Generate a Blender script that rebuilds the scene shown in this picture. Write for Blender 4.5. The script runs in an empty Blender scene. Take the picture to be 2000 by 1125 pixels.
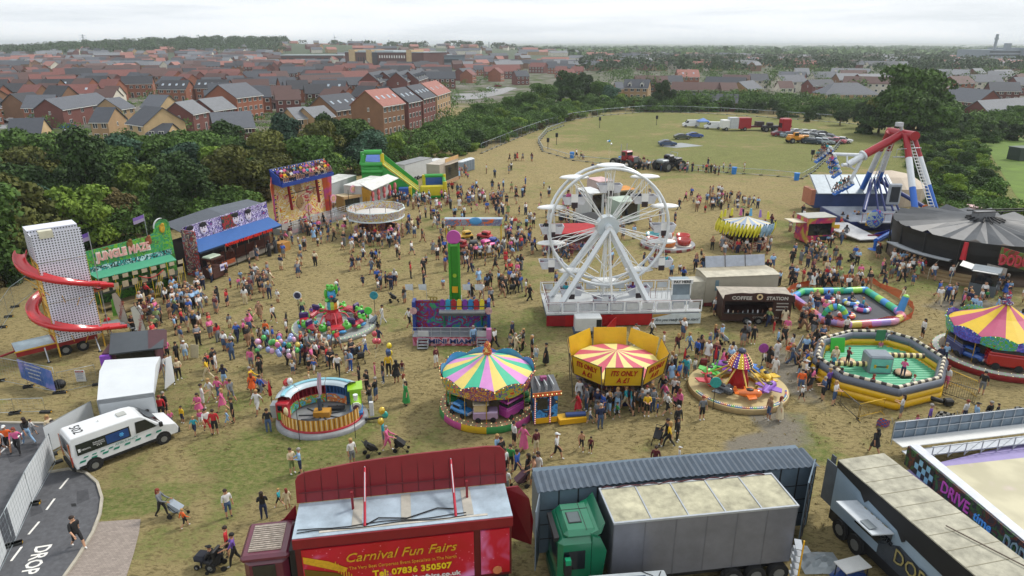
import bpy,math,random
from math import sin,cos,pi,radians as R,atan2,hypot
from mathutils import Vector,Matrix
random.seed(7)
S=bpy.context.scene;C=S.collection
# ---------------- camera, sky, sun, exposure
CH=23.0;TH=R(19.7);F=1333.0
cam=bpy.data.objects.new("camera",bpy.data.cameras.new("camera"));C.objects.link(cam);S.camera=cam
cam.data.lens=24.0;cam.data.sensor_width=36.0;cam.data.clip_start=0.5;cam.data.clip_end=60000
cam.location=(0,0,CH);cam.rotation_euler=(pi/2-TH,0,0)
SUN_EL,SUN_AZ=R(48),R(58)
w=bpy.data.worlds.new("World");S.world=w;w.use_nodes=True
nt=w.node_tree;bg=nt.nodes['Background']
sky=nt.nodes.new('ShaderNodeTexSky');sky.sky_type='NISHITA';sky.sun_disc=False
sky.sun_elevation=SUN_EL;sky.sun_rotation=SUN_AZ;sky.dust_density=4.0
tc=nt.nodes.new('ShaderNodeTexCoord');mp=nt.nodes.new('ShaderNodeMapping');mp.inputs['Scale'].default_value=(1,1,14)
nz=nt.nodes.new('ShaderNodeTexNoise');nz.inputs['Scale'].default_value=2.6;nz.inputs['Detail'].default_value=7;nz.inputs['Roughness'].default_value=.55
rp=nt.nodes.new('ShaderNodeValToRGB');rp.color_ramp.elements[0].position=.3;rp.color_ramp.elements[0].color=(8.0,8.6,9.1,1)
rp.color_ramp.elements[1].position=.72;rp.color_ramp.elements[1].color=(11.6,11.7,11.7,1)
e=rp.color_ramp.elements.new(.5);e.color=(10.3,10.7,11.1,1)
mx=nt.nodes.new('ShaderNodeMixRGB');mx.inputs[0].default_value=.93
bg.inputs['Strength'].default_value=0.1
for a,b in((tc.outputs['Generated'],mp.inputs[0]),(mp.outputs[0],nz.inputs['Vector']),(nz.outputs['Fac'],rp.inputs[0]),(sky.outputs[0],mx.inputs[1]),(rp.outputs[0],mx.inputs[2]),(mx.outputs[0],bg.inputs[0])):nt.links.new(a,b)
sun=bpy.data.objects.new("sun",bpy.data.lights.new("sun",'SUN'));C.objects.link(sun)
sun.data.energy=2.5;sun.data.angle=R(10);sun.data.color=(1,.95,.87)
sd=Vector((sin(SUN_AZ)*cos(SUN_EL),cos(SUN_AZ)*cos(SUN_EL),sin(SUN_EL)))
sun.rotation_euler=sd.to_track_quat('Z','Y').to_euler()
S.view_settings.view_transform='Standard';S.view_settings.look='None';S.view_settings.exposure=0.06;S.view_settings.gamma=1
S.cycles.max_bounces=5;S.cycles.diffuse_bounces=2;S.cycles.glossy_bounces=2;S.cycles.transmission_bounces=3
S.cycles.volume_bounces=0;S.cycles.transparent_max_bounces=6;S.cycles.use_denoising=True
S.cycles.caustics_reflective=False;S.cycles.caustics_refractive=False
try:S.cycles.denoising_prefilter='ACCURATE'
except Exception:pass
# ---------------- where a point of the ground seen in the survey photo lies
ct,st=cos(TH),sin(TH)
def G(u,v,z=0.0):
 a=(u-1000)/F;b=(562.5-v)/F
 t=(CH-z)/(st-b*ct)
 return Vector((t*a,t*(ct+b*st),z))
def ZH(p,v):
 b=(562.5-v)/F
 return CH-p[1]*(st-b*ct)/(ct+b*st)
def PROJ(p):
 d=p[1]*ct+(CH-p[2])*st
 return 1000+F*p[0]/d,562.5-F*(p[1]*st-(CH-p[2])*ct)/d
def frame(A,B):
 a,b=G(*A),G(*B);d=b-a
 return a,atan2(d.y,d.x),d.length
 # ---------------- materials
def lin(h):
 if not isinstance(h,str):return tuple(h)
 h=h.lstrip('#');c=[int(h[i:i+2],16)/255 for i in(0,2,4)]
 return tuple(x/12.92 if x<=.04045 else((x+.055)/1.055)**2.4 for x in c)
MAT={}
def newmat(key):
 m=bpy.data.materials.new(key);m.use_nodes=True;MAT[key]=m
 return m,m.node_tree,m.node_tree.nodes['Principled BSDF']
def nd(nt,t,**k):
 n=nt.nodes.new(t)
 for a,b in k.items():
  if a in n.inputs:n.inputs[a].default_value=b
  else:setattr(n,a,b)
 return n
def L(nt,a,b):nt.links.new(a,b)
def P(col,rough=.55,metal=0.0,var=.18,sc=2.0,bump=0.0,rnd=0.0,emit=0.0,spec=.5):
 "painted / plain surface with some wear"
 key=f"m_{col}_{rough}_{metal}_{var}_{sc}_{bump}_{rnd}_{emit}"
 if key in MAT:return MAT[key]
 m,nt,b=newmat(key);c=lin(col)
 b.inputs['Roughness'].default_value=rough;b.inputs['Metallic'].default_value=metal
 b.inputs['Specular IOR Level'].default_value=spec
 t=nd(nt,'ShaderNodeTexCoord');n=nd(nt,'ShaderNodeTexNoise',Scale=sc,Detail=6.0,Roughness=.65)
 L(nt,t.outputs['Object'],n.inputs['Vector'])
 r=nd(nt,'ShaderNodeMapRange');r.inputs[1].default_value=.3;r.inputs[2].default_value=.7
 r.inputs[3].default_value=1-var;r.inputs[4].default_value=1+var*.6
 L(nt,n.outputs['Fac'],r.inputs[0])
 v=nd(nt,'ShaderNodeVectorMath',operation='SCALE');v.inputs[0].default_value=c
 L(nt,r.outputs[0],v.inputs[3]);out=v.outputs[0]
 if rnd:
  oi=nd(nt,'ShaderNodeObjectInfo');r2=nd(nt,'ShaderNodeMapRange');r2.inputs[3].default_value=1-rnd;r2.inputs[4].default_value=1+rnd
  L(nt,oi.outputs['Random'],r2.inputs[0]);v2=nd(nt,'ShaderNodeVectorMath',operation='SCALE')
  L(nt,out,v2.inputs[0]);L(nt,r2.outputs[0],v2.inputs[3]);out=v2.outputs[0]
 L(nt,out,b.inputs['Base Color'])
 if bump:
  bp=nd(nt,'ShaderNodeBump',Strength=bump,Distance=.05);L(nt,n.outputs['Fac'],bp.inputs['Height']);L(nt,bp.outputs[0],b.inputs['Normal'])
 if emit:
  b.inputs['Emission Color'].default_value=(*c,1);b.inputs['Emission Strength'].default_value=emit
 return m
def ART(key,cols,sc=1.2,dist=1.5,rough=.5,soft=False):
 "painted funfair artwork: swirling fields of flat colour"
 if key in MAT:return MAT[key]
 m,nt,b=newmat(key);b.inputs['Roughness'].default_value=rough
 t=nd(nt,'ShaderNodeTexCoord');n=nd(nt,'ShaderNodeTexNoise',Scale=sc,Detail=3.5,Roughness=.55,Distortion=dist)
 L(nt,t.outputs['Object'],n.inputs['Vector'])
 r=nd(nt,'ShaderNodeValToRGB');r.color_ramp.interpolation='EASE' if soft else 'CONSTANT'
 el=r.color_ramp.elements;k=len(cols)
 while len(el)<k:el.new(.5)
 for i,c in enumerate(cols):
  el[i].position=.28+.44*i/max(1,k-(1 if soft else 0))if i else(.28 if soft else 0);el[i].color=(*lin(c),1)
 L(nt,n.outputs['Fac'],r.inputs[0]);L(nt,r.outputs[0],b.inputs['Base Color'])
 return m
def GLASS(col='#1b242c',rough=.12):
 return P(col,rough,0,.1,1.0,spec=.8)
STEEL=lambda:P('#9aa0a5',.4,.7,.15)
# ---------------- mesh builder
class MB:
 def __init__(s):s.v=[];s.f=[];s.m=[];s.s=[];s.mats=[];s.T=Matrix.Identity(4)
 def mi(s,mat):
  if mat not in s.mats:s.mats.append(mat)
  return s.mats.index(mat)
 def add(s,vs,fs,mat,smooth=False):
  o=len(s.v);T=s.T;s.v+=[T@Vector(p)for p in vs];k=s.mi(mat)if not isinstance(mat,list)else None
  for i,f in enumerate(fs):
   s.f.append([o+j for j in f]);s.m.append(k if k is not None else s.mi(mat[i%len(mat)]));s.s.append(smooth)
  return s
 def at(s,x=0,y=0,z=0,rz=0,rx=0,ry=0,sc=1):
  s.T=Matrix.Translation((x,y,z))@Matrix.Rotation(rz,4,'Z')@Matrix.Rotation(ry,4,'Y')@Matrix.Rotation(rx,4,'X')@Matrix.Scale(sc,4);return s
 def quad(s,a,b,c,d,mat):return s.add([a,b,c,d],[(0,1,2,3)],mat)
 def b(s,x0,x1,y0,y1,z0,z1,mat):
  v=[(x,y,z)for z in(z0,z1)for y in(y0,y1)for x in(x0,x1)]
  return s.add(v,[(0,2,3,1),(4,5,7,6),(0,1,5,4),(2,6,7,3),(0,4,6,2),(1,3,7,5)],mat)
 def rb(s,x0,x1,y0,y1,z0,z1,mat,r=.08,smooth=False):
  "box with chamfered edges"
  r=min(r,(x1-x0)*.45,(y1-y0)*.45,(z1-z0)*.45)
  prof=[(x0+r,y0),(x1-r,y0),(x1,y0+r),(x1,y1-r),(x1-r,y1),(x0+r,y1),(x0,y1-r),(x0,y0+r)]
  ins=lambda p:(min(max(p[0],x0+r),x1-r),min(max(p[1],y0+r),y1-r))
  L0=[(*ins(p),z0)for p in prof];L1=[(*p,z0+r)for p in prof];L2=[(*p,z1-r)for p in prof];L3=[(*ins(p),z1)for p in prof]
  vs=L0+L1+L2+L3;fs=[tuple(range(7,-1,-1)),tuple(range(24,32))]
  for k in range(3):
   for i in range(8):j=(i+1)%8;fs.append((k*8+i,k*8+j,k*8+8+j,k*8+8+i))
  return s.add(vs,fs,mat,smooth)
 def cyl(s,p0,p1,r0,mat,r1=None,n=8,cap=True,smooth=True):
  p0,p1=Vector(p0),Vector(p1);r1=r0 if r1 is None else r1;d=(p1-p0)
  q=d.to_track_quat('Z','Y')if d.length>1e-6 else Vector((0,0,1)).to_track_quat('Z','Y')
  vs=[p+q@Vector((r*cos(2*pi*i/n),r*sin(2*pi*i/n),0))for p,r in((p0,r0),(p1,r1))for i in range(n)]
  s.add(vs,[(i,(i+1)%n,n+(i+1)%n,n+i)for i in range(n)],mat,smooth)
  if cap:s.add(vs,[tuple(range(n-1,-1,-1)),tuple(range(n,2*n))],mat)
  return s
 def tube(s,pts,r,mat,n=6,closed=False):
  P_=[Vector(p)for p in pts];k=len(P_);vs=[]
  for i,p in enumerate(P_):
   a=P_[(i-1)%k]if(i or closed)else p;c=P_[(i+1)%k]if(i<k-1 or closed)else p
   q=(c-a).to_track_quat('Z','Y');vs+=[p+q@Vector((r*cos(2*pi*j/n),r*sin(2*pi*j/n),0))for j in range(n)]
  fs=[]
  for i in range(k if closed else k-1):
   i2=(i+1)%k;fs+=[(i*n+j,i*n+(j+1)%n,i2*n+(j+1)%n,i2*n+j)for j in range(n)]
  if not closed:fs+=[tuple(range(n-1,-1,-1)),tuple(range((k-1)*n,k*n))]
  return s.add(vs,fs,mat,True)
 def lathe(s,prof,mat,n=24,a0=0,a1=2*pi,sx=1,sy=1,smooth=True,c=(0,0)):
  full=abs(a1-a0-2*pi)<1e-6;m=n if full else n+1;k=len(prof)
  vs=[(c[0]+r*cos(a0+(a1-a0)*i/n)*sx,c[1]+r*sin(a0+(a1-a0)*i/n)*sy,z)for i in range(m)for r,z in prof];fs=[];ms=[]
  for i in range(n):
   j=(i+1)%m
   for q in range(k-1):fs.append((i*k+q,j*k+q,j*k+q+1,i*k+q+1));ms.append(mat[i%len(mat)]if isinstance(mat,list)else mat)
  return s.add(vs,fs,ms,smooth)
 def ell(s,c,rx,ry,rz,mat,n=10,m=6,z0=-1):
  prof=[(max(1e-3,cos(-pi/2+pi*i/m)),sin(-pi/2+pi*i/m))for i in range(m+1)]
  vs=[(c[0]+r*cos(2*pi*i/n)*rx,c[1]+r*sin(2*pi*i/n)*ry,c[2]+max(z,z0)*rz)for i in range(n)for r,z in prof];k=m+1
  return s.add(vs,[(i*k+q,((i+1)%n)*k+q,((i+1)%n)*k+q+1,i*k+q+1)for i in range(n)for q in range(m)],mat,True)
 def ext(s,poly,vec,mat,side=None):
  "extrude a closed outline of 3d points"
  n=len(poly);vec=Vector(vec);a=[Vector(p)for p in poly];vs=a+[p+vec for p in a]
  s.add(vs,[tuple(range(n-1,-1,-1)),tuple(range(n,2*n))],mat)
  return s.add(vs,[(i,(i+1)%n,n+(i+1)%n,n+i)for i in range(n)],side or mat)
 def build(s,name,parent=None,loc=None,rz=0):
  me=bpy.data.meshes.new(name);me.from_pydata([tuple(p)for p in s.v],[],s.f)
  for m in s.mats:me.materials.append(m)
  me.polygons.foreach_set('material_index',s.m);me.polygons.foreach_set('use_smooth',s.s)
  bm_fix(me);o=bpy.data.objects.new(name,me);C.objects.link(o)
  if parent:o.parent=parent
  if loc is not None:o.location=loc
  if rz:o.rotation_euler.z=rz
  return o
import bmesh
def bm_fix(me):
 if len(me.polygons)<20000:
  bm=bmesh.new();bm.from_mesh(me);bmesh.ops.recalc_face_normals(bm,faces=bm.faces);bm.to_mesh(me);bm.free()
 me.update()
def tag(o,label=None,cat=None,group=None,kind=None):
 if label:o['label']=label
 if cat:o['category']=cat
 if group:o['group']=group
 if kind:o['kind']=kind
 return o
def thing(name,label,cat,loc=(0,0,0),rz=0,group=None):
 o=bpy.data.objects.new(name,None);C.objects.link(o);o.location=loc;o.rotation_euler.z=rz;o.empty_display_size=.3
 return tag(o,label,cat,group)
def dup(o,loc=None,rz=None,sc=None,label=None,parent=None):
 r=o.copy();C.objects.link(r)
 if parent:r.parent=parent
 if loc is not None:r.location=loc
 if rz is not None:r.rotation_euler.z=rz
 if sc is not None:r.scale=(sc,sc,sc)if not isinstance(sc,tuple)else sc
 if label:r['label']=label
 for ch in list(o.children):dup(ch,parent=r)
 return r
FONT={}
def text(s,size,mat,parent,loc=(0,0,0),rz=0,tilt=pi/2,depth=.03,width=None,name='lettering',rot=None,align='CENTER',shear=0,off=0):
 cu=bpy.data.curves.new(name,'FONT');cu.body=s;cu.size=size;cu.extrude=depth;cu.align_x=align;cu.align_y='CENTER';cu.shear=shear
 cu.offset=off;cu.resolution_u=2
 t=bpy.data.objects.new(name+'_c',cu);C.objects.link(t);bpy.context.view_layer.update()
 me=bpy.data.meshes.new_from_object(t);bpy.data.objects.remove(t);me.name=name
 me.materials.clear();me.materials.append(mat)
 if width:
  xs=[v.co.x for v in me.vertices];k=width/max(1e-3,max(xs)-min(xs))
  for v in me.vertices:v.co.x*=k
 o=bpy.data.objects.new(name,me);C.objects.link(o);o.parent=parent;o.location=loc
 o.rotation_euler=rot if rot else(tilt,0,rz)
 return o
LANDMARKS=[]
def mark(p,phrase):LANDMARKS.append((p[0],p[1],phrase))
import numpy as np
rng=np.random.default_rng(11)
# ================= SETTING: ground
def grow(a,step,f,lim):
 o=[];x=a
 while x<lim:step*=f;x+=step;o.append(x)
 return o
xs=[-66+1.3*i for i in range(102)];xs=[-x for x in reversed(grow(66,1.3,1.15,24000))]+xs+grow(xs[-1],1.3,1.15,24000)
ys=[18+1.3*i for i in range(98)];ys=[-200,-60,-20,0,10]+ys+grow(ys[-1],1.3,1.13,26000)
def ell_px(u,v,du,dv,soft=.4):
 c=G(u,v);rx=(G(u+du,v)-G(u-du,v)).x/2;ry=(G(u,v-dv).y-G(u,v+dv).y)/2;cy=(G(u,v-dv).y+G(u,v+dv).y)/2
 return(c.x,cy,rx,ry,soft)
GREEN=[(*ell_px(1360,272,285,52,.25),.9),(*ell_px(240,940,60,50),.6),(*ell_px(260,985,90,28),.9),(*ell_px(520,900,130,60),.6),(*ell_px(330,880,100,35),-.15),(*ell_px(1100,880,300,30),.25),(*ell_px(900,560,500,120),.14),(*ell_px(620,930,200,80),.45),(*ell_px(1130,680,300,70),.42),(*ell_px(1700,500,130,80),.55),(*ell_px(1480,330,300,28),.5),(*ell_px(250,790,250,40),.35),(*ell_px(1560,850,40,60),.6),(*ell_px(780,840,260,50),.3),(*ell_px(60,700,120,80),.25),(*ell_px(420,1080,220,60),.4),(*ell_px(1700,300,130,25),.3),(*ell_px(1860,340,110,100),1.3),(*ell_px(1700,230,400,12),.5),(*ell_px(1070,560,120,60),.2),(*ell_px(1990,330,90,90,.3),1.3),(*ell_px(640,440,400,14),.4),(*ell_px(930,640,70,60),.35)]
DIRT=[(*ell_px(1480,880,60,30,.5),1.0),(*ell_px(1520,830,50,40,.5),.9),(*ell_px(1548,740,30,60,.5),.9),(*ell_px(1545,665,22,40,.5),.6),(*ell_px(1900,600,90,20),.8),(*ell_px(1460,915,80,25,.5),.9)]
nx,ny=len(xs),len(ys);X,Y=np.meshgrid(np.array(xs),np.array(ys));X=X.ravel();Y=Y.ravel()
def field(lst,base=0.0):
 v=np.full(X.shape,base)
 for cx,cy,rx,ry,so,a in lst:
  d=np.sqrt(((X-cx)/rx)**2+((Y-cy)/ry)**2);v+=a*np.clip((1+so-d)/(2*so),0,1)
 return v
gr=field(GREEN);di=np.clip(field(DIRT),0,1)
far=np.clip((Y-255)/40,0,1)+np.clip((-X-52-np.clip((Y-60)*.25,0,60)+np.clip((Y-140)*.45,0,90))/14,0,1)*(Y>60)
far=np.clip(far,0,1)
me=bpy.data.meshes.new('ground');Z=np.zeros_like(X)
Z=np.where(Y>2500,np.sin(X/900+1)*6+np.clip((Y-4500)/9000,0,1)*(22+10*np.sin(X/2600))-np.clip((-X-1200)/2500,0,1)*24*(Y>4000),0)*np.clip((Y-2500)/1500,0,1)
co=np.stack([X,Y,Z],1);idx=np.arange(nx*ny).reshape(ny,nx)
fc=np.stack([idx[:-1,:-1],idx[:-1,1:],idx[1:,1:],idx[1:,:-1]],-1).reshape(-1,4)
def np_mesh(me,co,fc,smooth=False):
 me.vertices.add(len(co));me.vertices.foreach_set('co',np.asarray(co,dtype=np.float32).ravel())
 me.loops.add(fc.size);me.loops.foreach_set('vertex_index',fc.astype(np.int32).ravel())
 me.polygons.add(len(fc));me.polygons.foreach_set('loop_start',np.arange(0,fc.size,fc.shape[1],dtype=np.int32))
 me.update(calc_edges=True);me.validate()
np_mesh(me,co,fc)
for nm,arr in(('green',gr),('dirt',di),('town',far)):
 a=me.attributes.new(nm,'FLOAT','POINT');a.data.foreach_set('value',arr.astype(np.float32))
m,nt,b=newmat('field grass');b.inputs['Roughness'].default_value=.95;b.inputs['Specular IOR Level'].default_value=.15
tcd=nd(nt,'ShaderNodeTexCoord')
def noise(sc,det=5,rough=.6,stretch=None,dist=0):
 n=nd(nt,'ShaderNodeTexNoise',Scale=sc,Detail=float(det),Roughness=rough,Distortion=dist)
 if stretch:
  mpn=nd(nt,'ShaderNodeMapping');mpn.inputs['Scale'].default_value=stretch;mpn.inputs['Rotation'].default_value=(0,0,.35);L(nt,tcd.outputs['Object'],mpn.inputs[0]);L(nt,mpn.outputs[0],n.inputs['Vector'])
 else:L(nt,tcd.outputs['Object'],n.inputs['Vector'])
 return n.outputs['Fac']
def mixc(f,a,bb,blend='MIX'):
 n=nd(nt,'ShaderNodeMixRGB',blend_type=blend)
 for s_,i in((f,0),(a,1),(bb,2)):
  if isinstance(s_,(int,float)):n.inputs[i].default_value=s_
  elif isinstance(s_,str):n.inputs[i].default_value=(*lin(s_),1)
  else:L(nt,s_,n.inputs[i])
 return n.outputs[0]
def ramp(x,lo,hi,a=0.0,c=1.0):
 r=nd(nt,'ShaderNodeMapRange');r.inputs[1].default_value=lo;r.inputs[2].default_value=hi;r.inputs[3].default_value=a;r.inputs[4].default_value=c;L(nt,x,r.inputs[0]);return r.outputs[0]
def math_(op,a,bb):
 n=nd(nt,'ShaderNodeMath',operation=op)
 for s_,i in((a,0),(bb,1)):
  if isinstance(s_,(int,float)):n.inputs[i].default_value=s_
  else:L(nt,s_,n.inputs[i])
 return n.outputs[0]
def attr(nm):return nd(nt,'ShaderNodeAttribute',attribute_name=nm).outputs['Fac']
fine,clump,mid,big=noise(9,6,.75,(.55,1.3,1)),noise(2.9,7,.78,(.75,1.4,1),.5),noise(.35,5,.6),noise(.07,4,.6)
straw=mixc(ramp(mid,.3,.7),'#7f7350','#97895f');straw=mixc(ramp(fine,.3,.72,0,.65),straw,'#ac9c70')
straw=mixc(ramp(clump,.515,.40,0,.7),straw,'#50472a')
green=mixc(ramp(mid,.3,.7),'#4a5a28','#5f6e36');green=mixc(ramp(fine,.35,.7,0,.5),green,'#7c8648');green=mixc(ramp(clump,.46,.34,0,.6),green,'#2f3b18')
gmask=ramp(math_('ADD',attr('green'),math_('ADD',ramp(big,.3,.7,-.55,.55),math_('ADD',ramp(mid,.3,.7,-.45,.45),ramp(clump,.3,.7,-.35,.35)))),.25,.75)
colr=mixc(math_('MULTIPLY',gmask,ramp(noise(2.6,6,.75),.38,.6,.35,.95)),straw,green)
colr=mixc(ramp(math_('ADD',attr('dirt'),ramp(mid,.3,.7,-.3,.3)),.35,.7),colr,mixc(ramp(fine,.3,.7),'#6f6a5f','#8d8678'))
town=mixc(ramp(noise(.09,3,.5),.44,.56),mixc(ramp(noise(.3),.4,.6),'#4d5a30','#384624'),mixc(ramp(noise(.25),.4,.6),'#67645f','#7b766e'))
farl=mixc(ramp(noise(.004,4,.6),.42,.58),'#3b4a2c','#6f7a4c');cd=nd(nt,'ShaderNodeSeparateXYZ');L(nt,tcd.outputs['Object'],cd.inputs[0])
town=mixc(ramp(cd.outputs[1],700,1200),town,farl)
colr=mixc(attr('town'),colr,town);L(nt,colr,b.inputs['Base Color'])
bp=nd(nt,'ShaderNodeBump',Strength=.9,Distance=.16);L(nt,math_('ADD',clump,math_('MULTIPLY',fine,.4)),bp.inputs['Height']);L(nt,bp.outputs[0],b.inputs['Normal'])
me.materials.append(m);o=bpy.data.objects.new('ground',me);C.objects.link(o);tag(o,kind='structure')
# ================= haze
def haze():
 mb=MB();mm=bpy.data.materials.new('haze');mm.use_nodes=True;t=mm.node_tree;t.nodes.remove(t.nodes['Principled BSDF'])
 pv=t.nodes.new('ShaderNodeVolumePrincipled');pv.inputs['Color'].default_value=(.90,.96,1,1);pv.inputs['Density'].default_value=.00017;pv.inputs['Anisotropy'].default_value=.2
 t.links.new(pv.outputs[0],t.nodes['Material Output'].inputs['Volume'])
 mb.b(-30000,30000,-400,30000,-46,60,mm);tag(mb.build('haze'),'thin pale summer haze over the whole town','haze',kind='stuff')
haze()
# ================= roads, kerbs, paths
ASPH=P('#55565a',.9,0,.3,3.0,bump=.2);KERB=P('#a8a294',.85,0,.25,2.0);PAINT=P('#e4e2dc',.7,0,.2,5.0)
def sheet(name,pts,z,mat,px=True,kind='structure'):
 mb=MB();q=[(*G(*p).xy,z)if px else(*p,z)for p in pts];mb.add(q,[tuple(range(len(q)))],mat);return tag(mb.build(name),kind=kind)
kc=[(95,925),(135,918),(165,925),(188,945),(197,975),(193,1005),(180,1040),(150,1090),(118,1135),(80,1200)]
sheet('road',[(-700,822),(-100,824),(40,824),(92,830),(100,870),(95,925)][::1]+kc[1:]+[(-300,1320),(-900,1250)],.008,ASPH)
mb=MB();K=[G(*p)for p in kc]
for i in range(len(K)-1):
 a,c=K[i],K[i+1];d=(c-a).normalized();n_=Vector((-d.y,d.x,0))*.14
 mb.ext([a,c,c+n_,a+n_],(0,0,.11),KERB)
tag(mb.build('kerb'),kind='structure')
mb=MB();a,c=G(-400,821),G(90,829);mb.ext([a,c,c+Vector((0,.15,0)),a+Vector((0,.15,0))],(0,0,.11),KERB);tag(mb.build('kerb'),kind='structure')
m,nt2,b2=newmat('block paving');tt=nd(nt2,'ShaderNodeTexCoord');br=nd(nt2,'ShaderNodeTexBrick',Scale=1.0);br.inputs['Brick Width'].default_value=.2;br.inputs['Row Height'].default_value=.1;br.inputs['Mortar Size'].default_value=.006
br.inputs['Color1'].default_value=(*lin('#857b73'),1);br.inputs['Color2'].default_value=(*lin('#978c83'),1);br.inputs['Mortar'].default_value=(*lin('#6d625c'),1)
L(nt2,tt.outputs['Object'],br.inputs['Vector']);L(nt2,br.outputs[0],b2.inputs['Base Color']);b2.inputs['Roughness'].default_value=.9
sheet('paved_path',[(184,1020),(275,1014),(272,1040),(262,1080),(246,1130),(232,1200),(90,1200),(122,1135),(154,1090),(170,1062)],.016,m)
mb=MB()
for p,q in(((134,934),(117,955)),((107,974),(91,996)),((77,1019),(56,1044)),((43,1068),(22,1096))):
 a,c=G(*p),G(*q);d=(c-a).normalized();n_=Vector((-d.y,d.x,0))*.055;mb.add([(*(a+n_).xy,.013),(*(c+n_).xy,.013),(*(c-n_).xy,.013),(*(a-n_).xy,.013)],[(0,1,2,3)],PAINT)
for p,q in(((0,885),(45,845)),):
 a,c=G(*p),G(*q);d=(c-a).normalized();n_=Vector((-d.y,d.x,0))*.06;mb.add([(*(a+n_).xy,.013),(*(c+n_).xy,.013),(*(c-n_).xy,.013),(*(a-n_).xy,.013)],[(0,1,2,3)],PAINT)
tag(mb.build('road_markings'),kind='structure')
p0,p1=G(84,1067),G(53,1124)
dr=text('DROP',1.0,PAINT,None,depth=.002,name='road_lettering',rot=(0,0,0),width=(G(84,1067)-G(53,1124)).length,off=.02);dr.location=(*G(70,1093).xy,.016)
dr.rotation_euler=(0,0,atan2(p1.y-p0.y,p1.x-p0.x));dr.scale=(1,1.0,1);tag(dr,kind='structure')
# ================= foliage
def leafmat(key,dark,light,hue=.0,rnd=.25):
 m,nt,b=newmat(key);t=nd(nt,'ShaderNodeTexCoord');n=nd(nt,'ShaderNodeTexNoise',Scale=.55,Detail=5.0,Roughness=.7);L(nt,t.outputs['Object'],n.inputs['Vector'])
 r=nd(nt,'ShaderNodeValToRGB');e=r.color_ramp.elements;e[0].position=.36;e[1].position=.64;e[0].color=(*lin(dark),1);e[1].color=(*lin(light),1)
 L(nt,n.outputs['Fac'],r.inputs[0]);oi=nd(nt,'ShaderNodeObjectInfo');r2=nd(nt,'ShaderNodeMapRange');r2.inputs[3].default_value=1-rnd;r2.inputs[4].default_value=1+rnd;L(nt,oi.outputs['Random'],r2.inputs[0])
 v=nd(nt,'ShaderNodeVectorMath',operation='SCALE');L(nt,r.outputs[0],v.inputs[0]);L(nt,r2.outputs[0],v.inputs[3])
 L(nt,v.outputs[0],b.inputs['Base Color']);b.inputs['Roughness'].default_value=.75;b.inputs['Specular IOR Level'].default_value=.25
 return m
LEAF=dict(dark=leafmat('dark leaves','#24351a','#40592a'),mid=leafmat('mid leaves','#31481d','#587632'),light=leafmat('light leaves','#48621f','#7a9238'),olive=leafmat('olive leaves','#444c22','#6a6c34'),brown=leafmat('browning leaves','#443f24','#665a34'),blue=leafmat('bluish leaves','#24382a','#42604a'))
BARK=P('#5b4c3c',.9,0,.3,3)
def leaves(blobs,n,size,jit=.35,rg=None):
 rg=rg or rng;B_=np.array(blobs,dtype=float);wt=B_[:,3]*B_[:,4];wt=wt/wt.sum();k=rg.choice(len(B_),n,p=wt);bb=B_[k]
 d=rg.normal(size=(n,3));d[:,2]=np.where(d[:,2]<-.45*abs(d[:,0]),-d[:,2],d[:,2]);d/=np.linalg.norm(d,axis=1)[:,None]
 rr=(1-jit*rg.random(n)**1.6+.10*rg.random(n))[:,None];c=bb[:,:3]+d*rr*bb[:,[3,3,4]]
 nrm=d*.8+rg.normal(size=(n,3))*.55;nrm/=np.linalg.norm(nrm,axis=1)[:,None]
 t=np.cross(nrm,rg.normal(size=(n,3)));t/=np.linalg.norm(t,axis=1)[:,None];u=np.cross(nrm,t)
 s1=(size*(.6+.8*rg.random(n)))[:,None];s2=s1*(.45+.4*rg.random(n))[:,None]
 q=np.stack([c-t*s1*.5,c+u*s2*.5+nrm*s1*.12,c+t*s1*.5,c-u*s2*.5],1).reshape(-1,3)
 return q,np.arange(4*n).reshape(-1,4)
def crown_blobs(rx,rz,zc,n,rg,tall=False):
 out=[(0,0,zc,rx*.62,rz*.7)]
 for i in range(n):
  a=rg.random()*2*pi;el=rg.uniform(-.95,1);r=rx*rg.uniform(.35,.72)*(1-.25*abs(el));out.append((cos(a)*r,sin(a)*r,zc+el*rz*.72,rx*rg.uniform(.25,.48),rz*rg.uniform(.22,.4)))
 return out
def make_tree(name,rx,rz,zc,n,leaf,size,mat,nb=12,seed=1,trunk=True):
 rg=np.random.default_rng(seed);root=thing(name,None,None)
 bl=crown_blobs(rx,rz,zc,nb,rg);q,f=leaves(bl,n,size,rg=rg);me=bpy.data.meshes.new('crown');np_mesh(me,q,f);me.materials.append(mat)
 o=bpy.data.objects.new('crown',me);C.objects.link(o);o.parent=root
 if trunk:
  mb=MB();mb.cyl((0,0,0),(0,0,zc),.06*rx+.08,BARK,r1=.05,n=6)
  for i in range(5):
   bq=bl[1+i];mb.cyl((0,0,zc*.45),(bq[0]*.8,bq[1]*.8,bq[2]),.05*rx*.5+.03,BARK,r1=.02,n=5)
  mb.build('trunk',root)
 return root
TT=[]
spec=[('dark','dark green',3.6,3.4,3.5),('mid','mid green',3.9,3.1,3.3),('light','light green',3.3,2.9,3.0),('olive','yellowish olive',3.7,3.2,3.4),('dark','dark green',3.1,4.2,4.4),('mid','mid green',4.5,3.6,3.8),('brown','browning',3.4,2.9,3.0),('blue','bluish green',3.7,3.5,3.7)]
for i,(mk,cw,rx,rz,zc)in enumerate(spec):
 TT.append([make_tree('broadleaf_tree',rx,rz,zc,5200,.42,.42,LEAF[mk],14,40+i),cw,rz+zc,'tree'])
BB=[]
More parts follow.
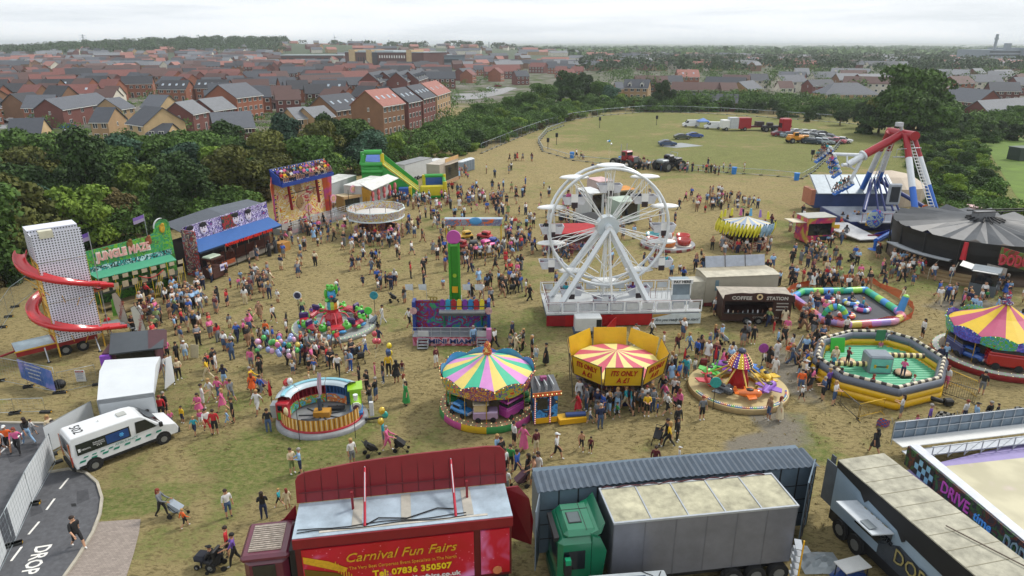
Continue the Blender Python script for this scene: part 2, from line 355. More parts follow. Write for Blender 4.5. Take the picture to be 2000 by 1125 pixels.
for i,(mk,cw,rx,rz)in enumerate([('mid','mid green',2.6,1.7),('dark','dark green',2.4,2.0),('light','light green',2.5,1.5),('olive','olive',2.2,1.5),('brown','brownish',2.3,1.6)]):
 BB.append([make_tree('bush',rx,rz,rz*.55,1800,.36,.36,LEAF[mk],9,60+i,trunk=False),cw,rz*1.55,'bush'])
def inpoly(p,poly):
 x,y=p;c=False;n=len(poly)
 for i in range(n):
  x1,y1=poly[i];x2,y2=poly[(i+1)%n]
  if(y1>y)!=(y2>y)and x<(x2-x1)*(y-y1)/(y2-y1)+x1:c=not c
 return c
used=set();tree_n=[0]
def place_tree(T,x,y,sc,where,group,szs=('small','tall')):
 root,cw,h,kind=T
 shape='low spreading' if sc<.8 else('tall' if sc*h>9 else 'rounded')
 lab=f"{shape} {cw} {kind} {where}"
 rz=random.random()*6.28;s3=(sc*random.uniform(.9,1.12),sc*random.uniform(.9,1.12),sc*random.uniform(.85,1.15))
 if id(root)in used:o=dup(root,(x,y,0),rz,s3)
 else:used.add(id(root));o=root;o.location=(x,y,0);o.rotation_euler.z=rz;o.scale=s3
 tag(o,lab,kind,group);tree_n[0]+=1;return o
def poisson(poly_px,dmin,n,tries=4000):
 us=[p[0]for p in poly_px];vs_=[p[1]for p in poly_px];W=[tuple(G(*p).xy)for p in poly_px];xs_=[p[0]for p in W];ys_=[p[1]for p in W];pts=[]
 for _ in range(tries):
  p=(random.uniform(min(xs_),max(xs_)),random.uniform(min(ys_),max(ys_)))
  if inpoly(p,W)and all((p[0]-q[0])**2+(p[1]-q[1])**2>dmin*dmin for q in pts):pts.append(p)
  if len(pts)>=n:break
 return pts
WOOD=[(-260,640),(-30,578),(60,545),(120,506),(200,480),(300,462),(430,430),(520,396),(600,372),(720,334),(800,322),(900,304),(985,274),(1060,250),(1130,233),(1200,216),(1150,200),(1060,205),(980,216),(900,238),(820,268),(740,295),(640,318),(540,326),(420,338),(300,344),(150,346),(0,350),(-260,358)]
cz=lambda p:PROJ((p[0],p[1],0))
for p in poisson(WOOD,5.3,185,30000):
 u,v=cz(p)
 if u>700 and v<330:T=random.choice(BB+[TT[2],TT[1]]);sc=random.uniform(.8,1.25)if T in BB else random.uniform(.6,.95)
 elif u<60:T=TT[3]if random.random()<.6 else TT[5];sc=random.uniform(1.0,1.4)
 else:T=random.choice(TT[:6]+TT[:2]+[TT[7]]+([TT[6]]if random.random()<.4 else[]));sc=random.uniform(.92,1.4)
 if v>400 and u>60 and random.random()<.5:T=random.choice(BB[:3]);sc=random.uniform(.9,1.4)
 vn=548-u*.29 if u<720 else 340-(u-720)*.23;wh=('at the front' if v>vn-45 else 'in the middle' if v>vn-95 else 'at the back')+(' of the wood behind the helter skelter' if u<130 else ' of the wood behind the jungle maze' if u<280 else ' of the wood behind the dark hall' if u<460 else ' of the thicket behind the tall backdrop' if u<640 else ' of the thicket behind the slide' if u<800 else ' of the scrub by the curving fence')
 place_tree(T,p[0],p[1],sc,wh,'trees and bushes of the wood')
 # edge line of low bushes
for i in range(46):
 t=i/45;
 px=[(-40,580),(60,548),(120,508),(200,482),(300,464),(430,432),(520,398),(610,370),(720,338),(800,326),(900,308),(985,278),(1060,254),(1130,236),(1200,219)]
 k=t*(len(px)-1);j=min(int(k),len(px)-2);f_=k-j;g=G(px[j][0]*(1-f_)+px[j+1][0]*f_,px[j][1]*(1-f_)+px[j+1][1]*f_-4)
 place_tree(random.choice(BB),g.x+random.uniform(-1,1),g.y+random.uniform(0,2),random.uniform(.55,.95),'on the grassy edge of the wood','bushes along the wood edge')
def clump(lst,where,group):
 for(u,v,vt,k)in lst:
  g=G(u,v);h=max(1.5,ZH(g,vt));T=TT[k]if k<20 else BB[k-20]
  place_tree(T,g.x,g.y,h/T[2],where,group)
clump([(1115,205,140,0),(1095,205,150,0),(1140,203,148,4),(1060,212,158,5),(1170,205,160,1),(1190,212,160,7),(1210,214,185,2),(1160,217,180,20),(1240,216,190,3),(1000,225,180,1),(1030,228,172,5),(1035,235,195,20),(960,250,215,20),(1085,238,205,22),(1110,232,212,22)],'beyond the bend of the perimeter fence','trees at the bend of the fence')
clump([(1290,215,162,4),(1310,214,175,0),(1275,218,185,0),(1340,218,192,20),(1365,217,198,21),(1390,218,193,20),(1420,218,195,1),(1450,219,197,20),(1480,221,200,21),(1510,223,195,0),(1540,228,200,20),(1570,230,205,1),(1600,232,205,21),(1250,218,200,20),(1525,232,212,21),(1580,238,218,21),(1640,245,205,0),(1680,250,190,4)],'in the hedge line beyond the arena','hedge trees beyond the arena')
clump([(1768,266,145,5),(1747,265,166,1),(1790,268,168,1),(1755,270,175,5),(1780,272,180,1),(1735,264,188,0),(1715,260,196,3),(1815,270,182,5),(1830,275,200,1),(1700,262,205,21)],'in the big clump behind the swinging ride','big trees behind the swinging ride')
SCR=[(1770,270),(1880,258),(1985,262),(1925,290),(1930,340),(1955,390),(2010,440),(1900,432),(1850,425),(1810,400),(1780,330)]
for p in poisson(SCR,3.4,60,5000):
 T=random.choice(BB[:3]+BB[:2]+[TT[1],TT[2],TT[0]]);place_tree(T,*p,random.uniform(.8,1.15)if T in BB else random.uniform(.42,.62),'on the scrubby slope right of the swinging ride','scrub on the slope')
clump([(1880,232,205,21),(1905,234,205,0),(1925,236,210,21),(1945,240,205,20),(1965,245,212,21),(1985,243,205,1),(2010,250,205,0),(1850,245,215,20),(1870,258,225,21),(1985,275,240,21),(1925,262,235,20),(1900,268,240,1)],'below the brick bungalows','trees below the bungalows')
print('individual trees',tree_n[0])
# ================= undergrowth and far woodland (stuff)
def scatter_mass(name,pts,leafn,size,mat,label,cat):
 "pts: (x, y, z0, rx, h)"
 qs=[];
 for x,y,z0,rx,h in pts:
  q,f=leaves([(x,y,z0+h*.35,rx,h*.62)]+[(x+random.uniform(-.5,.5)*rx,y+random.uniform(-.5,.5)*rx,z0+h*random.uniform(.35,.6),rx*.5,h*.38)for _ in range(3)],leafn,size*rx);qs.append(q)
 q=np.concatenate(qs);me=bpy.data.meshes.new(name);np_mesh(me,q,np.arange(len(q)).reshape(-1,4));me.materials.append(mat)
 o=bpy.data.objects.new(name,me);C.objects.link(o);return tag(o,label,cat,kind='stuff')
W_=[tuple(G(*p).xy)for p in WOOD];pts=[]
while len(pts)<520:
 p=(random.uniform(-190,40),random.uniform(30,260))
 if inpoly(p,W_):pts.append((p[0],p[1],0,random.uniform(2.2,3.4),random.uniform(2.4,4.6)))
scatter_mass('undergrowth',pts,420,.15,LEAF['mid'],'tangled green undergrowth filling the wood between the trees','undergrowth')
pts=[]
S_=[tuple(G(*p).xy)for p in SCR]
while len(pts)<150:
 p=(random.uniform(60,180),random.uniform(70,200))
 if inpoly(p,S_):pts.append((p[0],p[1],0,random.uniform(1.5,2.6),random.uniform(.8,2.0)))
for i in range(70):
 g=G(random.uniform(1230,1960),random.uniform(214,222)+max(0,0));
 u,v=PROJ(g);v2=219+max(0,u-1500)*.065;g=G(u,v2-random.random()*6);pts.append((g.x,g.y,0,random.uniform(2,3.4),random.uniform(1.5,3.2)))
for i in range(260):
 u=random.uniform(1195,2000);v2=218+max(0,u-1480)*.075;g=G(u,v2-random.random()*9);pts.append((g.x,g.y,0,random.uniform(2.4,3.8),random.uniform(3.0,5.2)+(2.2 if 1430<u<1800 or 1320<u<1445 else 0)))
scatter_mass('undergrowth',pts,380,.17,LEAF['mid'],'rough scrub and brambles on the bank and along the far hedge','undergrowth')
# hill on the far left with trees, far woods
hm=P('#3c4a2e',.95,0,.3,.01);mb=MB()
N=40;vs=[];fs=[]
HC=(-560,1150);
def hillz(x,y):
 a=(x+430)/420;b=(y-1200)/260;return 24*math.exp(-a*a-b*b)+9*math.exp(-((x+60)/120)**2-((y-1400)/200)**2)
for j in range(N+1):
 for i in range(N+1):
  x=-1400+i*1800/N;y=700+j*1100/N;vs.append((x,y,hillz(x,y)-.5))
fs=[(j*(N+1)+i,j*(N+1)+i+1,(j+1)*(N+1)+i+1,(j+1)*(N+1)+i)for j in range(N)for i in range(N)]
mb.add(vs,fs,hm,True);tag(mb.build('hill'),kind='structure')
def rad_pts(n,u0,u1,d0,d1,rx=(4,7),h=(6,11),zf=None):
 out=[]
 for _ in range(n):
  u=random.uniform(u0,u1);d=math.exp(random.uniform(math.log(d0),math.log(d1)));x=(u-1000)/F*(d*ct+CH*st);r=random.uniform(*rx)
  out.append((x,d,zf(x,d)if zf else 0,r,random.uniform(*h)))
 return out
scatter_mass('woodland',rad_pts(560,-60,560,960,1300,(6,11),(8,13),hillz),110,.26,LEAF['dark'],'dark wooded hill on the skyline above the brick estate','woodland')
scatter_mass('woodland',rad_pts(420,450,1130,1300,2400,(8,16),(9,13),hillz),80,.30,LEAF['dark'],'long belt of trees across the skyline behind the brick school','woodland')
scatter_mass('woodland',rad_pts(560,1130,2060,560,1100,(5,9),(8,13)),60,.34,LEAF['dark'],'tree canopy spread through the suburb to the right','woodland')
scatter_mass('woodland',rad_pts(600,980,2060,1100,4500,(14,32),(8,15)),40,.38,LEAF['mid'],'hazy woods and hedgerows on the far plain to the right','woodland')
scatter_mass('woodland',rad_pts(150,1180,2060,330,560,(3.5,6),(5,11)),150,.17,LEAF['mid'],'garden trees between the houses right of the arena','woodland')
scatter_mass('woodland',rad_pts(420,-60,980,165,700,(1.8,3.4),(2,5)),100,.2,LEAF['mid'],'small garden trees scattered among the brick estate','woodland')
# ================= houses
BR=dict(orange='#8f5a44',red='#70443e',dark='#5c3833',buff='#a88b68',brown='#7e5d45',cream='#bfa57c',white='#cfc9bb')
RF=dict(grey='#585c64',slate='#42464e',red='#74453f',brown='#58403c',dark='#34353b',pink='#98645a',pale='#74777c')
def brick(k):
 key='brick '+k
 if key in MAT:return MAT[key]
 m,nt,b=newmat(key);t=nd(nt,'ShaderNodeTexCoord');n=nd(nt,'ShaderNodeTexNoise',Scale=.5,Detail=7.0,Roughness=.7);L(nt,t.outputs['Object'],n.inputs['Vector'])
 w_=nd(nt,'ShaderNodeTexWave',Scale=2.1,bands_direction='Z',Distortion=1.0);L(nt,t.outputs['Object'],w_.inputs['Vector'])
 ad=nd(nt,'ShaderNodeMath',operation='MULTIPLY_ADD');ad.inputs[1].default_value=.25;L(nt,w_.outputs['Fac'],ad.inputs[0]);L(nt,n.outputs['Fac'],ad.inputs[2])
 r=nd(nt,'ShaderNodeMapRange');r.inputs[1].default_value=.35;r.inputs[2].default_value=.9;r.inputs[3].default_value=.78;r.inputs[4].default_value=1.12;L(nt,ad.outputs[0],r.inputs[0])
 v=nd(nt,'ShaderNodeVectorMath',operation='SCALE');v.inputs[0].default_value=lin(BR[k]);L(nt,r.outputs[0],v.inputs[3]);L(nt,v.outputs[0],b.inputs['Base Color']);b.inputs['Roughness'].default_value=.9;return m
def tiles(k):
 key='tiles '+k
 if key in MAT:return MAT[key]
 m,nt,b=newmat(key);t=nd(nt,'ShaderNodeTexCoord');w_=nd(nt,'ShaderNodeTexWave',Scale=1.6,bands_direction='Z',Distortion=.3);L(nt,t.outputs['Object'],w_.inputs['Vector'])
 n=nd(nt,'ShaderNodeTexNoise',Scale=1.2,Detail=6.0,Roughness=.7);L(nt,t.outputs['Object'],n.inputs['Vector']);ad=nd(nt,'ShaderNodeMath',operation='MULTIPLY_ADD');ad.inputs[1].default_value=.35;L(nt,w_.outputs['Fac'],ad.inputs[0]);L(nt,n.outputs['Fac'],ad.inputs[2])
 r=nd(nt,'ShaderNodeMapRange');r.inputs[1].default_value=.35;r.inputs[2].default_value=1.0;r.inputs[3].default_value=.75;r.inputs[4].default_value=1.15;L(nt,ad.outputs[0],r.inputs[0])
 v=nd(nt,'ShaderNodeVectorMath',operation='SCALE');v.inputs[0].default_value=lin(RF[k]);L(nt,r.outputs[0],v.inputs[3]);L(nt,v.outputs[0],b.inputs['Base Color']);b.inputs['Roughness'].default_value=.75;return m
WH=P('#dcdcd8',.5,0,.05);PANE=P('#2a333b',.15,0,.2,1,spec=.8);DOOR=P('#2e2c33',.4);GUT=P('#2b2a2a',.5)
def gable(mb,x0,x1,y0,y1,e,r,mat):
 ym=(y0+y1)/2;mb.add([(x0,y0,0),(x1,y0,0),(x1,y1,0),(x0,y1,0),(x0,y0,e),(x1,y0,e),(x1,y1,e),(x0,y1,e),(x0,ym,r),(x1,ym,r)],[(0,1,5,4),(2,3,7,6),(1,2,6,9,5),(3,0,4,8,7)],mat)
def roofslab(mb,x0,x1,y0,y1,e,r,mat,ov=.3,hip=0):
 ym=(y0+y1)/2;sl=(r-e)/(ym-y0);t=.16
 for sgn in(-1,1):
  ye=(y0-ov)if sgn<0 else(y1+ov);ze=e-ov*sl
  a,b_,c,d=(x0-ov,ye,ze),(x1+ov,ye,ze),(x1+ov-hip,ym,r),(x0-ov+hip,ym,r)
  mb.ext([a,b_,c,d],(0,0,t),mat)
 if hip:
  for x,xi in((x0-ov,x0-ov+hip),(x1+ov,x1+ov-hip)):mb.ext([(x,y0-ov,e-ov*sl),(x,y1+ov,e-ov*sl),(xi,ym,r)],(0,0,t),mat)
def make_house(name,Ln,D,e,rdg,st_=2,wins=3,wall='orange',roof='grey',lights=0,dorm=0,porch=0,side=True,hip=0,chim=False,label=None,cat='house',group='houses of the estate'):
 root=thing(name,label,cat,group=group);mb=MB();x0,x1=-Ln/2,Ln/2
 if hip:mb.b(x0,x1,0,D,0,e,brick(wall))
 else:gable(mb,x0,x1,0,D,e,rdg,brick(wall))
 mb.build('wall',root);mb=MB();roofslab(mb,x0,x1,0,D,e,rdg,tiles(roof),hip=hip);rf=mb.build('roof',root)
 if chim:mb=MB();mb.b(x1-1.2,x1-.5,D/2-.35,D/2+.35,rdg-.5,rdg+.9,brick(wall));mb.build('chimney',rf)
 mb=MB();mb.b(x0-.3,x1+.3,-.42,-.3,e-.3*(rdg-e)/(D/2)-.12,e-.3*(rdg-e)/(D/2)+.02,WH);mb.build('gutter',root)
 wd=Ln/wins
 def window(x,y,z,w_,h_,rz=0):
  m1=MB();m1.b(-w_/2,w_/2,-.05,.04,-h_/2,h_/2,WH);m2=MB()
  for k in(-1,1):m2.b(k*w_/4-w_/4+.07,k*w_/4+w_/4-.05,-.065,-.052,-h_/2+.09,h_/2-.09,PANE)
  o=m1.build('window',root,(x,y,z),rz);m2.build('pane',o)
 fh=e/st_
 for s_ in range(st_):
  for k in range(wins):
   x=x0+(k+.5)*wd
   if s_==0 and k%2==1:
    m1=MB();m1.b(-.45,.45,-.06,.05,0,2.0,DOOR);m1.b(-.55,-.45,-.07,.05,0,2.1,WH);m1.b(.45,.55,-.07,.05,0,2.1,WH);m1.b(-.55,.55,-.07,.05,2.1,2.2,WH);m1.build('door',root,(x,0,0))
    if porch:m1=MB();m1.ext([(x-1.3,-1.2,2.3),(x+1.3,-1.2,2.3),(x+1.3,0,3.0),(x-1.3,0,3.0)],(0,0,.12),tiles(roof));m1.build('porch_roof',root)
   else:window(x,0,s_*fh+1.55,min(1.5,wd*.55),1.25)
 if side and not hip:
  for s_ in range(st_):window(x1,D*.5,s_*fh+1.6,.6,1.0,pi/2)
  for s_ in range(1,st_):window(x0,D*.45,s_*fh+1.6,.6,1.0,-pi/2)
 sl=(rdg-e)/(D/2);ang=math.atan(sl)
 for k in range(lights):
  x=x0+(k+.5)*Ln/lights;m1=MB();m1.b(-.4,.4,-.6,.6,.13,.23,P('#c9ccd0',.4));m1.b(-.32,.32,-.52,.52,.235,.25,P('#9fb2c2',.1,spec=.9));o=m1.build('rooflight',rf,(x,D*.24,e+D*.24*sl));o.rotation_euler.x=ang
 for k in range(dorm):
  x=x0+(k+.5)*Ln/dorm;m1=MB();z=e+.1;m1.at(x,.6,z);gable_y(m1,.8,2.4,1.5,2.3,WH);m1.b(-.5,.5,-.06,.02,.3,1.35,PANE)
  for sg in(-1,1):m1.ext([(0,-.25,2.4),(0,2.6,2.4),(sg*1.05,2.6,1.35),(sg*1.05,-.25,1.35)],(0,0,.1),tiles(roof))
  m1.build('dormer',rf)
 return root
def gable_y(mb,hw,d,e,r,mat):mb.add([(-hw,0,0),(hw,0,0),(hw,0,e),(0,0,r),(-hw,0,e),(-hw,d,0),(hw,d,0),(hw,d,e),(0,d,r),(-hw,d,e)],[(0,1,2,3,4),(9,8,7,6,5),(1,6,7,2),(5,0,4,9)],mat)
BW=dict(orange='orange brick',red='red brick',dark='dark red brick',buff='buff brick',brown='brown brick',cream='cream brick',white='pale rendered')
RW=dict(grey='grey',slate='slate',red='red tiled',brown='brown',dark='dark',pink='pinkish tiled',pale='pale grey')
def HN(A,B,e,D,dr,wall,roof,where,wins=3,st_=2,**k):
 a,b_=G(*A,e),G(*B,e);c=(a+b_)/2;rz=atan2(b_.y-a.y,b_.x-a.x);Ln=(b_-a).length
 kind='terraced house' if st_==3 else 'house'
 ex=' with rooflights' if k.get('lights')else ' with dormers' if k.get('dorm')else ''
 r=make_house('brick_house',Ln,D,e,e+dr,st_,wins,wall,roof,label=f"{BW[wall]} {kind}, {RW[roof]} roof{ex}, {where}",**k);r.location=(c.x,c.y,0);r.rotation_euler.z=rz
HN((-34,212),(1,210),5,9,3.2,'orange','grey','cut by the left edge of the photo')
HN((43,210),(98,209.5),5,9,3.2,'orange','grey','behind the parked blue car',4,porch=1)
HN((121,214),(216,199),5.2,8,2.8,'red','grey','with its gable beside the cream houses',4)
HN((176,238),(210,238),5,8.5,3,'buff','slate','first house above the tallest tree tops',2)
HN((15,262),(78,260),4.6,8,2.8,'cream','slate','nearest the lower left of the estate',3)
HN((-60,306),(35,296),3.2,8,2.6,'cream','slate','roof showing at the left edge just above the wood',3)
HN((247,240),(280,245),5,10,3.6,'cream','slate','with the widest blank gable above the wood',2)
HN((275,209),(311,210),5,9,3.2,'cream','grey','directly behind the widest blank cream gable',3)
HN((236,213),(262,209),5,8,2.8,'buff','grey','tucked between two cream gables',2)
HN((287,262),(325,262),3,7,2,'cream','slate','low roof half hidden by the tree tops',2)
HN((376,223),(407,217),5,8.5,3,'red','pale','first of two with plain left gables',2)
HN((417,216),(460,210),5,8.5,3,'red','pale','second of two with plain left gables',3)
HN((420,252),(497,248),4.5,9,3.2,'dark','grey','lowest of the estate, just behind the wood',3)
HN((461,191),(512,185),7.6,11,3.6,'orange','grey','largest block left of the centre of the estate',5,3)
HN((513,186),(569,185),5,8.5,3,'dark','brown','three wide windows above a white porch',4,porch=1)
HN((607,176),(672,176),5.4,9,3.4,'red','slate','standing alone with three skylights',3,lights=3)
HN((579,232),(612,229),5,7,2.4,'buff','pale','first above the wood by the terraces',2)
HN((615,231),(653,226),5,7,2.4,'buff','pale','second above the wood by the terraces',3)
HN((656,216),(710,208),5.2,10,3.8,'brown','slate','start of the long terrace row',5,lights=4)
HN((747,207),(789,200.5),8,9.5,3.6,'brown','pink','tallest end terrace facing the wood',5,3,lights=4)
HN((797,200),(822,195),7.8,9.5,3.4,'red','slate','second in the receding terrace row',4,3,lights=3)
HN((826,192.5),(850,187),7.8,9.5,3.4,'red','slate','third in the receding terrace row',4,3,lights=4)
HN((853,186),(879,178),7.8,9.5,3.4,'buff','pink','far end of the receding terrace row',5,3,lights=3)
HN((550,169),(582,168),5,9,3.6,'orange','slate','with two white dormers',3,dorm=2)
HN((498,165),(543,164),5,8.5,3.2,'orange','slate','left of the white dormers',4)
HN((700,175),(730,175),5,8,3,'brown','red','bright tiled roof between slate roofs',2)
HN((738,171),(787,168),5,8,3,'dark','slate','wide roof behind the tall end terrace',4)
for i,(A,B)in enumerate((((741,160),(763,154)),((768,157),(786,151)),((795,159),(815,152)),((817,157),(835,151)))):
 HN(A,B,7.5,9,3.6,'red','slate',f"{('first', 'second', 'third', 'fourth')[i]} block of the white dormer row",4,3,dorm=4)
HN((1217,171),(1265,172),5,9,3.2,'buff','slate','between two trees left of the brick row',4,dorm=2)
HN((1204,173),(1217,173),5,8,2.4,'buff','grey','narrow wing with a gable at the hedge',1)
HN((1311,175),(1362,176),5,8,2.8,'red','brown','left in the row facing the arena',4,porch=1)
HN((1364,176),(1410,176.5),5,8,2.8,'red','brown','middle third of the row facing the arena',4)
HN((1411,177),(1441,177),5,8,2.8,'red','brown','right third of the row facing the arena',3,porch=1)
HN((1375,165),(1452,167),5.4,8.5,3.2,'brown','slate','long roof behind the row facing the arena',5)
HN((1462,176),(1489,172),5,9,3,'buff','grey','end house beside the parked white van',2)
HN((1243,160),(1281,160),5,8,2.8,'brown','brown','behind the buff dormer house',3)
HN((1284,161),(1305,161),5,8,2.8,'brown','brown','half hidden behind the buff dormer house',2)
HN((1307,160),(1334,160),5,8,2.8,'buff','slate','above the dark conifer shape',3)
HN((1325,150),(1366,150),5.4,9,3.6,'orange','pink','with skylights above the arena row',4,lights=2)
HN((1410,159),(1462,160),5,9,3,'orange','brown','long roof behind the arena row',4)
HN((1467,157),(1502,157),5,9,3,'white','slate','left of the green verge',3)
HN((1325,196),(1350,195),3.6,7,2.2,'red','slate','low gable among hedges at the arena edge',2)
HN((1352,198),(1440,200),3.2,8,2.4,'red','slate','long low roof just above the arena hedge',5)
HN((1530,160),(1577,159),5,9,3,'white','grey','with chimneys right of the verge',3,chim=True)
HN((1524,172),(1550,172),5,7,2.6,'white','brown','with a steep porch beside the verge trees',2)
HN((1588,168),(1633,167),4,8,2.6,'red','slate','low block behind the verge trees',3)
HN((1592,151),(1640,151),5,9,2.8,'white','grey','faded roof beyond the verge trees',3,chim=True)
HN((1640,156),(1682,156),5,10,3,'brown','pale','left of the twin red gables',3)
HN((1690,159),(1748,157),5,10,3.2,'red','pale','wide roof left of the tallest tree',4)
HN((1612,184),(1715,184),4.6,12,3.8,'buff','grey','broad hipped block behind the hedge',6,hip=6,porch=1)
HN((1830,192),(1908,200),4.4,10,3.8,'red','grey','broad block right of the tallest tree',6,porch=1)
HN((1820,172),(1862,169),4.6,9,3,'brown','brown','immediately right of the tallest tree',3)
HN((1870,163),(1905,162),5,9,3,'orange','brown','with an orange right gable',3)
HN((1935,177),(1994,178),4.6,9,3.2,'dark','slate','near the right edge with white gutter',4)
HN((1935,224),(2030,216),3.4,9,3.6,'red','pale','low roof at the right edge of the photo',4)
HN((1990,165),(2040,165),5,9,3,'red','grey','cut by the right edge',3)
HN((1905,160),(1960,160),5,9,3,'white','grey','pale ridge behind the orange gable',3)
HN((1810,158),(1832,157),5,8,3,'orange','pale','small gable touching the tallest tree',1)
HN((100,165),(155,163),6,9,3,'orange','red','behind the left cream houses',4)
HN((110,183),(185,182),5,9,3,'brown','red','at the far left',4,lights=2)
HN((160,163),(202,163),6,9,3,'orange','dark','with a big orange right gable',4)
HN((237,164),(297,163),6,9,3,'orange','dark','with white band windows',5)
HN((308,174),(362,174),5,9,3.2,'orange','dark','with four tiny skylights',4,lights=4)
HN((380,172),(442,172),5,9,3.2,'orange','dark','with paired tiny skylights',4,lights=5)
HN((88,170),(150,169),5,8,3,'red','dark','low skylit dark roof at left',4,lights=4)
HN((180,190),(220,190),4.5,7,2.6,'white','brown','with a white gable in the estate',2)
HN((200,186),(226,186),5,7,3,'white','brown','half timbered white gable',2)
# ---- the rest of the estate: one mesh each, too small to show parts
def far_house(Ln,D,e,r,wall,roof,nw,st_=2):
 mb=MB();gable(mb,-Ln/2,Ln/2,0,D,e,r,brick(wall));roofslab(mb,-Ln/2,Ln/2,0,D,e,r,tiles(roof))
 for s_ in range(st_):
  for k in range(nw):x=-Ln/2+(k+.5)*Ln/nw;z=s_*e/st_+1.5;mb.b(x-.65,x+.65,-.05,0,z-.6,z+.6,WH);mb.b(x-.5,x+.5,-.07,-.052,z-.45,z+.45,PANE)
 return mb
FH={}
def put_far(p,rz,Ln,wall,roof,where):
 key=(Ln,wall,roof)
 if key not in FH:FH[key]=o=far_house(Ln,8.5,5,8.1,wall,roof,max(2,int(Ln/2.6))).build('house')
 else:o=FH[key].copy();C.objects.link(o)
 o.location=(p[0],p[1],0);o.rotation_euler.z=rz;o.scale=(1,random.uniform(.9,1.15),random.uniform(.92,1.1))
 sz={8:'small',14:'double',22:'long'}[Ln];tag(o,f"{sz} {BW[wall]} house with {RW[roof]} roof {where}{', front' if p[1] < 330 else ', midway' if p[1] < 480 else ', furthest'}",'house','distant houses')
cnt=0
NEAR=[(o.location.x,o.location.y,11)for o in S.objects if o.name.startswith('brick_house')]
def fill(ubox,dbox,n,walls,roofs,where,dm=15,jit=.5):
 global cnt
 k=0;t=0
 while k<n and t<n*110:
  t+=1;d=random.uniform(*dbox);u=random.uniform(*ubox);x=(u-1000)/F*(d*ct+CH*st)
  blk=int(x//70)*7+int(d//80)*13;rz=random.Random(blk).choice([-.5,-.2,.1,.35,1.3,.6])+random.uniform(-.05,.05);Ln=random.choice([8,8,14,22])
  rr=Ln*.5+4.5
  if any((x-a)**2+(d-b_)**2<(rr+c_)**2*.55 for a,b_,c_ in NEAR):continue
  NEAR.append((x,d,rr));put_far((x,d),rz,Ln,random.choice(walls),random.choice(roofs),where);k+=1;cnt+=1
fill((-80,110),(215,330),16,['orange','red','brown'],['red','brown','dark'],'at the left estate edge')
fill((420,735),(240,330),24,['orange','red','dark'],['slate','brown','dark'],'mid estate')
fill((-80,450),(300,520),80,['orange','red','brown'],['red','brown','dark','brown','slate'],'in the left estate rows')
fill((400,860),(330,640),70,['orange','red','dark'],['brown','slate','dark','red'],'before the brick school')
fill((-80,520),(520,800),40,['brown','red','white'],['slate','brown','pink','grey'],'below the wooded hill')
fill((880,1130),(400,600),14,['red','orange'],['slate','red','red'],'beyond the roundabout')
fill((1490,2080),(330,470),18,['red','white','brown'],['brown','pale','grey'],'right of the arena')
print('far houses',cnt)
pts=[]
mb=MB()
for i in range(560):
 d=math.exp(random.uniform(math.log(620),math.log(1500)));u=random.uniform(-60,2060)
 if u<560 and d>1000:d*=.75
 x=(u-1000)/F*(d*ct+CH*st);mb.at(x,d,hillz(x,d)*.9,random.uniform(-.6,.9));Ln=random.choice([9,14,24,30]);wl=brick(random.choice(['white','brown','red','buff']));rf=tiles(random.choice(['slate','grey','pink','brown','pale']))
 gable(mb,-Ln/2,Ln/2,0,8,5,8,wl);roofslab(mb,-Ln/2,Ln/2,0,8,5,8,rf)
tag(mb.build('suburb'),'hazy suburb of small roofs reaching to the far plain','houses',kind='stuff')
# ---- larger buildings
def block(name,label,cat,A,B,vt,D,parts):
 loc,rz,Ln=frame(A,B);h=ZH(loc,vt);root=thing(name,label,cat,loc,rz);parts(root,Ln,h,D);return root
def school(root,Ln,h,D):
 mb=MB();mb.b(0,Ln,0,D,0,h*.86,brick('dark'));mb.build('wall',root)
 for x0,x1 in((.06,.14),(.29,.36),(.80,.86)):mb=MB();mb.b(Ln*x0,Ln*x1,-1.0,D*.5,0,h,brick('cream'));mb.build('stair_tower',root)
 mb=MB();mb.b(-.5,Ln+.5,-.5,D+.5,h*.86+.003,h*.9,P('#9aa3a8',.5));mb.b(Ln*.14,Ln*.6,4,D-3,h*.9+.003,h*.97,P('#aab4b8',.5));mb.build('roof',root)
 mb=MB();mb.b(Ln*.36,Ln*.43,-.4,0,0,h*.86,PANE);mb.b(Ln*.44,Ln*.79,-.3,0,h*.1,h*.42,PANE);mb.build('glazing',root)
 for k in range(11):x=Ln*(.45+k*.031);mb=MB();mb.b(x,x+1.3,-.2,0,h*.58,h*.72,WH);mb.build('window',root)
 for k in range(3):mb=MB();mb.b(Ln*(.17+k*.035),Ln*(.17+k*.035)+1.2,-.2,0,h*.3,h*.62,PANE);mb.build('window',root)
block('school','large dark brick school with cream stair towers and flat roof','school',(676,134),(828,137),97,40,school)
def lowblock(wall,roofc,nwin):
 def f(root,Ln,h,D):
  mb=MB();mb.b(0,Ln,0,D,0,h*.9,wall);mb.build('wall',root);mb=MB();mb.b(-.4,Ln+.4,-.4,D+.4,h*.9+.003,h,roofc);mb.build('roof',root)
  for k in range(nwin):mb=MB();x=Ln*(k+.5)/nwin;mb.b(x-Ln/nwin*.3,x+Ln/nwin*.3,-.15,0,h*.45,h*.7,PANE);mb.build('window',root)
 return f
block('school_wing','low brick school wing with pale flat roof left of the school','school wing',(550,128),(672,128),107,30,lowblock(brick('dark'),P('#9aa3a8',.5),9))
block('hall','windowless grey blue hall right of the brick school','hall',(848,135),(908,134),108,30,lowblock(P('#6d7a84',.6),P('#59636c',.6),1))
block('link_building','dark glass block joining the school and the grey hall','block',(829,135),(846,135),111,25,lowblock(P('#3a444d',.3),P('#4d565f',.5),3))
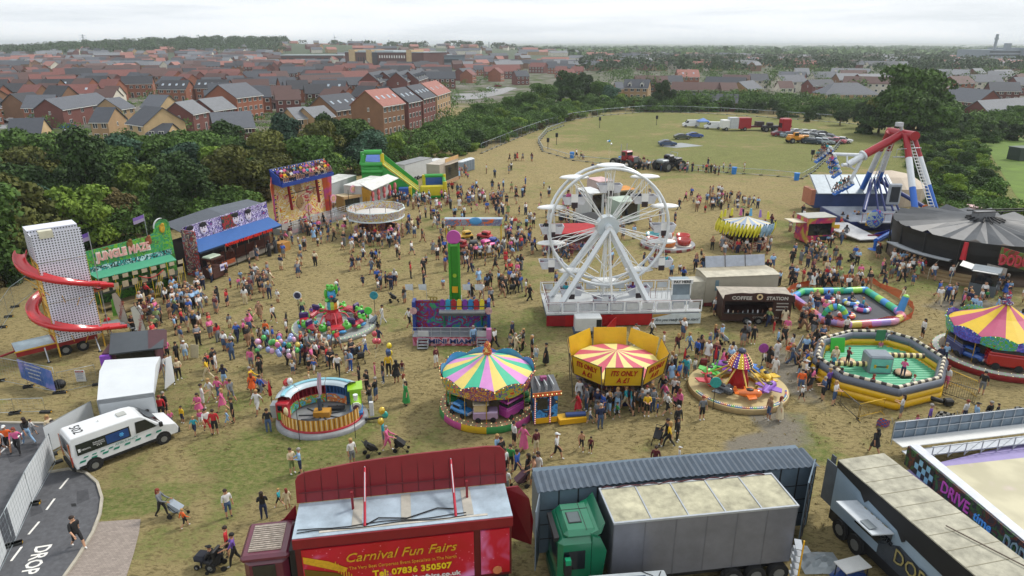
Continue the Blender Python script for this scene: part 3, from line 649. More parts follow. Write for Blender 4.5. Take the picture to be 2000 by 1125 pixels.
for A,B,vt,lb in(((1134,107),(1166,107),100,'long white warehouse left of the plain woods'),((1352,103),(1400,103),100,'narrow white warehouse roof in the far woods'),((1405,109),(1447,108),104,'white factory shed beyond the suburb trees'),((1733,118),(1753,118),112,'small bright white unit beyond the right trees'),((1148,95),(1182,95),91,'faint white shed near the horizon'),((0,122),(22,121),113,'white flat unit at the left edge')):
 block('warehouse',lb,'warehouse',A,B,vt,40,lowblock(P('#b9bec2',.5),P('#d5d8da',.5),2))
def hosp(root,Ln,h,D):
 mb=MB();mb.b(0,Ln,0,D,0,h,P('#7f8a94',.6));mb.b(Ln*.85,Ln*1.6,-5,D,0,h*1.12,P('#77828c',.6));mb.build('wall',root)
 for k in range(4):mb=MB();z=h*(.14+k*.22);mb.b(1,Ln*.84,-.3,0,z,z+h*.09,PANE);mb.build('window_band',root)
 mb=MB();mb.cyl((Ln*.22,6,h),(Ln*.22,6,h+17),1.6,P('#8d979f',.6));mb.b(Ln*.19,Ln*.25,4,8,h+11,h+13,P('#8d979f',.6));mb.build('mast',root);mb=MB();mb.b(Ln*.5,Ln*.62,3,9,h+.003,h+7,P('#87919a',.6));mb.build('plant_room',root)
block('hospital','large faint blue grey hospital block on the right horizon','hospital',(1926,126),(1998,126),97,60,hosp)
GV=P('#8b949b',.5,.3)
def pylon(u,vt,d,lb):
 x=(u-1000)/F*(d*ct+CH*st);h=ZH((x,d),vt);r=thing('pylon',lb,'pylon',(x,d,0));mb=MB()
 for sx in(-1,1):
  for sy in(-1,1):mb.cyl((sx*4,sy*4,0),(sx*.4,sy*.4,h),.28,GV,n=4)
 for k in range(6):z=h*(.1+.14*k);s_=4-3.6*z/h;s2=4-3.6*(z+h*.13)/h;mb.cyl((-s_,-s_,z),(s2,-s2,z+h*.13),.2,GV,n=3);mb.cyl((s_,-s_,z),(-s2,-s2,z+h*.13),.2,GV,n=3)
 mb.build('tower',r)
 for z in(.72,.83,.94):mb=MB();mb.cyl((-7,0,h*z),(7,0,h*z),.3,GV,n=4);mb.build('crossarm',r)
pylon(169,67,1500,'faint lattice pylon rising left of the wooded hill');pylon(376,71,1800,'faint lattice pylon above the right end of the wooded hill');pylon(537,76,2200,'small faint pylon left of the wind turbine')
x=(655-1000)/F*(2600*ct);r=thing('wind_turbine','faint white wind turbine on the horizon left of the chimneys','wind turbine',(x,2600,0));mb=MB();hh=ZH((x,2600),72);mb.cyl((0,0,0),(0,0,hh),1.6,GV,r1=1.0);mb.build('tower',r)
for k in range(3):a=pi/2+k*2*pi/3+.2;mb=MB();mb.cyl((0,-2,hh),(cos(a)*16,-2,hh+sin(a)*16),.8,GV,r1=.25,n=5);mb.build('blade',r)
for i,(u,vt,lb)in enumerate(((683,80,'leftmost thin chimney of the far works'),(687,76,'taller of the left pair of far chimneys'),(760,78,'left chimney of the tall pair on the horizon'),(766,80,'right chimney of the tall pair on the horizon'),(773,82,'short chimney right of the tall pair'),(798,79,'lone chimney in the middle of the far works'),(813,80,'chimney right of the middle of the far works'),(955,82,'lone mast far right of the works'))):
 x=(u-1000)/F*(3000*ct);r=thing('chimney_stack',lb,'chimney',(x,3000,0));hh=ZH((x,3000),vt);mb=MB();mb.cyl((0,0,0),(0,0,hh),4,GV,r1=2.4);mb.build('shaft',r)
 # ---- estate details: road with roundabout, cars, verge
sheet('road',[(905,195),(935,193),(980,184),(1010,172),(990,170),(960,178),(930,182),(895,183),(880,187),(885,194)],.02,P('#8b8b8c',.9))
sheet('road',[(0,232),(130,228),(170,300),(140,300),(120,250),(-60,252)],.02,P('#85868a',.9))
sheet('road',[(1480,205),(1600,190),(1600,183),(1480,188)],.02,P('#8b8b8c',.9))
sheet('grass_verge',[(1540,200),(1605,200),(1600,187),(1550,190)],.025,P('#66803a',.95,0,.3,.3))
sheet('playing_field',[(990,132),(1200,131),(1180,121),(1010,121)],.03,P('#55704a',.95,0,.2,.02))
fm=P('#5c7524',.95,0,.35,.25)
sheet('mown_field',[(1918,272),(1935,268),(2120,268),(2300,460),(2060,470),(1995,400),(1955,335)],.02,fm)
# ================= cars
TY=P('#17181a',.8,0,.2);RIM=P('#8c9094',.35,.6,.1);CG=P('#161c22',.1,0,.05,spec=.9)
def wheel(mb_parent,x,y,r,w_=.2,name='wheel'):
 mb=MB();mb.cyl((0,-w_/2,0),(0,w_/2,0),r,TY,n=14);o=mb.build(name,mb_parent,(x,y,r));m2=MB();m2.cyl((0,-w_/2-.012,0),(0,w_/2+.012,0),r*.55,RIM,n=10);m2.build('rim',o);return o
def make_car(col,label,cat='car',van=False,group=None,wrecked=False):
 root=thing('parked_van' if van else 'parked_car',label,cat,group=group);body=P(col,.25,.1,.06,spec=.8);mb=MB()
 if van:prof=[(-2.3,.35),(2.45,.35),(2.5,.95),(1.75,1.25),(1.1,2.0),(-2.25,2.05),(-2.35,1.0)]
 else:prof=[(-2.05,.3),(2.1,.3),(2.15,.7),(1.9,.88),(1.0,.98),(.35,1.42),(-.9,1.45),(-1.75,1.05),(-2.1,.95)]
 hw=.95 if van else .86;n=len(prof);rr=[]
 for(x,z)in prof:rr.append((x,z,hw if z<1.1 else hw*.86))
 vs=[(x,-h_,z)for x,z,h_ in rr]+[(x,h_,z)for x,z,h_ in rr]
 mb.add(vs,[tuple(range(n)),tuple(range(2*n-1,n-1,-1))]+[(i,i+n,(i+1)%n+n,(i+1)%n)for i in range(n)],body);mb.build('body',root)
 mb=MB()
 if van:
  for s_ in(-1,1):mb.add([(.75,s_*hw*.93,1.2),(1.6,s_*hw*.955,1.2),(1.05,s_*hw*.885,1.85),(.75,s_*hw*.885,1.85)],[(0,1,2,3)],CG)
  mb.add([(1.73,-.78,1.3),(1.73,.78,1.3),(1.17,.72,1.97),(1.17,-.72,1.97)],[(0,1,2,3)],CG)
 else:
  mb.add([(.97,-.74,1.02),(.97,.74,1.02),(.42,.68,1.4),(.42,-.68,1.4)],[(0,1,2,3)],CG);mb.add([(-1.72,-.72,1.09),(-1.72,.72,1.09),(-.98,.68,1.43),(-.98,-.68,1.43)],[(0,1,2,3)],CG)
  for s_ in(-1,1):mb.add([(-1.45,s_*.87,1.03),(.85,s_*.87,1.0),(.32,s_*.765,1.38),(-.88,s_*.765,1.4)],[(0,1,2,3)],CG)
 mb.build('window_glass',root)
 for s_ in(-1,1):mb=MB();mb.b(2.12 if not van else 2.46,2.17 if not van else 2.51,s_*.6-.18,s_*.6+.18,.6,.75,P('#d8dde0',.2));mb.build('headlight',root)
 for x in((-1.35,1.35)if not van else(-1.4,1.55)):
  for s_ in(-1,1):wheel(root,x,s_*(hw-.08),.31 if not van else .34)
 return root
car0={}
def car(u,v,rz,col,label,group,van=False,z=0,roll=0):
 r=make_car(col,label,'van' if van else 'car',van,group);g=G(u,v);r.location=(g.x,g.y,z);r.rotation_euler=(roll,0,rz);return r
for u,v,rz,col,lb in((12,242,.1,'#1d1e22','dark car by the orange gable at the left edge'),(24,240,.2,'#c9ccd0','silver car on the drive beside the orange gable'),(104,243,.5,'#26272c','dark car in the gap right of the orange house'),(133,251,1.2,'#1f4f86','blue car on the estate road above the wood'),(140,281,.1,'#cfd3d6','silver car roof just above the tree tops'),(868,213,.8,'#d8dadd','white car in front of the terrace end'),(958,175,.2,'#e4e5e6','white car by the roundabout'),(965,178,.9,'#d0d2d4','silver car leaving the roundabout'),(972,170,.3,'#8a2a2a','red car near the roundabout'),(1493,188,.1,'#26272b','dark car right of the end house'),(1505,195,.1,'#9a2f2f','red car on the far street'),(1478,196,0,'#2b2e33','dark estate car by the hedge street')):
 car(u,v,rz,col,lb,'cars parked in the estate')
car(1447,192,.1,'#dfe2e4','white van parked beside the end house',None,True)
pts=[]
while len(pts)<5200:
 y=21+60*random.random()**1.3;x=random.uniform(-.75,.78)*y
 if x<-12 and y<34:continue
 pts.append((x,y,0))
q_=[]
for x,y,z in pts:q,f=leaves([(x,y,.02,random.uniform(.08,.26),.04)],7,random.uniform(.05,.12));q_.append(q)
q=np.concatenate(q_);q[:,2]=np.abs(q[:,2])+.004;me=bpy.data.meshes.new('mown_hay');np_mesh(me,q,np.arange(len(q)).reshape(-1,4));me.materials.append(P('#857750',.95,0,.3,.4));o=bpy.data.objects.new('mown_hay',me);C.objects.link(o);tag(o,'loose clumps of dry mown hay lying over the whole field','hay',kind='stuff')
for q_ in(((20,905),(75,880),(70,860),(10,880)),((150,985),(175,975),(172,955),(150,960)),((60,1010),(85,1000),(78,985),(60,992))):sheet('road_patch',q_,.0105,P('#46474b',.95,0,.3,3))
sheet('drain_cover',((140,990),(150,989),(148,983),(139,984)),.014,P('#2f2f31',.6,.5,.3,8))
# ================= FOREGROUND VEHICLES
def PT(u,v,Y):
 a=(u-1000)/F;b=(562.5-v)/F;t=Y/(ct+b*st);return Vector((t*a,Y,CH-t*(st-b*ct)))
RED=P('#7c1420',.35,0,.12,1.2);DKRED=P('#5a0f18',.4,0,.15);BLK=P('#16171a',.6,0,.2);CREAM=P('#b9b296',.7,0,.25,.8);ALU=P('#a9afb6',.4,.4,.15);WHT=P('#d9dad8',.5,0,.08);YEL=P('#d9a514',.5,0,.1)
GREYP=P('#7a8088',.5,.2,.15,1.0);RUST=P('#6b5a45',.9,0,.4,2)
def wheels(root,xs_,yh,r,W=.3):
 for x in xs_:
  for s_ in(0,yh):wheel(root,x,s_,r,W)
  # --- red show lorry
def star_panel():
 m,nt,b=newmat('pink starry artwork');t=nd(nt,'ShaderNodeTexCoord');n=nd(nt,'ShaderNodeTexNoise',Scale=.45,Detail=3.0,Distortion=.6);L(nt,t.outputs['Object'],n.inputs['Vector'])
 r=nd(nt,'ShaderNodeValToRGB');e=r.color_ramp.elements;e[0].position=.36;e[0].color=(*lin('#a8121c'),1);e[1].position=.76;e[1].color=(*lin('#d98fc8'),1);x=e.new(.56);x.color=(*lin('#b8142e'),1)
 L(nt,n.outputs['Fac'],r.inputs[0]);vo=nd(nt,'ShaderNodeTexVoronoi',Scale=4.0);L(nt,t.outputs['Object'],vo.inputs['Vector'])
 mr=nd(nt,'ShaderNodeMapRange');mr.inputs[1].default_value=.02;mr.inputs[2].default_value=.14;mr.inputs[3].default_value=.85;mr.inputs[4].default_value=0;L(nt,vo.outputs['Distance'],mr.inputs[0])
 mx=nd(nt,'ShaderNodeMixRGB');mx.inputs[2].default_value=(*lin('#f3b6c8'),1);L(nt,mr.outputs[0],mx.inputs[0]);L(nt,r.outputs[0],mx.inputs[1]);L(nt,mx.outputs[0],b.inputs['Base Color']);b.inputs['Roughness'].default_value=.3;return m
t=thing('show_lorry','red show lorry with carnival fun fairs writing and a raised red board','lorry',(-8.9,22.7,0),R(9.3));Lr,Wr,Hr=9.0,2.3,4.0
mb=MB();mb.b(0,Lr,0,Wr,.95,Hr-.05,DKRED);mb.b(-.05,Lr+.05,-.08,0,Hr-.45,Hr,RED);mb.b(.1,Lr-.1,.2,Wr-.2,.6,.95,BLK);mb.build('body',t)
mb=MB();mb.b(-.05,Lr+.05,0,Wr,Hr-.048,Hr+.03,P('#a3b3c0',.35,.1,.35,.9));
for x in(2.3,4.35,7.0):mb.b(x,x+.42,.35,Wr-.1,Hr+.031,Hr+.05,P('#a8a49a',.7,0,.3,1.2))
mb.b(1.0,8.0,.18,.3,Hr+.031,Hr+.055,P('#b7b1a6',.8,0,.3));rf=mb.build('roof',t)
mb=MB()
for y,a in((.28,0),(.42,1.4)):mb.tube([(.1+k*.7,y+.06*sin(k*1.3+a),Hr+.07)for k in range(11)],.022,BLK,5)
mb.tube([(2.9,.35,Hr+.08),(3.4,.7,Hr+.09),(4.6,.5,Hr+.08),(5.9,.95,Hr+.09),(6.6,.8,Hr+.08)],.03,BLK,5);mb.build('cable',rf)
mb=MB();mb.b(.25,7.35,-.075,-.002,1.15,3.45,star_panel());mb.b(7.65,8.9,-.075,-.002,1.15,3.45,star_panel());mb.build('artwork_panel',t)
GOLD=P('#d7a92a',.4,.2,.25,6);YL2=P('#e0c21e',.5,0,.05)
text('Carnival Fun Fairs',.62,GOLD,t,(4.25,-.12,2.85),shear=.35,width=4.6,depth=.02)
text('The Very Best Corporate Event Specialists in The North',.22,P('#d99a2a',.5),t,(4.35,-.12,2.33),width=4.5,depth=.012)
text('Tel: 07836 350507',.42,YL2,t,(4.7,-.12,1.9),width=3.35,depth=.015,off=.012)
text('www.carnivalfunfairs.co.uk',.3,WHT,t,(4.75,-.12,1.45),width=4.0,depth=.012,off=.008)
mb=MB()
for k in range(3):
 z=3.15-.62*k;mb.ext([(.3,-.1,z),(1.3+.25*k,-.1,z-.35),(2.05+.2*k,-.1,z-.8),(1.9+.2*k,-.1,z-1.0),(.3,-.1,z-.32)],(0,-.012-.002*k,0),(GOLD,P('#6b5312',.5,.2),P('#b9a11a',.5))[k])
for k in range(7):mb.b(1.55+k*.1,1.59+k*.1,-.125,-.1,2.3-k*.12,2.75-k*.12,GOLD)
mb.build('painted_swing_ride',t)
mb=MB();mb.cyl((8.35,-.1,1.35),(8.35,-.14,1.35),.2,P('#c77a50',.5),n=16);mb.build('badge',t)
# raised board behind the roof: tilted back, curved ends
out=[(-.1,.0)];pr=[(-.15,.0),(-.15,1.1),(-.05,1.3),(.25,1.45),(2.5,1.72),(5,1.86),(8.3,1.92),(8.9,1.86),(9.12,1.6),(9.15,0)]
ang=R(24);mb=MB();mb.ext([(x,Wr+.02+z*sin(ang)*.5,Hr+.04+z*cos(ang))for x,z in pr],(0,.09,0),RED)
mb.b(0,9,Wr-.04,Wr+.0,Hr+.55,Hr+.6,DKRED)
for k in range(13):x=.25+k*.7;mb.cyl((x,Wr-.01,Hr+.05),(x,Wr+.36,Hr+1.5),.018,DKRED,n=4)
bd=mb.build('raised_board',t)
for x in(2.85,6.65):mb=MB();mb.cyl((x,.3,Hr+.05),(x,Wr+.3,Hr+1.35),.06,P('#a51830',.3,.2));mb.cyl((x,1.2,Hr+.6),(x,Wr+.33,Hr+1.4),.03,ALU);mb.build('board_strut',t)
for x in(2.3,7.25):mb=MB();mb.b(x-.05,x+.05,1.5,1.62,Hr,Hr+.9,RED);mb.build('board_bracket',t)
mb=MB();mb.ext([(-.2,Wr-.05,.9),(-.2,Wr-.05,Hr),(-.75,Wr-.05,3.35),(-1.3,Wr-.05,3.0),(-1.9,Wr-.05,2.85),(-2.3,Wr-.05,2.5),(-2.4,Wr-.05,.9)],(0,.06,0),RED);mb.build('wing_board',t)
mb=MB();mb.ext([(Lr+.1,Wr+.3,.9),(Lr+.1,Wr+.3,3.6),(Lr+.7,Wr+.2,3.7),(Lr+1.15,Wr-.1,3.2),(Lr+1.3,Wr-.4,2.2),(Lr+1.2,Wr-.5,.9)],(.02,-.08,0),RED);mb.build('wing_board',t)
MAR=P('#5b1f33',.25,0,.1,1,spec=.8);mb=MB();mb.rb(-2.1,-.35,.05,2.2,.9,3.1,MAR,.22);mb.rb(-2.2,-.25,.0,2.25,3.0,3.35,MAR,.12);mb.rb(-2.3,-.4,.1,2.15,.4,1.1,DKRED,.1);cb=mb.build('cab',t)
mb=MB();mb.b(-1.9,-.6,.3,1.95,3.352,3.39,P('#9d8f84',.7,.1,.5,4));
for k in range(12):mb.b(-1.88,-.62,.35+k*.13,.39+k*.13,3.392,3.43,P('#b0a79c',.6,.2,.5,5))
mb.build('roof_rack',cb);mb=MB();mb.b(-1.75,-.85,.02,.045,1.9,2.85,CG);mb.b(-2.13,-2.095,.35,1.9,1.9,2.75,CG);mb.build('cab_window',cb)
mb=MB();mb.b(-2.2,-2.0,-.25,-.05,1.9,2.5,BLK);mb.build('mirror',cb);mb=MB();mb.b(-.28,-.05,.2,2.0,.7,3.3,BLK);mb.build('cab_back',cb)
wheels(t,(-1.5,6.3,7.5),2.2,.5)
# --- green cab with grey box trailer
t=thing('box_lorry','green cab lorry with long grey box trailer and stained cream roof','lorry',(4.3,23.7,0),R(8.1));Lg,Wg,Hg=8.3,2.4,4.0
SID=P('#777a84',.35,.35,.22,.7)
mb=MB();mb.b(0,Lg,0,Wg,1.0,Hg-.06,SID)
for k in range(7):x=k*Lg/6;mb.b(max(0,x-.025),min(Lg,x+.025),-.012,0,1.0,Hg-.06,P('#6a6d76',.4,.3))
mb.b(.2,Lg-.2,.3,Wg-.3,.55,1.0,BLK);mb.build('trailer_body',t)
mb=MB();mb.b(.04,Lg-.04,.06,Wg-.06,Hg-.058,Hg-.02,P('#aca88f',.75,0,.45,1.6));rf=mb.build('roof',t)
mb=MB();mb.b(-.03,Lg+.03,-.03,.06,Hg-.07,Hg+.02,ALU);mb.b(-.03,Lg+.03,Wg-.06,Wg+.03,Hg-.07,Hg+.02,ALU);mb.b(-.03,.04,.061,Wg-.061,Hg-.07,Hg+.02,ALU);mb.b(Lg-.04,Lg+.03,.061,Wg-.061,Hg-.07,Hg+.02,ALU)
for k in range(1,5):x=k*Lg/5;mb.b(x-.03,x+.03,.061,Wg-.061,Hg-.019,Hg+.012,ALU)
mb.build('roof_rail',rf);mb=MB();mb.tube([(.1+k*.27,Wg+.0+.05*sin(k*1.7),Hg+.02+.03*sin(k*2.3))for k in range(30)],.035,P('#4a2228',.8),5);mb.build('loose_strap',rf)
mb=MB();mb.b(.02,.05,.1,Wg-.1,1.05,Hg-.2,GREYP);mb.build('front_bulkhead',t)
wheels(t,(5.6,6.7,7.8),Wg-.05,.48)
GC=P('#146b4c',.22,.1,.08,1,spec=.9);mb=MB()
mb.rb(-2.35,-.75,.0,2.35,.9,3.3,GC,.2);mb.rb(-2.1,-.6,.12,2.23,3.2,3.62,GC,.2);mb.ext([(-.95,.1,3.2),(-.5,.12,3.45),(-.35,.14,3.95),(-.62,.14,3.62),(-.95,.1,3.5)],(0,2.15,0),GC)
for y in(.02,2.2):mb.ext([(-.9,y,1.2),(-.4,y,1.2),(-.25,y,2.6),(-.55,y,3.3),(-.9,y,3.4)],(0,.12,0),GC)
mb.rb(-2.45,-.8,.02,2.33,.35,1.0,P('#12402f',.4),.1);cb=mb.build('cab',t)
mb=MB();mb.b(-1.75,-1.25,.75,1.4,3.622,3.66,P('#4f5a5c',.2));mb.b(-1.79,-1.21,.71,1.44,3.62,3.64,BLK);mb.build('roof_hatch',cb)
mb=MB();mb.b(-1.12,-1.1,.2,2.1,3.621,3.632,BLK);mb.b(-2.0,-.75,1.62,1.65,3.621,3.632,BLK);mb.ext([(-2.3,.3,3.1),(-2.28,.3,3.3),(-2.28,2.0,3.3),(-2.3,2.0,3.1)],(-.2,0,-.03),BLK);mb.build('roof_groove',cb)
mb=MB();mb.b(-2.12,-1.2,-.02,.004,1.8,2.75,CG);mb.b(-2.375,-2.345,.25,2.1,1.8,2.8,CG);mb.build('cab_window',cb)
mb=MB();mb.b(-2.15,-1.85,-.35,-.12,1.8,2.5,BLK);mb.b(-2.12,-1.88,-.37,-.14,2.35,2.6,P('#1c8a62',.25));mb.build('mirror',cb);wheels(t,(-1.75,),2.3,.5)
# --- long grey panelled hall trailer behind
t=thing('panel_trailer','long slate grey trailer with corrugated roof and panelled sides behind the green cab','trailer',(1.25,25.95,0),R(8.5));L2,W2,H2=13.5,1.9,4.0
PB=P('#5f7180',.45,.15,.2,.8);mb=MB();mb.b(0,L2,0,W2,.5,H2-.1,PB)
for k in range(16):x=k*L2/15;mb.b(max(0,x-.03),min(L2,x+.03),-.02,0,.5,H2-.1,BLK)
for z in(1.3,2.1,2.9):mb.b(0,L2,-.015,-.001,z-.02,z+.02,BLK);mb.b(L2,L2+.015,0,W2,z-.02,z+.02,BLK)
mb.build('wall',t);mb=MB();n_=90;yz=[]
vs=[];fs=[]
for i in range(n_+1):
 x=-.12+i*(L2+.24)/n_;z=H2+(.04 if i%2 else-.02)+(.12*sin(x*.23));vs+=[(x,-.12,z-.03),(x,W2-.55,z+.06)]
fs=[(2*i,2*i+2,2*i+3,2*i+1)for i in range(n_)];mb.add(vs,fs,P('#4d5966',.4,.3,.25,1.5));mb.build('corrugated_roof',t)
mb=MB();mb.ext([(-.4,-1.1,.5),(-.4,-1.1,3.7),(-.02,-.03,3.95),(-.02,-.03,.5)],(.05,0,0),P('#6d7884',.5));mb.build('open_end_door',t)
for x,y in((1,.2),(12,.2),(1,1.7),(12,1.7)):mb=MB();mb.cyl((x,y,0),(x,y,.5),.08,BLK);mb.build('jack_leg',t)
# grey vertical panel fence at right end
t=thing('panel_screen','tall grey panelled screen standing at the right end of the long trailer','screen',(*G(1556,1085).xy,0),R(60));mb=MB();mb.b(0,2.2,0,.06,.1,4.1,PB)
for x in(0,.72,1.45,2.2):mb.b(x-.03,x+.03,-.03,0,.1,4.1,BLK)
for z in(.9,1.7,2.5,3.3):mb.b(0,2.2,-.028,-.001,z-.02,z+.02,BLK)
mb.build('panel',t)
# small white trailer roof at the bottom
t=thing('small_trailer','low white trailer roof with a dark hatch at the bottom edge','trailer',(*G(1150,1135,2.2).xy,0),R(6));mb=MB();mb.rb(0,3.3,-2.0,.35,.5,2.2,P('#b3bbc0',.4,.2,.2,1),.06);mb.build('body',t);mb=MB();mb.b(1.6,2.4,-.45,.05,2.202,2.24,P('#2e4058',.3));mb.build('roof_hatch',t);mb=MB();mb.tube([(2.3,.3,2.22),(2.7,0,2.23),(2.6,-.6,2.22),(3.1,.2,2.23)],.02,BLK,4);mb.build('cable',t);wheels(t,(1.5,),-1.8,.35)
# --- dodgem pay trailer black and white
t=thing('dodgem_trailer','black and white dodgem trailer with cream roof and open white flap','trailer',(16.0,28.6,0),R(-77.0));L3,W3,H3=8.4,2.55,3.8
mb=MB();mb.b(0,L3,0,W3,1.0,H3-.04,P('#8fa3b4',.4,.1,.12,.6));mb.b(0,L3,-.0,W3,.45,.999,BLK);mb.build('wall',t)
mb=MB();mb.b(-.03,L3+.03,-.03,W3+.03,H3-.038,H3+.02,P('#a5a291',.75,0,.45,1.6));
for k in range(1,9):mb.b(k*.93,k*.93+.025,0,W3,H3+.021,H3+.035,P('#8d8874',.8))
rf=mb.build('roof',t);mb=MB();mb.cyl((5.3,1.1,H3+.1),(8.3,2.3,H3+.1),.03,P('#6a5f55',.7));mb.build('pole',rf)
mb=MB()
for k,(a,b_)in enumerate(((-.02,2.2),(2.2,4.6),(4.6,8.42))):mb.ext([(a,-.02,H3-.04),(b_,-.02,H3-.04),(b_,-.02,H3-.75-.35*k),(b_-.15,-.02,H3-.95-.3*k),(b_-.5,-.02,H3-.6-.3*k),(a,-.02,H3-.38-.3*k)],(0,-.02-.003*k,0),BLK)
mb.ext([(3.3,-.02,1.0),(3.3,-.02,1.55),(4.4,-.02,2.3),(8.4,-.02,1.7),(8.4,-.02,1.0)],(0,-.03,0),P('#3a4048',.5,0,.3));mb.build('painted_bolts',t)
dm=P('#9a8f5a',.5,0,.3,4);ou=P('#20242a',.5)
text('DRIVE',.6,P('#8d8560',.5,0,.3,4),t,(2.75,-.07,2.45),rz=0,shear=.3,width=1.6,depth=.02);text('time',.5,ou,t,(3.55,-.08,2.1),shear=.3,width=.9)
text('DODGEMS',1.0,dm,t,(6.3,-.09,1.75),width=4.0,depth=.03);text('DODGEMS',1.08,ou,t,(6.3,-.085,1.75),width=4.1,depth=.02,off=.03)
mb=MB();mb.ext([(1.6,-.04,2.6),(4.0,-.04,2.6),(4.0,-1.2,2.75),(1.6,-1.2,2.75)],(0,0,.06),P('#c5ccd2',.35));mb.b(3.1,3.7,-1.1,-.7,2.83,2.85,P('#707a80',.6));mb.build('awning_flap',t)
mb=MB();mb.b(1.7,3.9,-.03,-.005,1.5,2.55,CG);mb.build('serving_window',t)
mb=MB();mb.b(-.9,-.05,.1,.16,1.0,3.3,P('#4d5660',.5));mb.build('open_door',t);mb=MB();mb.b(-1.2,-.9,.6,.66,1.0,3.3,P('#444c55',.5));mb.build('open_door',t)
mb=MB();mb.ext([(L3+.05,-1.3,3.2),(L3+.05,.3,3.7),(L3+.5,2.8,3.7),(L3+.5,1.2,2.9)],(0,0,.05),P('#5b6a78',.4));mb.build('rear_canopy',t)
wheels(t,(1.0,2.1),W3-.1,.5)
# clutter between the trailers
for i,(u,v,c,s_,lb,ct_)in enumerate(((1600,1100,'#9aa2a6',.5,'heap of crumpled clear plastic sheeting on the grass','plastic sheeting'),(1655,1122,'#2f4a86',.45,'blue and white folded cover leaning by the lorry wheels','cover'),(1560,1078,'#cfd3d4',.3,'small crumpled white bag near the trailer steps','bag'))):
 t=thing('plastic_sheeting' if i==0 else 'folded_cover' if i==1 else 'plastic_bag',lb,ct_,(*G(u,v).xy,0));mb=MB()
 q=[(x*.16*s_*3,y*.12*s_*3,max(0,.5*s_*math.exp(-(x*x+y*y)/10)*random.uniform(.4,1.2)))for y in range(-4,5)for x in range(-4,5)];mb.add(q,[(j*9+k,j*9+k+1,j*9+k+10,j*9+k+9)for j in range(8)for k in range(8)],P(c,.3,0,.2));mb.build('sheet',t)
t=thing('white_board','white table top with folded legs lying between the trailers','table',(*G(1660,1128).xy,0),.3);mb=MB();mb.b(-.7,.7,-.4,.4,.72,.77,WHT);mb.build('table_top',t)
for x in(-.6,.6):
 for y in(-.3,.3):mb=MB();mb.cyl((x,y,0),(x,y,.72),.025,BLK);mb.build('leg',t)
t=thing('ladder','yellow and grey access steps against the end of the grey trailer','steps',(*G(1556,1150).xy,0),R(75));mb=MB();mb.b(0,.06,0,.06,0,2.6,YEL);mb.build('stile',t)
for k in range(6):mb=MB();mb.b(.06,.75,0,.3,.3+k*.35,.34+k*.35,ALU);mb.build('tread',t)
# --- dodgem track
t=thing('dodgem_track','open dodgem track with cream floor, white sides and neon drive time sign','dodgem track',(18.9,30.3,0),R(-77+15.5));
a=G(1742,880,1.0);root=t;t.rotation_euler.z=0;t.location=(0,0,0)
FLm=ART('track floor',['#b0aa8c','#bcb698','#a8a286','#c4abb4'],.25,.3,soft=True);LIL=P('#8f84b5',.6,0,.1)
def q3(px,z):p=G(*px,z);return(p.x,p.y,z)
fl=[q3(p,.55)for p in((1790,945),(2060,1160),(2400,1100),(2400,850),(1990,895))]
mb=MB();mb.ext([q3(p,.45)for p in((1750,925),(2060,1200),(2500,1100),(2400,820),(1990,868))],(0,0,.07),LIL);mb.build('surround',root)
mb=MB();mb.ext([q3(p,.53)for p in((1838,912),(2080,1100),(2400,1100),(2400,850),(1995,895))],(0,0,.03),FLm);mb.build('floor',root)
e0,e1=Vector(q3((1776,872),1.7)),Vector(q3((2010,1068),1.7));d=(e1-e0);n_=Vector((-d.y,d.x,0)).normalized()
mb=MB();mb.ext([e0,e1,e1+n_*.55,e0+n_*.55],(0,0,.1),P('#c9cdd6',.4));mb.build('side_capping',root)
sg=ART('dodgem sign art',['#171a2a','#2c5a2a','#1c1f30','#5a2a1c','#14203a'],1.3,2.0);mb=MB();o_=Vector((0,0,-1.15));mb.ext([e0+o_,e1+o_,e1+Vector((0,0,.05)),e0+Vector((0,0,.05))],tuple(-n_*.1),sg);sb=mb.build('sign_board',root)
sa=atan2(d.y,d.x);mid=lambda f,z=0:e0+d*f-n_*.13+Vector((0,0,z))
text('DRIVE',.9,P('#9a3f9a',.4,emit=.25),root,mid(.47,-.55),rot=(pi/2,0,sa),width=1.9,depth=.03);text('time',.7,P('#3f7fc8',.4,emit=.25),root,mid(.70,-.6),rot=(pi/2,0,sa),width=1.1,depth=.03);text('DODGEMS',1.0,P('#8fb0c8',.3,.4),root,mid(1.02,-.6),rot=(pi/2,0,sa),width=2.6,depth=.04)
mb=MB()
for i in range(5):
 for j in range(3):mb.ext([mid(.1+.035*(i+1),0)+Vector((0,0,-.1-.34*j)),mid(.1+.035*i,0)+Vector((0,0,-.1-.34*j)),mid(.1+.035*i,0)+Vector((0,0,-.44-.34*j)),mid(.1+.035*(i+1),0)+Vector((0,0,-.44-.34*j))],tuple(-n_*.01),P('#7fb2cf',.4)if(i+j)%2 else P('#12161c',.4))
mb.build('chequered_panel',root)
# far side: railing panel, trusses
f0,f1=G(1735,885,0),G(2130,838,0);dd=f1-f0;Lf=dd.length;ra=atan2(dd.y,dd.x);
def L2W(x,y,z):c_,s_=cos(ra),sin(ra);return(f0.x+x*c_-y*s_,f0.y+x*s_+y*c_,z)
mb=MB();mb.ext([L2W(0,0,1.0),L2W(Lf,0,1.0),L2W(Lf,0,2.1),L2W(0,0,2.1)],(0,.04,0),P('#6f8090',.35,.4,.2));mb.build('side_screen',root)
mb=MB()
for z in(1.0,1.55,2.12):mb.cyl(L2W(0,-.05,z),L2W(Lf,-.05,z),.03,ALU,n=6)
for k in range(int(Lf/.75)):mb.cyl(L2W(k*.75,-.05,.6),L2W(k*.75,-.05,2.15),.022,ALU,n=5)
for k in range(int(Lf/.12)):mb.cyl(L2W(k*.12,0,2.12),L2W(k*.12,0,2.22),.012,ALU,n=3,cap=False)
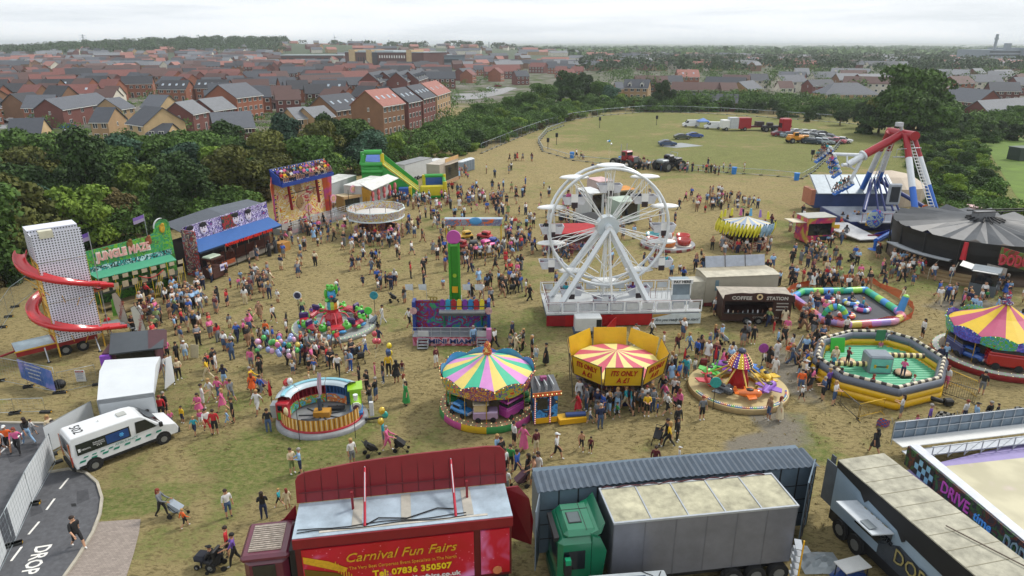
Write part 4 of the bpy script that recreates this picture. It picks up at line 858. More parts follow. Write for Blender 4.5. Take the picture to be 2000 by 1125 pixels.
mb.build('railing',root)
mb=MB();mb.ext([L2W(0,-.9,.95),L2W(Lf,-.9,.95),L2W(Lf,0,.95),L2W(0,0,.95)],(0,0,.05),WHT);mb.ext([L2W(0,-1.6,.7),L2W(Lf,-1.6,.7),L2W(Lf,-.9,.7),L2W(0,-.9,.7)],(0,0,.05),P('#b9bfc8',.5));mb.build('walkway',root)
mb=MB()
for z in(.85,1.35):mb.cyl(L2W(1.2,-1.7,z),L2W(Lf,-1.7,z),.035,ALU,n=6)
for k in range(int(Lf/1.1)):x=1.3+k*1.1;mb.cyl(L2W(x,-1.7,.55),L2W(x,-1.7,1.4),.035,ALU,n=5);mb.cyl(L2W(x,-1.7,.6),L2W(x+.9,-1.7,1.35),.022,ALU,n=4)
mb.build('truss',root)
# ================= AMBULANCE
def ambulance():
 t=thing('ambulance','white ambulance van numbered 502 with green chequers beside the marquee','ambulance',(-24.0-.5,33.45+.5,0),R(46.7));t.scale=(.95,.97,.95);B=P('#d3d6d8',.25,0,.05,1,spec=.8)
 prof=[(-.95,.45),(4.9,.42),(5.0,.8),(4.85,1.15),(4.0,1.42),(3.15,2.25),(2.9,2.42),(2.4,2.5),(-.9,2.52),(-1.02,2.3),(-1.08,1.2)];hw=1.0;n=len(prof);mb=MB()
 wd=lambda z:hw if z<1.3 else hw*(1-.09*(z-1.3)/1.2);vs=[(x,-wd(z),z)for x,z in prof]+[(x,wd(z),z)for x,z in prof]
 mb.add(vs,[tuple(range(n)),tuple(range(2*n-1,n-1,-1))]+[(i,i+n,(i+1)%n+n,(i+1)%n)for i in range(n)],B);body=mb.build('body',t)
 bv=body.modifiers.new('soft','BEVEL');bv.width=.07;bv.segments=2;bv.limit_method='ANGLE'
 mb=MB();mb.add([(4.02,-.84,1.5),(4.02,.84,1.5),(3.2,.76,2.27),(3.2,-.76,2.27)],[(0,1,2,3)],CG);ws=mb.build('windscreen',t)
 ws.location=(.03,0,.03)
 for s_ in(-1,1):
  y=s_*1.0;mb=MB();mb.ext([(2.5,y*1.0,1.4),(3.75,y*1.0,1.42),(3.15,y*.95,2.12),(2.55,y*.94,2.15)],(0,s_*.012,0),CG);mb.build('cab_window',t)
  mb=MB();mb.ext([(-.75,y,1.35),(2.2,y,1.35),(2.2,y*.945,2.05),(-.75,y*.945,2.05)],(0,s_*.012,0),CG);sw=mb.build('side_window',t)
  mb=MB();mb.ext([(.85,y*1.014,1.42),(2.12,y*1.014,1.42),(2.12,y*.97,1.98),(.85,y*.97,1.98)],(0,s_*.008,0),P('#1f3f73',.2));mb.build('blue_panel',sw)
  if s_<0:
   text('AMBULANCE',.2,P('#5f8f86',.4),t,(1.9,-1.03,1.2),width=1.3,depth=.006)
   for k,(tx,z)in enumerate((('EMERGENCY',1.82),('MEDICAL SERVICE',1.7),('999',1.58))):text(tx,.1,WHT,t,(.45,-1.0,z),width=.62 if k<2 else .3,depth=.004)
   text('MEDICAL',.14,WHT,t,(-.25,-1.01,1.62),width=.5,depth=.004);mb=MB();mb.b(-.68,-.55,-1.03,-1.01,1.55,1.75,WHT);mb.build('emblem',t)
   mb=MB()
   for a in(0,pi/3,2*pi/3):c_,q_=cos(a)*.13,sin(a)*.13;mb.ext([(1.7-c_-q_*.25,-1.0,1.72-q_+c_*.25),(1.7+c_-q_*.25,-1.0,1.72+q_+c_*.25),(1.7+c_+q_*.25,-1.0,1.72+q_-c_*.25),(1.7-c_+q_*.25,-1.0,1.72-q_-c_*.25)],(0,-.03-.003*a,0),P('#4d9fd9',.4))
   mb.build('star_of_life',t)
  GRN=P('#12806a',.4);mb=MB()
  for k in range(8):x=-.75+k*.62;z=.82+.02*k;mb.ext([(x,y,z),(x+.32,y,z+.0),(x+.38,y,z+.12),(x+.06,y,z+.12)],(0,s_*.006,0),GRN)
  for k in range(4):x=-.5+k*.45;mb.ext([(x,y,1.06),(x+.24,y,1.06),(x+.3,y,1.14),(x+.06,y,1.14)],(0,s_*.006,0),GRN)
  mb.build('green_chequers',t);mb=MB();mb.b(-.8,4.2,y-.02 if s_<0 else y,y if s_<0 else y+.02,.42,.6,BLK);mb.build('side_skirt',t)
  mb=MB();mb.rb(3.85,4.05,y-.2 if s_<0 else y,y if s_<0 else y+.2,1.35,1.65,BLK,.03);mb.build('mirror',t)
  mb=MB();mb.ext([(4.55,y*.9,.95),(4.9,y*.75,.95),(4.8,y*.75,1.15),(4.4,y*.88,1.2)],(0,s_*.05,0),P('#b9c2c8',.1));mb.build('headlight',t)
  mb=MB();mb.b(-1.1,-1.05,y*.95-.08,y*.95+.08,.95,1.35,P('#a01818',.3));mb.build('tail_light',t)
  for x in(0,3.98):wheel(t,x,y*.93,.36,.24)
  mb=MB();[mb.cyl((x,y*.97,.42),(x,y*1.008,.42),.47,BLK,n=18)for x in(0,3.98)];mb.build('arch_trim',t)
 mb=MB();mb.b(-1.12,-1.0,-.98,.98,.38,.62,BLK);mb.b(4.75,5.06,-.95,.95,.38,.75,P('#2f3438',.6));mb.build('bumper',t)
 mb=MB();mb.b(-1.095,-1.06,-.8,.8,1.4,2.2,CG);mb.b(-1.1,-1.07,-.95,-.8,.7,2.2,P('#b55a20',.4));mb.b(-1.1,-1.07,.8,.95,.7,2.2,P('#b55a20',.4));mb.build('rear_window',t)
 text('502',.75,BLK,t,(-.35,0,2.535),rot=(0,0,-pi/2),width=1.05,depth=.004)
 mb=MB();mb.b(1.9,2.4,-.25,.25,2.5,2.57,P('#a8aaa5',.5));mb.build('roof_vent',t);mb=MB();mb.cyl((.9,.1,2.5),(.9,.1,2.62),.05,WHT);mb.build('roof_light',t)
ambulance()
# ================= MARQUEE AND SHEETED FENCE
FAB=P('#c9ced2',.6,0,.07,.8);
t=thing('marquee','white pitched marquee tent behind the ambulance','marquee');
a,b_,c,d=G(190,782,2.6),G(300,767,2.6),G(313,697,2.6),G(205,704,2.6)
m0,m1=(a+d)/2+Vector((0,0,.55)),(b_+c)/2+Vector((0,0,.55));gz=Vector((0,0,-1.8))
mb=MB();mb.ext([a,b_,m1,m0],(0,0,.03),FAB);mb.ext([m0,m1,c,d],(0,0,.03),FAB);mb.add([b_,c,m1],[(0,1,2)],FAB);mb.add([a,d,m0],[(0,1,2)],FAB)
for p,q in((a,b_),(b_,c),(c,d),(d,a)):mb.add([p,q,q+Vector((0,0,-.28)),p+Vector((0,0,-.28))],[(0,1,2,3)],P('#b9c0c6',.6))
mb.build('canopy',t)
for p in(a,b_,c,d):mb=MB();mb.cyl(p+Vector((0,0,-.01)),(p.x,p.y,0),.035,ALU);mb.build('leg',t)
mb=MB();mb.ext([a,b_,b_+gz*1.42,a+gz*1.42],(0,.03,0),FAB);mb.build('side_wall',t);mb=MB();mb.ext([c+Vector((.25,.15,-.2)),c+Vector((.3,.8,-.3)),c+Vector((.35,.6,-2.2)),c+Vector((.1,-.4,-2.3))],(.03,0,0),FAB);mb.build('side_wall',t)
FM=P('#9aa3a8',.45,.5,.15)
def mesh_mat():
 m,nt,b=newmat('welded mesh');m.blend_method='HASHED'
 t_=nd(nt,'ShaderNodeTexCoord');v=nd(nt,'ShaderNodeTexChecker',Scale=9.0)
 ad=nt.nodes['Principled BSDF'];ad.inputs['Base Color'].default_value=(*lin('#8f989d'),1);ad.inputs['Alpha'].default_value=.22;return m
MESH=mesh_mat()
def fence_panel(root,a,b_,h,n=1,mat=None,sheet_=None):
 "posts, rails and thin wires between two ground points"
 a=Vector((a[0],a[1],0));b_=Vector((b_[0],b_[1],0));up=Vector((0,0,h));fr_=max(.022,a.y*.00034)
 mb=MB();mb.tube([a+Vector((0,0,.12)),a+up,b_+up,b_+Vector((0,0,.12))],fr_,FM,5,closed=True)
 L_=(b_-a).length;k=int(L_/.28)
 for i in range(1,k):p=a.lerp(b_,i/k);mb.cyl(p+Vector((0,0,.12)),p+up,.004,FM,n=3,cap=False)
 for z in(.35,.7,1.05,1.4,1.75):
  if z<h:mb.cyl(a+Vector((0,0,z)),b_+Vector((0,0,z)),.004,FM,n=3,cap=False)
 o=mb.build('panel',root)
 if sheet_:mb=MB();f0_,f1_=sheet_;p,q=a.lerp(b_,f0_),a.lerp(b_,f1_);mb.ext([p+Vector((0,-.03,.3)),q+Vector((0,-.03,.15)),q+Vector((0,-.03,h)),p+Vector((0,-.03,h-.05))],(0,-.02,0),FAB);mb.build('white_sheeting',root)
 for p in(a,b_):mb=MB();mb.b(-.35,.35,-.12,.12,0,.14,P('#2c2d2c',.9));mb.b(.33,.36,-.06,.06,.03,.12,YEL);mb.build('foot',root,(p.x,p.y,0),random.uniform(0,.8))
def fence(label,pts,h=2.0,px=True,group='temporary fence runs',sheets={}):
 t=thing('site_fence',label,'fence',group=group);W=[G(*p)if px else Vector((*p,0))for p in pts];i=0
 for a,b_ in zip(W,W[1:]):
  n=max(1,round((b_-a).length/3.4))
  for k in range(n):fence_panel(t,a.lerp(b_,k/n),a.lerp(b_,(k+1)/n),h,sheet_=sheets.get(i));i+=1
 return t
fence('mesh fence with white sheeting running down to the drop off road',[(110,905),(65,985),(28,1065),(-30,1180)],2.0,sheets={0:(.0,1.0),1:(.0,.85),2:(.2,.5)})
fence('short sheeted fence between the marquee and the ambulance',[(100,890),(190,838)],2.0,sheets={0:(0,1)})
fence('mesh fence panels by the blue event banner',[(-60,800),(0,745),(115,768)],2.0)
fence('leaning mesh fence panels left of the helter skelter',[(-40,700),(5,640),(30,600),(75,565)],2.0)
fence('mesh fence run from the banner to the marquee',[(120,768),(192,752)],1.6)
fence('low barrier line along the road edge at far left',[(-60,812),(30,808),(90,806)],1.1)
t=thing('event_banner','blue event banner with small white print tied to the fence','banner');a,b_=G(47,748),G(112,768);mb=MB();mb.ext([a+Vector((0,-.06,.45)),b_+Vector((0,-.06,.2)),b_+Vector((0,-.06,1.75)),a+Vector((0,-.06,1.95))],(0,-.02,0),ART('banner art',['#2b4f8f','#3a62a8','#7f7fc0','#28509a'],.8,.5,soft=True));mb.build('sheet',t)
ra_=atan2(b_.y-a.y,b_.x-a.x)
for k,tx in enumerate(('WELCOME TO THE SUMMER SHOW','FUN DAY AND MONSTER TRUCKS','SATURDAY AND SUNDAY','FREE PARKING')):c=a.lerp(b_,.45)+Vector((0,-.1,1.68-.3*k));text(tx,.16,WHT,t,c,rot=(pi/2,0,ra_),width=1.7 if k<2 else 1.3,depth=.005)
t=thing('warning_sign','white notice board with red heading standing on the grass','sign',(*G(160,746).xy,0),.05);mb=MB();mb.b(-.34,.34,-.02,.02,.05,.95,WHT);mb.build('board',t);mb=MB();mb.b(-.28,.28,-.03,-.021,.78,.9,P('#b02a2a',.5));mb.build('heading',t)
for k,tx in enumerate(('WARNING','NO PUBLIC ACCESS','CONTRACTORS ONLY','BEYOND THIS POINT')):text(tx,.08,WHT if k==0 else P('#2f4a8a',.5),t,(0,-.035,.84-.17*k),width=.42,depth=.004)
mb=MB();mb.cyl((-.3,.1,0),(-.3,0,.9),.02,BLK);mb.build('leg',t);mb=MB();mb.cyl((.3,.1,0),(.3,0,.9),.02,BLK);mb.build('leg',t)
t=thing('generator_sack','black bagged equipment lying against the blue banner','bag',(*G(118,757).xy,0));mb=MB();mb.ell((0,0,.3),.45,.35,.34,BLK,10,6,-.9);mb.ell((-.5,0,.25),.35,.3,.28,BLK,10,6,-.9);mb.build('sack',t)
# ================= HELTER SKELTER
t=thing('helter_skelter','white helter skelter tower with red spiral chute on a red trailer','helter skelter',(-35.0,50.4,0),R(42))
def grid_mat():
 m,nt,b=newmat('perforated white panel');t_=nd(nt,'ShaderNodeTexCoord');s_=nd(nt,'ShaderNodeSeparateXYZ');L(nt,t_.outputs['Object'],s_.inputs[0])
 def cell(o,k):
  q=nd(nt,'ShaderNodeMath',operation='MULTIPLY');q.inputs[1].default_value=k;L(nt,o,q.inputs[0]);f=nd(nt,'ShaderNodeMath',operation='FRACT');L(nt,q.outputs[0],f.inputs[0]);a_=nd(nt,'ShaderNodeMath',operation='GREATER_THAN');a_.inputs[1].default_value=.5;L(nt,f.outputs[0],a_.inputs[0]);return a_.outputs[0]
 ad=nd(nt,'ShaderNodeMath',operation='ADD');L(nt,s_.outputs[0],ad.inputs[0]);L(nt,s_.outputs[1],ad.inputs[1]);mu=nd(nt,'ShaderNodeMath',operation='MULTIPLY');L(nt,cell(ad.outputs[0],5.2),mu.inputs[0]);L(nt,cell(s_.outputs[2],5.2),mu.inputs[1])
 mx=nd(nt,'ShaderNodeMixRGB');mx.inputs[1].default_value=(*lin('#d2d5e0'),1);mx.inputs[2].default_value=(*lin('#262d38'),1);L(nt,mu.outputs[0],mx.inputs[0]);L(nt,mx.outputs[0],b.inputs['Base Color']);b.inputs['Roughness'].default_value=.4;return m
PG=grid_mat();YF=P('#d0a53a',.5);hx=1.55;HT=9.9
mb=MB()
for z0,z1,g in((1.2,4.4,0),(4.45,7.6,.02),(7.65,HT,.05)):mb.b(-hx-g,hx+g,-hx-g,-hx-g+.04,z0,z1,PG)
mb.build('front_panel',t);mb=MB();mb.b(-hx-.09,hx+.09,-.2,hx,7.65,HT+.0,PG);mb.b(-hx-.05,-hx+.01,-hx,-.2,7.6,HT-.2,PG);mb.build('turret',t)
mb=MB();mb.b(-1.1,-.2,-hx-.1,-hx+.5,HT-.45,HT+.1,P('#c9c6b0',.5));mb.build('entry_board',t)
for x in(-hx,hx):
 for y in(-hx+.1,hx):mb=MB();mb.cyl((x,y,0),(x,y,7.7),.06,YF);mb.build('corner_post',t)
mb=MB()
for k in range(7):
 z=1+k
 for x in(-hx,hx):mb.cyl((x,-hx+.1,z),(x,hx,z+.0),.035,YF);mb.cyl((x,-hx+.1,z),(x,hx,z+.9),.025,YF)
 mb.b(-hx,hx,.2,1.2,z+.2,z+.25,YF)
mb.build('scaffold',t)
def spiral(z0,z1,a0,a1,rr=2.25,n=26):
 vs=[];
 pr_=[(-.38,.32),(-.34,.05),(0,-.05),(.34,.05),(.38,.32),(.42,.32),(.4,-.05),(0,-.14),(-.4,-.05),(-.42,.32)]
 for i in range(n+1):
  f=i/n;a=a0+(a1-a0)*f;z=z0+(z1-z0)*f;ex=0
  for dr_,dz in pr_:vs.append(((rr+dr_)*cos(a)*1.0,(rr+dr_)*sin(a)*1.0,z+dz))
 k=len(pr_);return vs,[(i*k+j,(i+1)*k+j,(i+1)*k+(j+1)%k,i*k+(j+1)%k)for i in range(n)for j in range(k)]
CR=P('#c01220',.22,0,.08,1,spec=.9)
mb=MB()
for z0,z1,a0,a1 in((7.9,5.2,R(150),R(318)),(4.9,3.4,R(-40),R(60)),(4.2,1.5,R(120),R(318))):vs,fs=spiral(z0,z1,a0,a1,2.45);mb.add(vs,fs,CR,True)
def straight(p,q):
 p,q=Vector(p),Vector(q);d_=(q-p).normalized();s_=d_.cross(Vector((0,0,1))).normalized();pr_=[(-.38,.32),(-.34,.05),(0,-.05),(.34,.05),(.38,.32),(.42,.32),(.4,-.05),(0,-.14),(-.4,-.05),(-.42,.32)]
 vs=[w_+s_*a_+Vector((0,0,b_))for w_ in(p,q)for a_,b_ in pr_];return vs,[(j,10+j,10+(j+1)%10,(j+1)%10)for j in range(10)]
for z0,ln in((5.2,1.4),(1.5,1.9)):
 a_=R(318);p=Vector((2.45*cos(a_),2.45*sin(a_),z0));vs,fs=straight(p,p+Vector((sin(R(48))*ln,cos(R(48))*ln*.5,-.45)));mb.add(vs,fs,CR,True)
mb.build('chute',t)
for a_ in range(130,320,25):
 for z in(6.9-(a_-150)/168*2.7,3.2-(a_-150)/168*2):
  x,y=2.45*cos(R(a_)),2.45*sin(R(a_));mb=MB();mb.cyl((x,y,z-.1),(x*.68,y*.68,z-.9),.03,YF);mb.build('chute_bracket',t)
mb=MB();mb.b(-4.2,1.2,-1.3,.9,.75,1.15,P('#8e2226',.4));mb.b(-4.2,-1.7,-1.28,.88,1.155,1.2,P('#9fb0ba',.4,.1,.15));mb.b(-4.3,1.2,-1.34,-1.3,1.12,1.22,YF);tr=mb.build('trailer_chassis',t)
mb=MB();mb.cyl((-4.2,0,.8),(-7.4,-.7,.55),.09,P('#8e2226',.4));mb.build('draw_bar',tr)
for x in(-1.1,.1):wheel(t,x,-1.25,.42,.3)
for p in((-2.4,-2.0),(2.2,-2.0),(1.0,-2.4),(-3.6,1.5)):mb=MB();mb.cyl((p[0],p[1]*.65,1.0),(*p,.03),.05,ALU);mb.cyl((*p,0),(*p,.05),.16,BLK);mb.build('outrigger',t)
mb=MB();mb.b(1.75,3.2,-.7,.6,1.2,1.28,P('#8c9396',.5,.3));
for k in range(5):mb.b(3.2+k*.28,3.5+k*.28,-.6,.5,1.0-k*.22,1.05-k*.22,ALU)
mb.build('entry_stairs',t);mark((-34,48),'by the helter skelter')
for i,(u,v,c,lb)in enumerate(((271,428,'#8f6fc0','purple and white flag flying above the maze roofs'),(161,465,'#7f5fb8','small purple and white flag beside the helter skelter top'))):
 Y_=(64,52)[i];p=PT(u,v,Y_);t=thing('flag',lb,'flag',(p.x+.55,Y_,0));mb=MB();mb.cyl((0,0,0),(0,0,p.z+.5),.03,ALU);mb.build('pole',t);mb=MB()
 N_=8;vs=[(-j*.17,.12*sin(j*1.1),p.z+.45-.06*j-(.62 if k==2 else .31 if k else 0))for j in range(N_)for k in range(3)]
 mb.add(vs,[(j*3+k,j*3+3+k,j*3+4+k,j*3+1+k)for j in range(N_-1)for k in range(2)],[P(c,.7),P('#b7a9c8',.7)],True);mb.build('cloth',t)
 # ================= KIOSK, FEATHER FLAGS
loc,rz,Lk=frame((205,742),(325,730));t=thing('sweet_kiosk','purple kiosk with dark grey roof beneath the red chute end','kiosk',loc,rz);mb=MB();mb.b(0.1,3.6,.2,2.3,0,2.0,P('#55303f',.45));mb.b(1.0,3.55,.17,.2,.9,1.9,CG);mb.build('wall',t)
mb=MB();mb.ext([(.8,-.5,2.1),(4.3,-.2,2.1),(3.9,2.4,2.55),(.2,2.4,2.55)],(0,0,.1),P('#3c4349',.5,0,.15));mb.ext([(3.3,-.2,2.18),(4.5,0,2.15),(4.1,2.2,2.6),(2.8,2.3,2.66)],(0,0,.04),P('#4a2a30',.6));mb.build('roof',t);mb=MB();mb.b(0,.7,-.1,.2,0,1.9,P('#8a4fc0',.4));mb.build('side_panel',t);mark((loc.x+2,loc.y),'by the purple kiosk')
def feather(u,v,h,lean,lb):
 g=G(u,v);t=thing('feather_flag',lb,'feather flag',(g.x,g.y,0),.1);mb=MB();pts_=[(0,0,0),(-.05*lean,0,h*.4),(-.25*lean,0,h*.8),(-.55*lean,0,h*.97),(-.9*lean,0,h*.93)];mb.tube(pts_,.02,BLK,5);mb.build('pole',t)
 mb=MB();mb.ext([(-.02,0,.7),(-.05*lean,0,h*.4),(-.25*lean,0,h*.8),(-.55*lean,0,h*.96),(-.9*lean,0,h*.93),(-.85*lean,0,h*.6),(-.62,0,.72)],(0,.012,0),P('#bdbdb0',.7,0,.1));mb.build('cloth',t)
 text('Strawberry Fields',.42,P('#a5202c',.5),t,(-.42*lean,-.015,h*.55),rot=(0,R(78),pi*0),depth=.004,width=1.7).rotation_euler=(pi/2,R(-72),0)
feather(256,650,3.8,1,'white feather flag with red script, left of the pair by the kiosk');feather(294,680,3.8,1,'white feather flag with red script, right of the pair by the kiosk')
g=G(380,700);t=thing('easel_sign','cream menu board leaning on the grass beside the queue','sign',g,-.2);mb=MB();mb.ext([(-.35,0,.05),(.35,0,.05),(.35,.25,1.05),(-.35,.25,1.05)],(0,.03,0),P('#bdb494',.6));mb.build('board',t);mb=MB();mb.cyl((0,.6,0),(0,.26,1.0),.02,BLK);mb.build('leg',t)
# ================= SHARED RIDE PIECES
def bulbs(mb,pts,r=.045,mats=None):
 for i,p in enumerate(pts):mb.ell(p,r,r,r,(mats or[BULB])[i%len(mats or[BULB])],5,3)
BULB=P('#f2e6a8',.4,0,0,emit=.8);BR_=P('#e05a4a',.4,0,0,emit=.5);BG_=P('#5ad06a',.4,0,0,emit=.5);BB_=P('#4f7fe0',.4,0,0,emit=.5);BP_=P('#c05ad0',.4,0,0,emit=.5)
FUN=ART('fair paintwork',['#7a1420','#c98f2a','#2a3f8a','#b03a2a','#d9b44a','#1f6a5a'],2.2,2.5)
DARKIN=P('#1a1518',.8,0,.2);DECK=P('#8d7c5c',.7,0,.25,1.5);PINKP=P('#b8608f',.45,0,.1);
def canopy(root,R_,ze,zt,cols,n=24,sag=.18,name='canopy',ov=1.0):
 mb=MB();prof=[(R_*ov,ze),(R_*.72,ze+(zt-ze)*.24),(R_*.4,ze+(zt-ze)*.52),(R_*.12,ze+(zt-ze)*.86),(.04,zt)]
 mats=[P(c,.6,0,.08)for c in cols];mb.lathe(prof,mats,n,smooth=False);o=mb.build(name,root)
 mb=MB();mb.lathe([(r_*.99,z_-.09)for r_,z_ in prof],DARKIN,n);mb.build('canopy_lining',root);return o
def rounding(root,R_,z,h,n,mats,bul=None,k=5,name='rounding_board'):
 for i in range(n):
  a0,a1=2*pi*i/n,2*pi*(i+1)/n;mb=MB();m_=8;top=[];bot=[]
  for j in range(m_+1):
   a=a0+(a1-a0)*j/m_;hh=h*(.55+.45*sin(pi*j/m_));top.append((cos(a)*R_*1.03,sin(a)*R_*1.03,z+hh));bot.append((cos(a)*R_,sin(a)*R_,z-h*.35*(.6+.4*sin(pi*j/m_))))
  vs=bot+top;mb.add(vs,[(j,j+1,m_+2+j,m_+1+j)for j in range(m_)],mats[i%len(mats)]);
  vs2=[(x*.985,y*.985,z_)for x,y,z_ in vs];mb.add(vs2,[(j,j+1,m_+2+j,m_+1+j)for j in range(m_)],mats[(i+1)%len(mats)]if isinstance(k,float)else P('#3f86b8',.5)if k==7 else mats[i%len(mats)])
  if bul:bulbs(mb,[(p[0]*1.01,p[1]*1.01,p[2]-.03)for p in top],.04,bul)
  mb.build(name,root)
def platform(root,R_,h,deck,side,n=36,name='platform',bul=None,r2=None):
 mb=MB();mb.lathe([(0.01,h),(R_*.86,h),(R_*.98,h-.06)],deck,n);mb.lathe([(R_*.98,h-.06),(R_,.05),(R_*.97,0)],side,n)
 o=mb.build(name,root)
 if bul:
  mb=MB()
  for rr_,zz in((R_*.965,h-.03),(R_*.88,h+.02)):bulbs(mb,[(cos(a)*rr_,sin(a)*rr_,zz)for a in[2*pi*i/60 for i in range(60)]],.035,bul)
  mb.build('light_string',o)['kind']='stuff'
 return o
def toycar(root,x,y,z,rz,body,kind='car',sc=1.0,name='toy_car'):
 mb=MB();mb.at(x,y,z,rz,sc=sc);d2=P('#20242a',.4)
 if kind=='bus':mb.rb(-.8,.8,-.38,.38,.15,.75,body,.08);mb.rb(-.75,.75,-.36,.36,1.05,1.2,body,.06);mb.b(-.7,.7,-.34,.34,.8,1.0,d2);mb.rb(-.78,.78,-.37,.37,.72,.84,body,.04)
 elif kind=='van':mb.rb(-.75,.75,-.38,.38,.15,.7,body,.08);mb.b(-.7,.1,-.34,.34,.7,1.15,P('#c9b48a',.5));mb.rb(-.75,.2,-.4,.4,1.12,1.22,P('#b9a98f',.5),.05);mb.b(.1,.15,-.33,.33,.7,1.0,d2)
 else:mb.rb(-.7,.75,-.36,.36,.15,.5,body,.12);mb.rb(-.5,.25,-.32,.32,.45,.8,body,.1);mb.b(-.4,.15,-.325,.325,.52,.7,d2);mb.b(.755,.77,-.25,.25,.25,.4,P('#dfe8ef',.3))
 for wx in(-.45,.45):
  for s_ in(-1,1):mb.cyl((wx,s_*.3,.17),(wx,s_*.42,.17),.17,TY,n=10)
 return mb.build(name,root)
 # ================= PASTEL CAROUSEL
t=thing('childrens_carousel','pastel striped carousel roof in green, pink and yellow over toy cars','carousel',(-1.6,40.3,0));mark((-1.6,37),'by the pastel striped carousel')
platform(t,3.25,.55,DECK,[P('#3f9a5a',.5)]*3+[P('#c8559a',.5)]*3+[P('#d9b52a',.5)]*3,36,bul=[BULB,BR_])
canopy(t,2.95,2.75,4.15,['#3faf8a','#3faf8a','#c987c0','#c987c0','#dcc46a','#dcc46a'],36)
rounding(t,3.0,2.45,.75,9,[FUN,ART('carousel scene art',['#a8202a','#d98f2a','#8fae3a','#2a4f9a','#c95a3a'],2.6,2)],[BULB,BR_],7)
mb=MB();mb.lathe([(.3,.55),(.45,1.3),(.35,2.6),(.2,3.9)],FUN,12);mb.build('centre_column',t)
mb=MB();mb.lathe([(.28,4.05),(.32,4.25),(.2,4.5),(.24,4.7),(.05,4.95)],ART('gold finial',['#c98f2a','#a8302a','#e0c46a'],5,1),12);mb.build('finial',t)
for i,(a,c,k)in enumerate(((R(225),'#2f7fc0','car'),(R(268),'#a88fae','van'),(R(312),'#a03a8a','bus'),(R(0),'#2a6a3a','car'),(R(45),'#b03030','bus'),(R(95),'#d0a030','car'),(R(140),'#2a3f8a','van'),(R(182),'#1f6a3a','car'))):toycar(t,cos(a)*2.35,sin(a)*2.35,.56,a+pi/2+.1,P(c,.25,.1,.05,spec=.8),k,1.05)
for i in range(12):a=2*pi*i/12;mb=MB();mb.cyl((cos(a)*2.75,sin(a)*2.75,.55),(cos(a)*2.75,sin(a)*2.75,2.6),.03,P('#c9a84a',.3,.6),n=6);mb.build('pole',t)
# ticket kiosk beside it
t=thing('ticket_kiosk','tall narrow ticket kiosk with lit edges right of the pastel carousel','ticket booth',(2.05,38.9,0),R(12));mb=MB();mb.b(-.75,.75,-.6,.6,.1,2.2,ART('kiosk art',['#2a6fb0','#3f8fd0','#16365a','#c9a030'],1.5,1));mb.build('wall',t)
mb=MB();mb.ext([(-.9,-.75,2.2),(.9,-.75,2.2),(.8,.7,2.75),(-.8,.7,2.75)],(0,0,.08),P('#55585c',.5));mb.b(-.95,.95,-.82,-.74,2.1,2.4,P('#b8642a',.5));
for k in(-.45,0,.45):mb.b(k-.03,k+.03,-.7,.65,2.5,2.86,P('#a9adb0',.4))
mb.b(-.2,.2,.1,.4,2.75,3.0,P('#8a3f6a',.5));mb.build('roof',t);mb=MB();mb.b(-.78,-.7,-.66,-.6,.1,2.2,P('#c03a9a',.4));mb.b(.2,.3,-.66,-.6,.1,2.2,P('#c03a9a',.4));bulbs(mb,[(k_,-.68,.2+.14*i)for i in range(14)for k_ in(-.74,.25)],.035,[BULB]);bulbs(mb,[(-.9+.15*i,-.84,2.25)for i in range(13)],.05,[BULB,BR_]);mb.build('light_strip',t)
mb=MB();mb.b(-.6,.1,-.62,-.6,1.1,1.9,CG);mb.build('window',t);mb=MB();mb.b(-.76,.76,-.62,-.6,.1,.5,YEL);mb.b(.8,2.6,-1.0,-.2,.05,.4,YEL);mb.cyl((1.3,-.6,.5),(2.6,-.7,.5),.18,P('#27427a',.4));mb.build('base_trim',t)
# ================= ROUND HOOKLA STALL "ITS ONLY A £1"
t=thing('round_stall','yellow and pink striped round stall signed its only a £1','stall',(7.25,43.1,0));mark((7.2,39.5),'at the yellow £1 stall')
canopy(t,3.0,2.15,3.0,['#d9cf86','#c0566a'],18,ov=1.0);YB=P('#d0a818',.5,0,.12,1.5)
mb=MB();mb.lathe([(3.0,2.15),(3.12,1.95),(3.0,1.75)],[P('#d9cf86',.6),P('#c0566a',.6)],18);mb.build('valance',t)
FR=P('#3a2418',.6);N8=8
for i in range(N8):
 a=2*pi*(i+.5)/N8-pi/2-pi/8+pi/N8*0;a=-pi/2+2*pi*i/N8;w_=3.05*math.tan(pi/N8)*.96;c=Vector((cos(a)*3.05,sin(a)*3.05,0));tn=Vector((-sin(a),cos(a),0));nn=Vector((cos(a),sin(a),0));hi=3.3;lo=1.85
 ln=nn*.28;q=[c-tn*w_+Vector((0,0,lo)),c+tn*w_+Vector((0,0,lo)),c+tn*w_+ln+Vector((0,0,hi)),c-tn*w_+ln+Vector((0,0,hi))];mb=MB();back=0<sin(a)-.5
 if i==3:q=[q[0],q[1]+Vector((0,0,.5)),q[2],q[3]]
 mb.ext(q,tuple(nn*.03),YB)
 if not back:
  g_=nn*.045
  for(p,r_)in((q[0],q[1]),(q[1],q[2]),(q[2],q[3]),(q[3],q[0])):mb.cyl(p+g_,r_+g_,.028,FR,n=4)
  bd=mb.build('sign_board',t);rz_=a+pi/2;tl=pi/2-math.atan2(.28,1.05)*-1*-1
  for tx,dz,wd_ in(('ITS ONLY',.98,1.75),('A £1',.42,.85)):
   p=c+nn*(.28*(dz)/1.45+.06)+Vector((0,0,lo+dz));o=text(tx,.56,P('#a8120c',.5),t,p,depth=.012,width=wd_,shear=.2,off=.012);o.rotation_euler=(pi/2+math.atan(.28/1.45),0,rz_)
 else:mb.build('back_sheet',t)
 mb=MB();mb.cyl(c+tn*w_*1.04+Vector((0,0,0)),c+tn*w_*1.04+ln+Vector((0,0,hi+.05)),.035,P('#6a6458',.5),n=5);mb.build('frame_post',t)
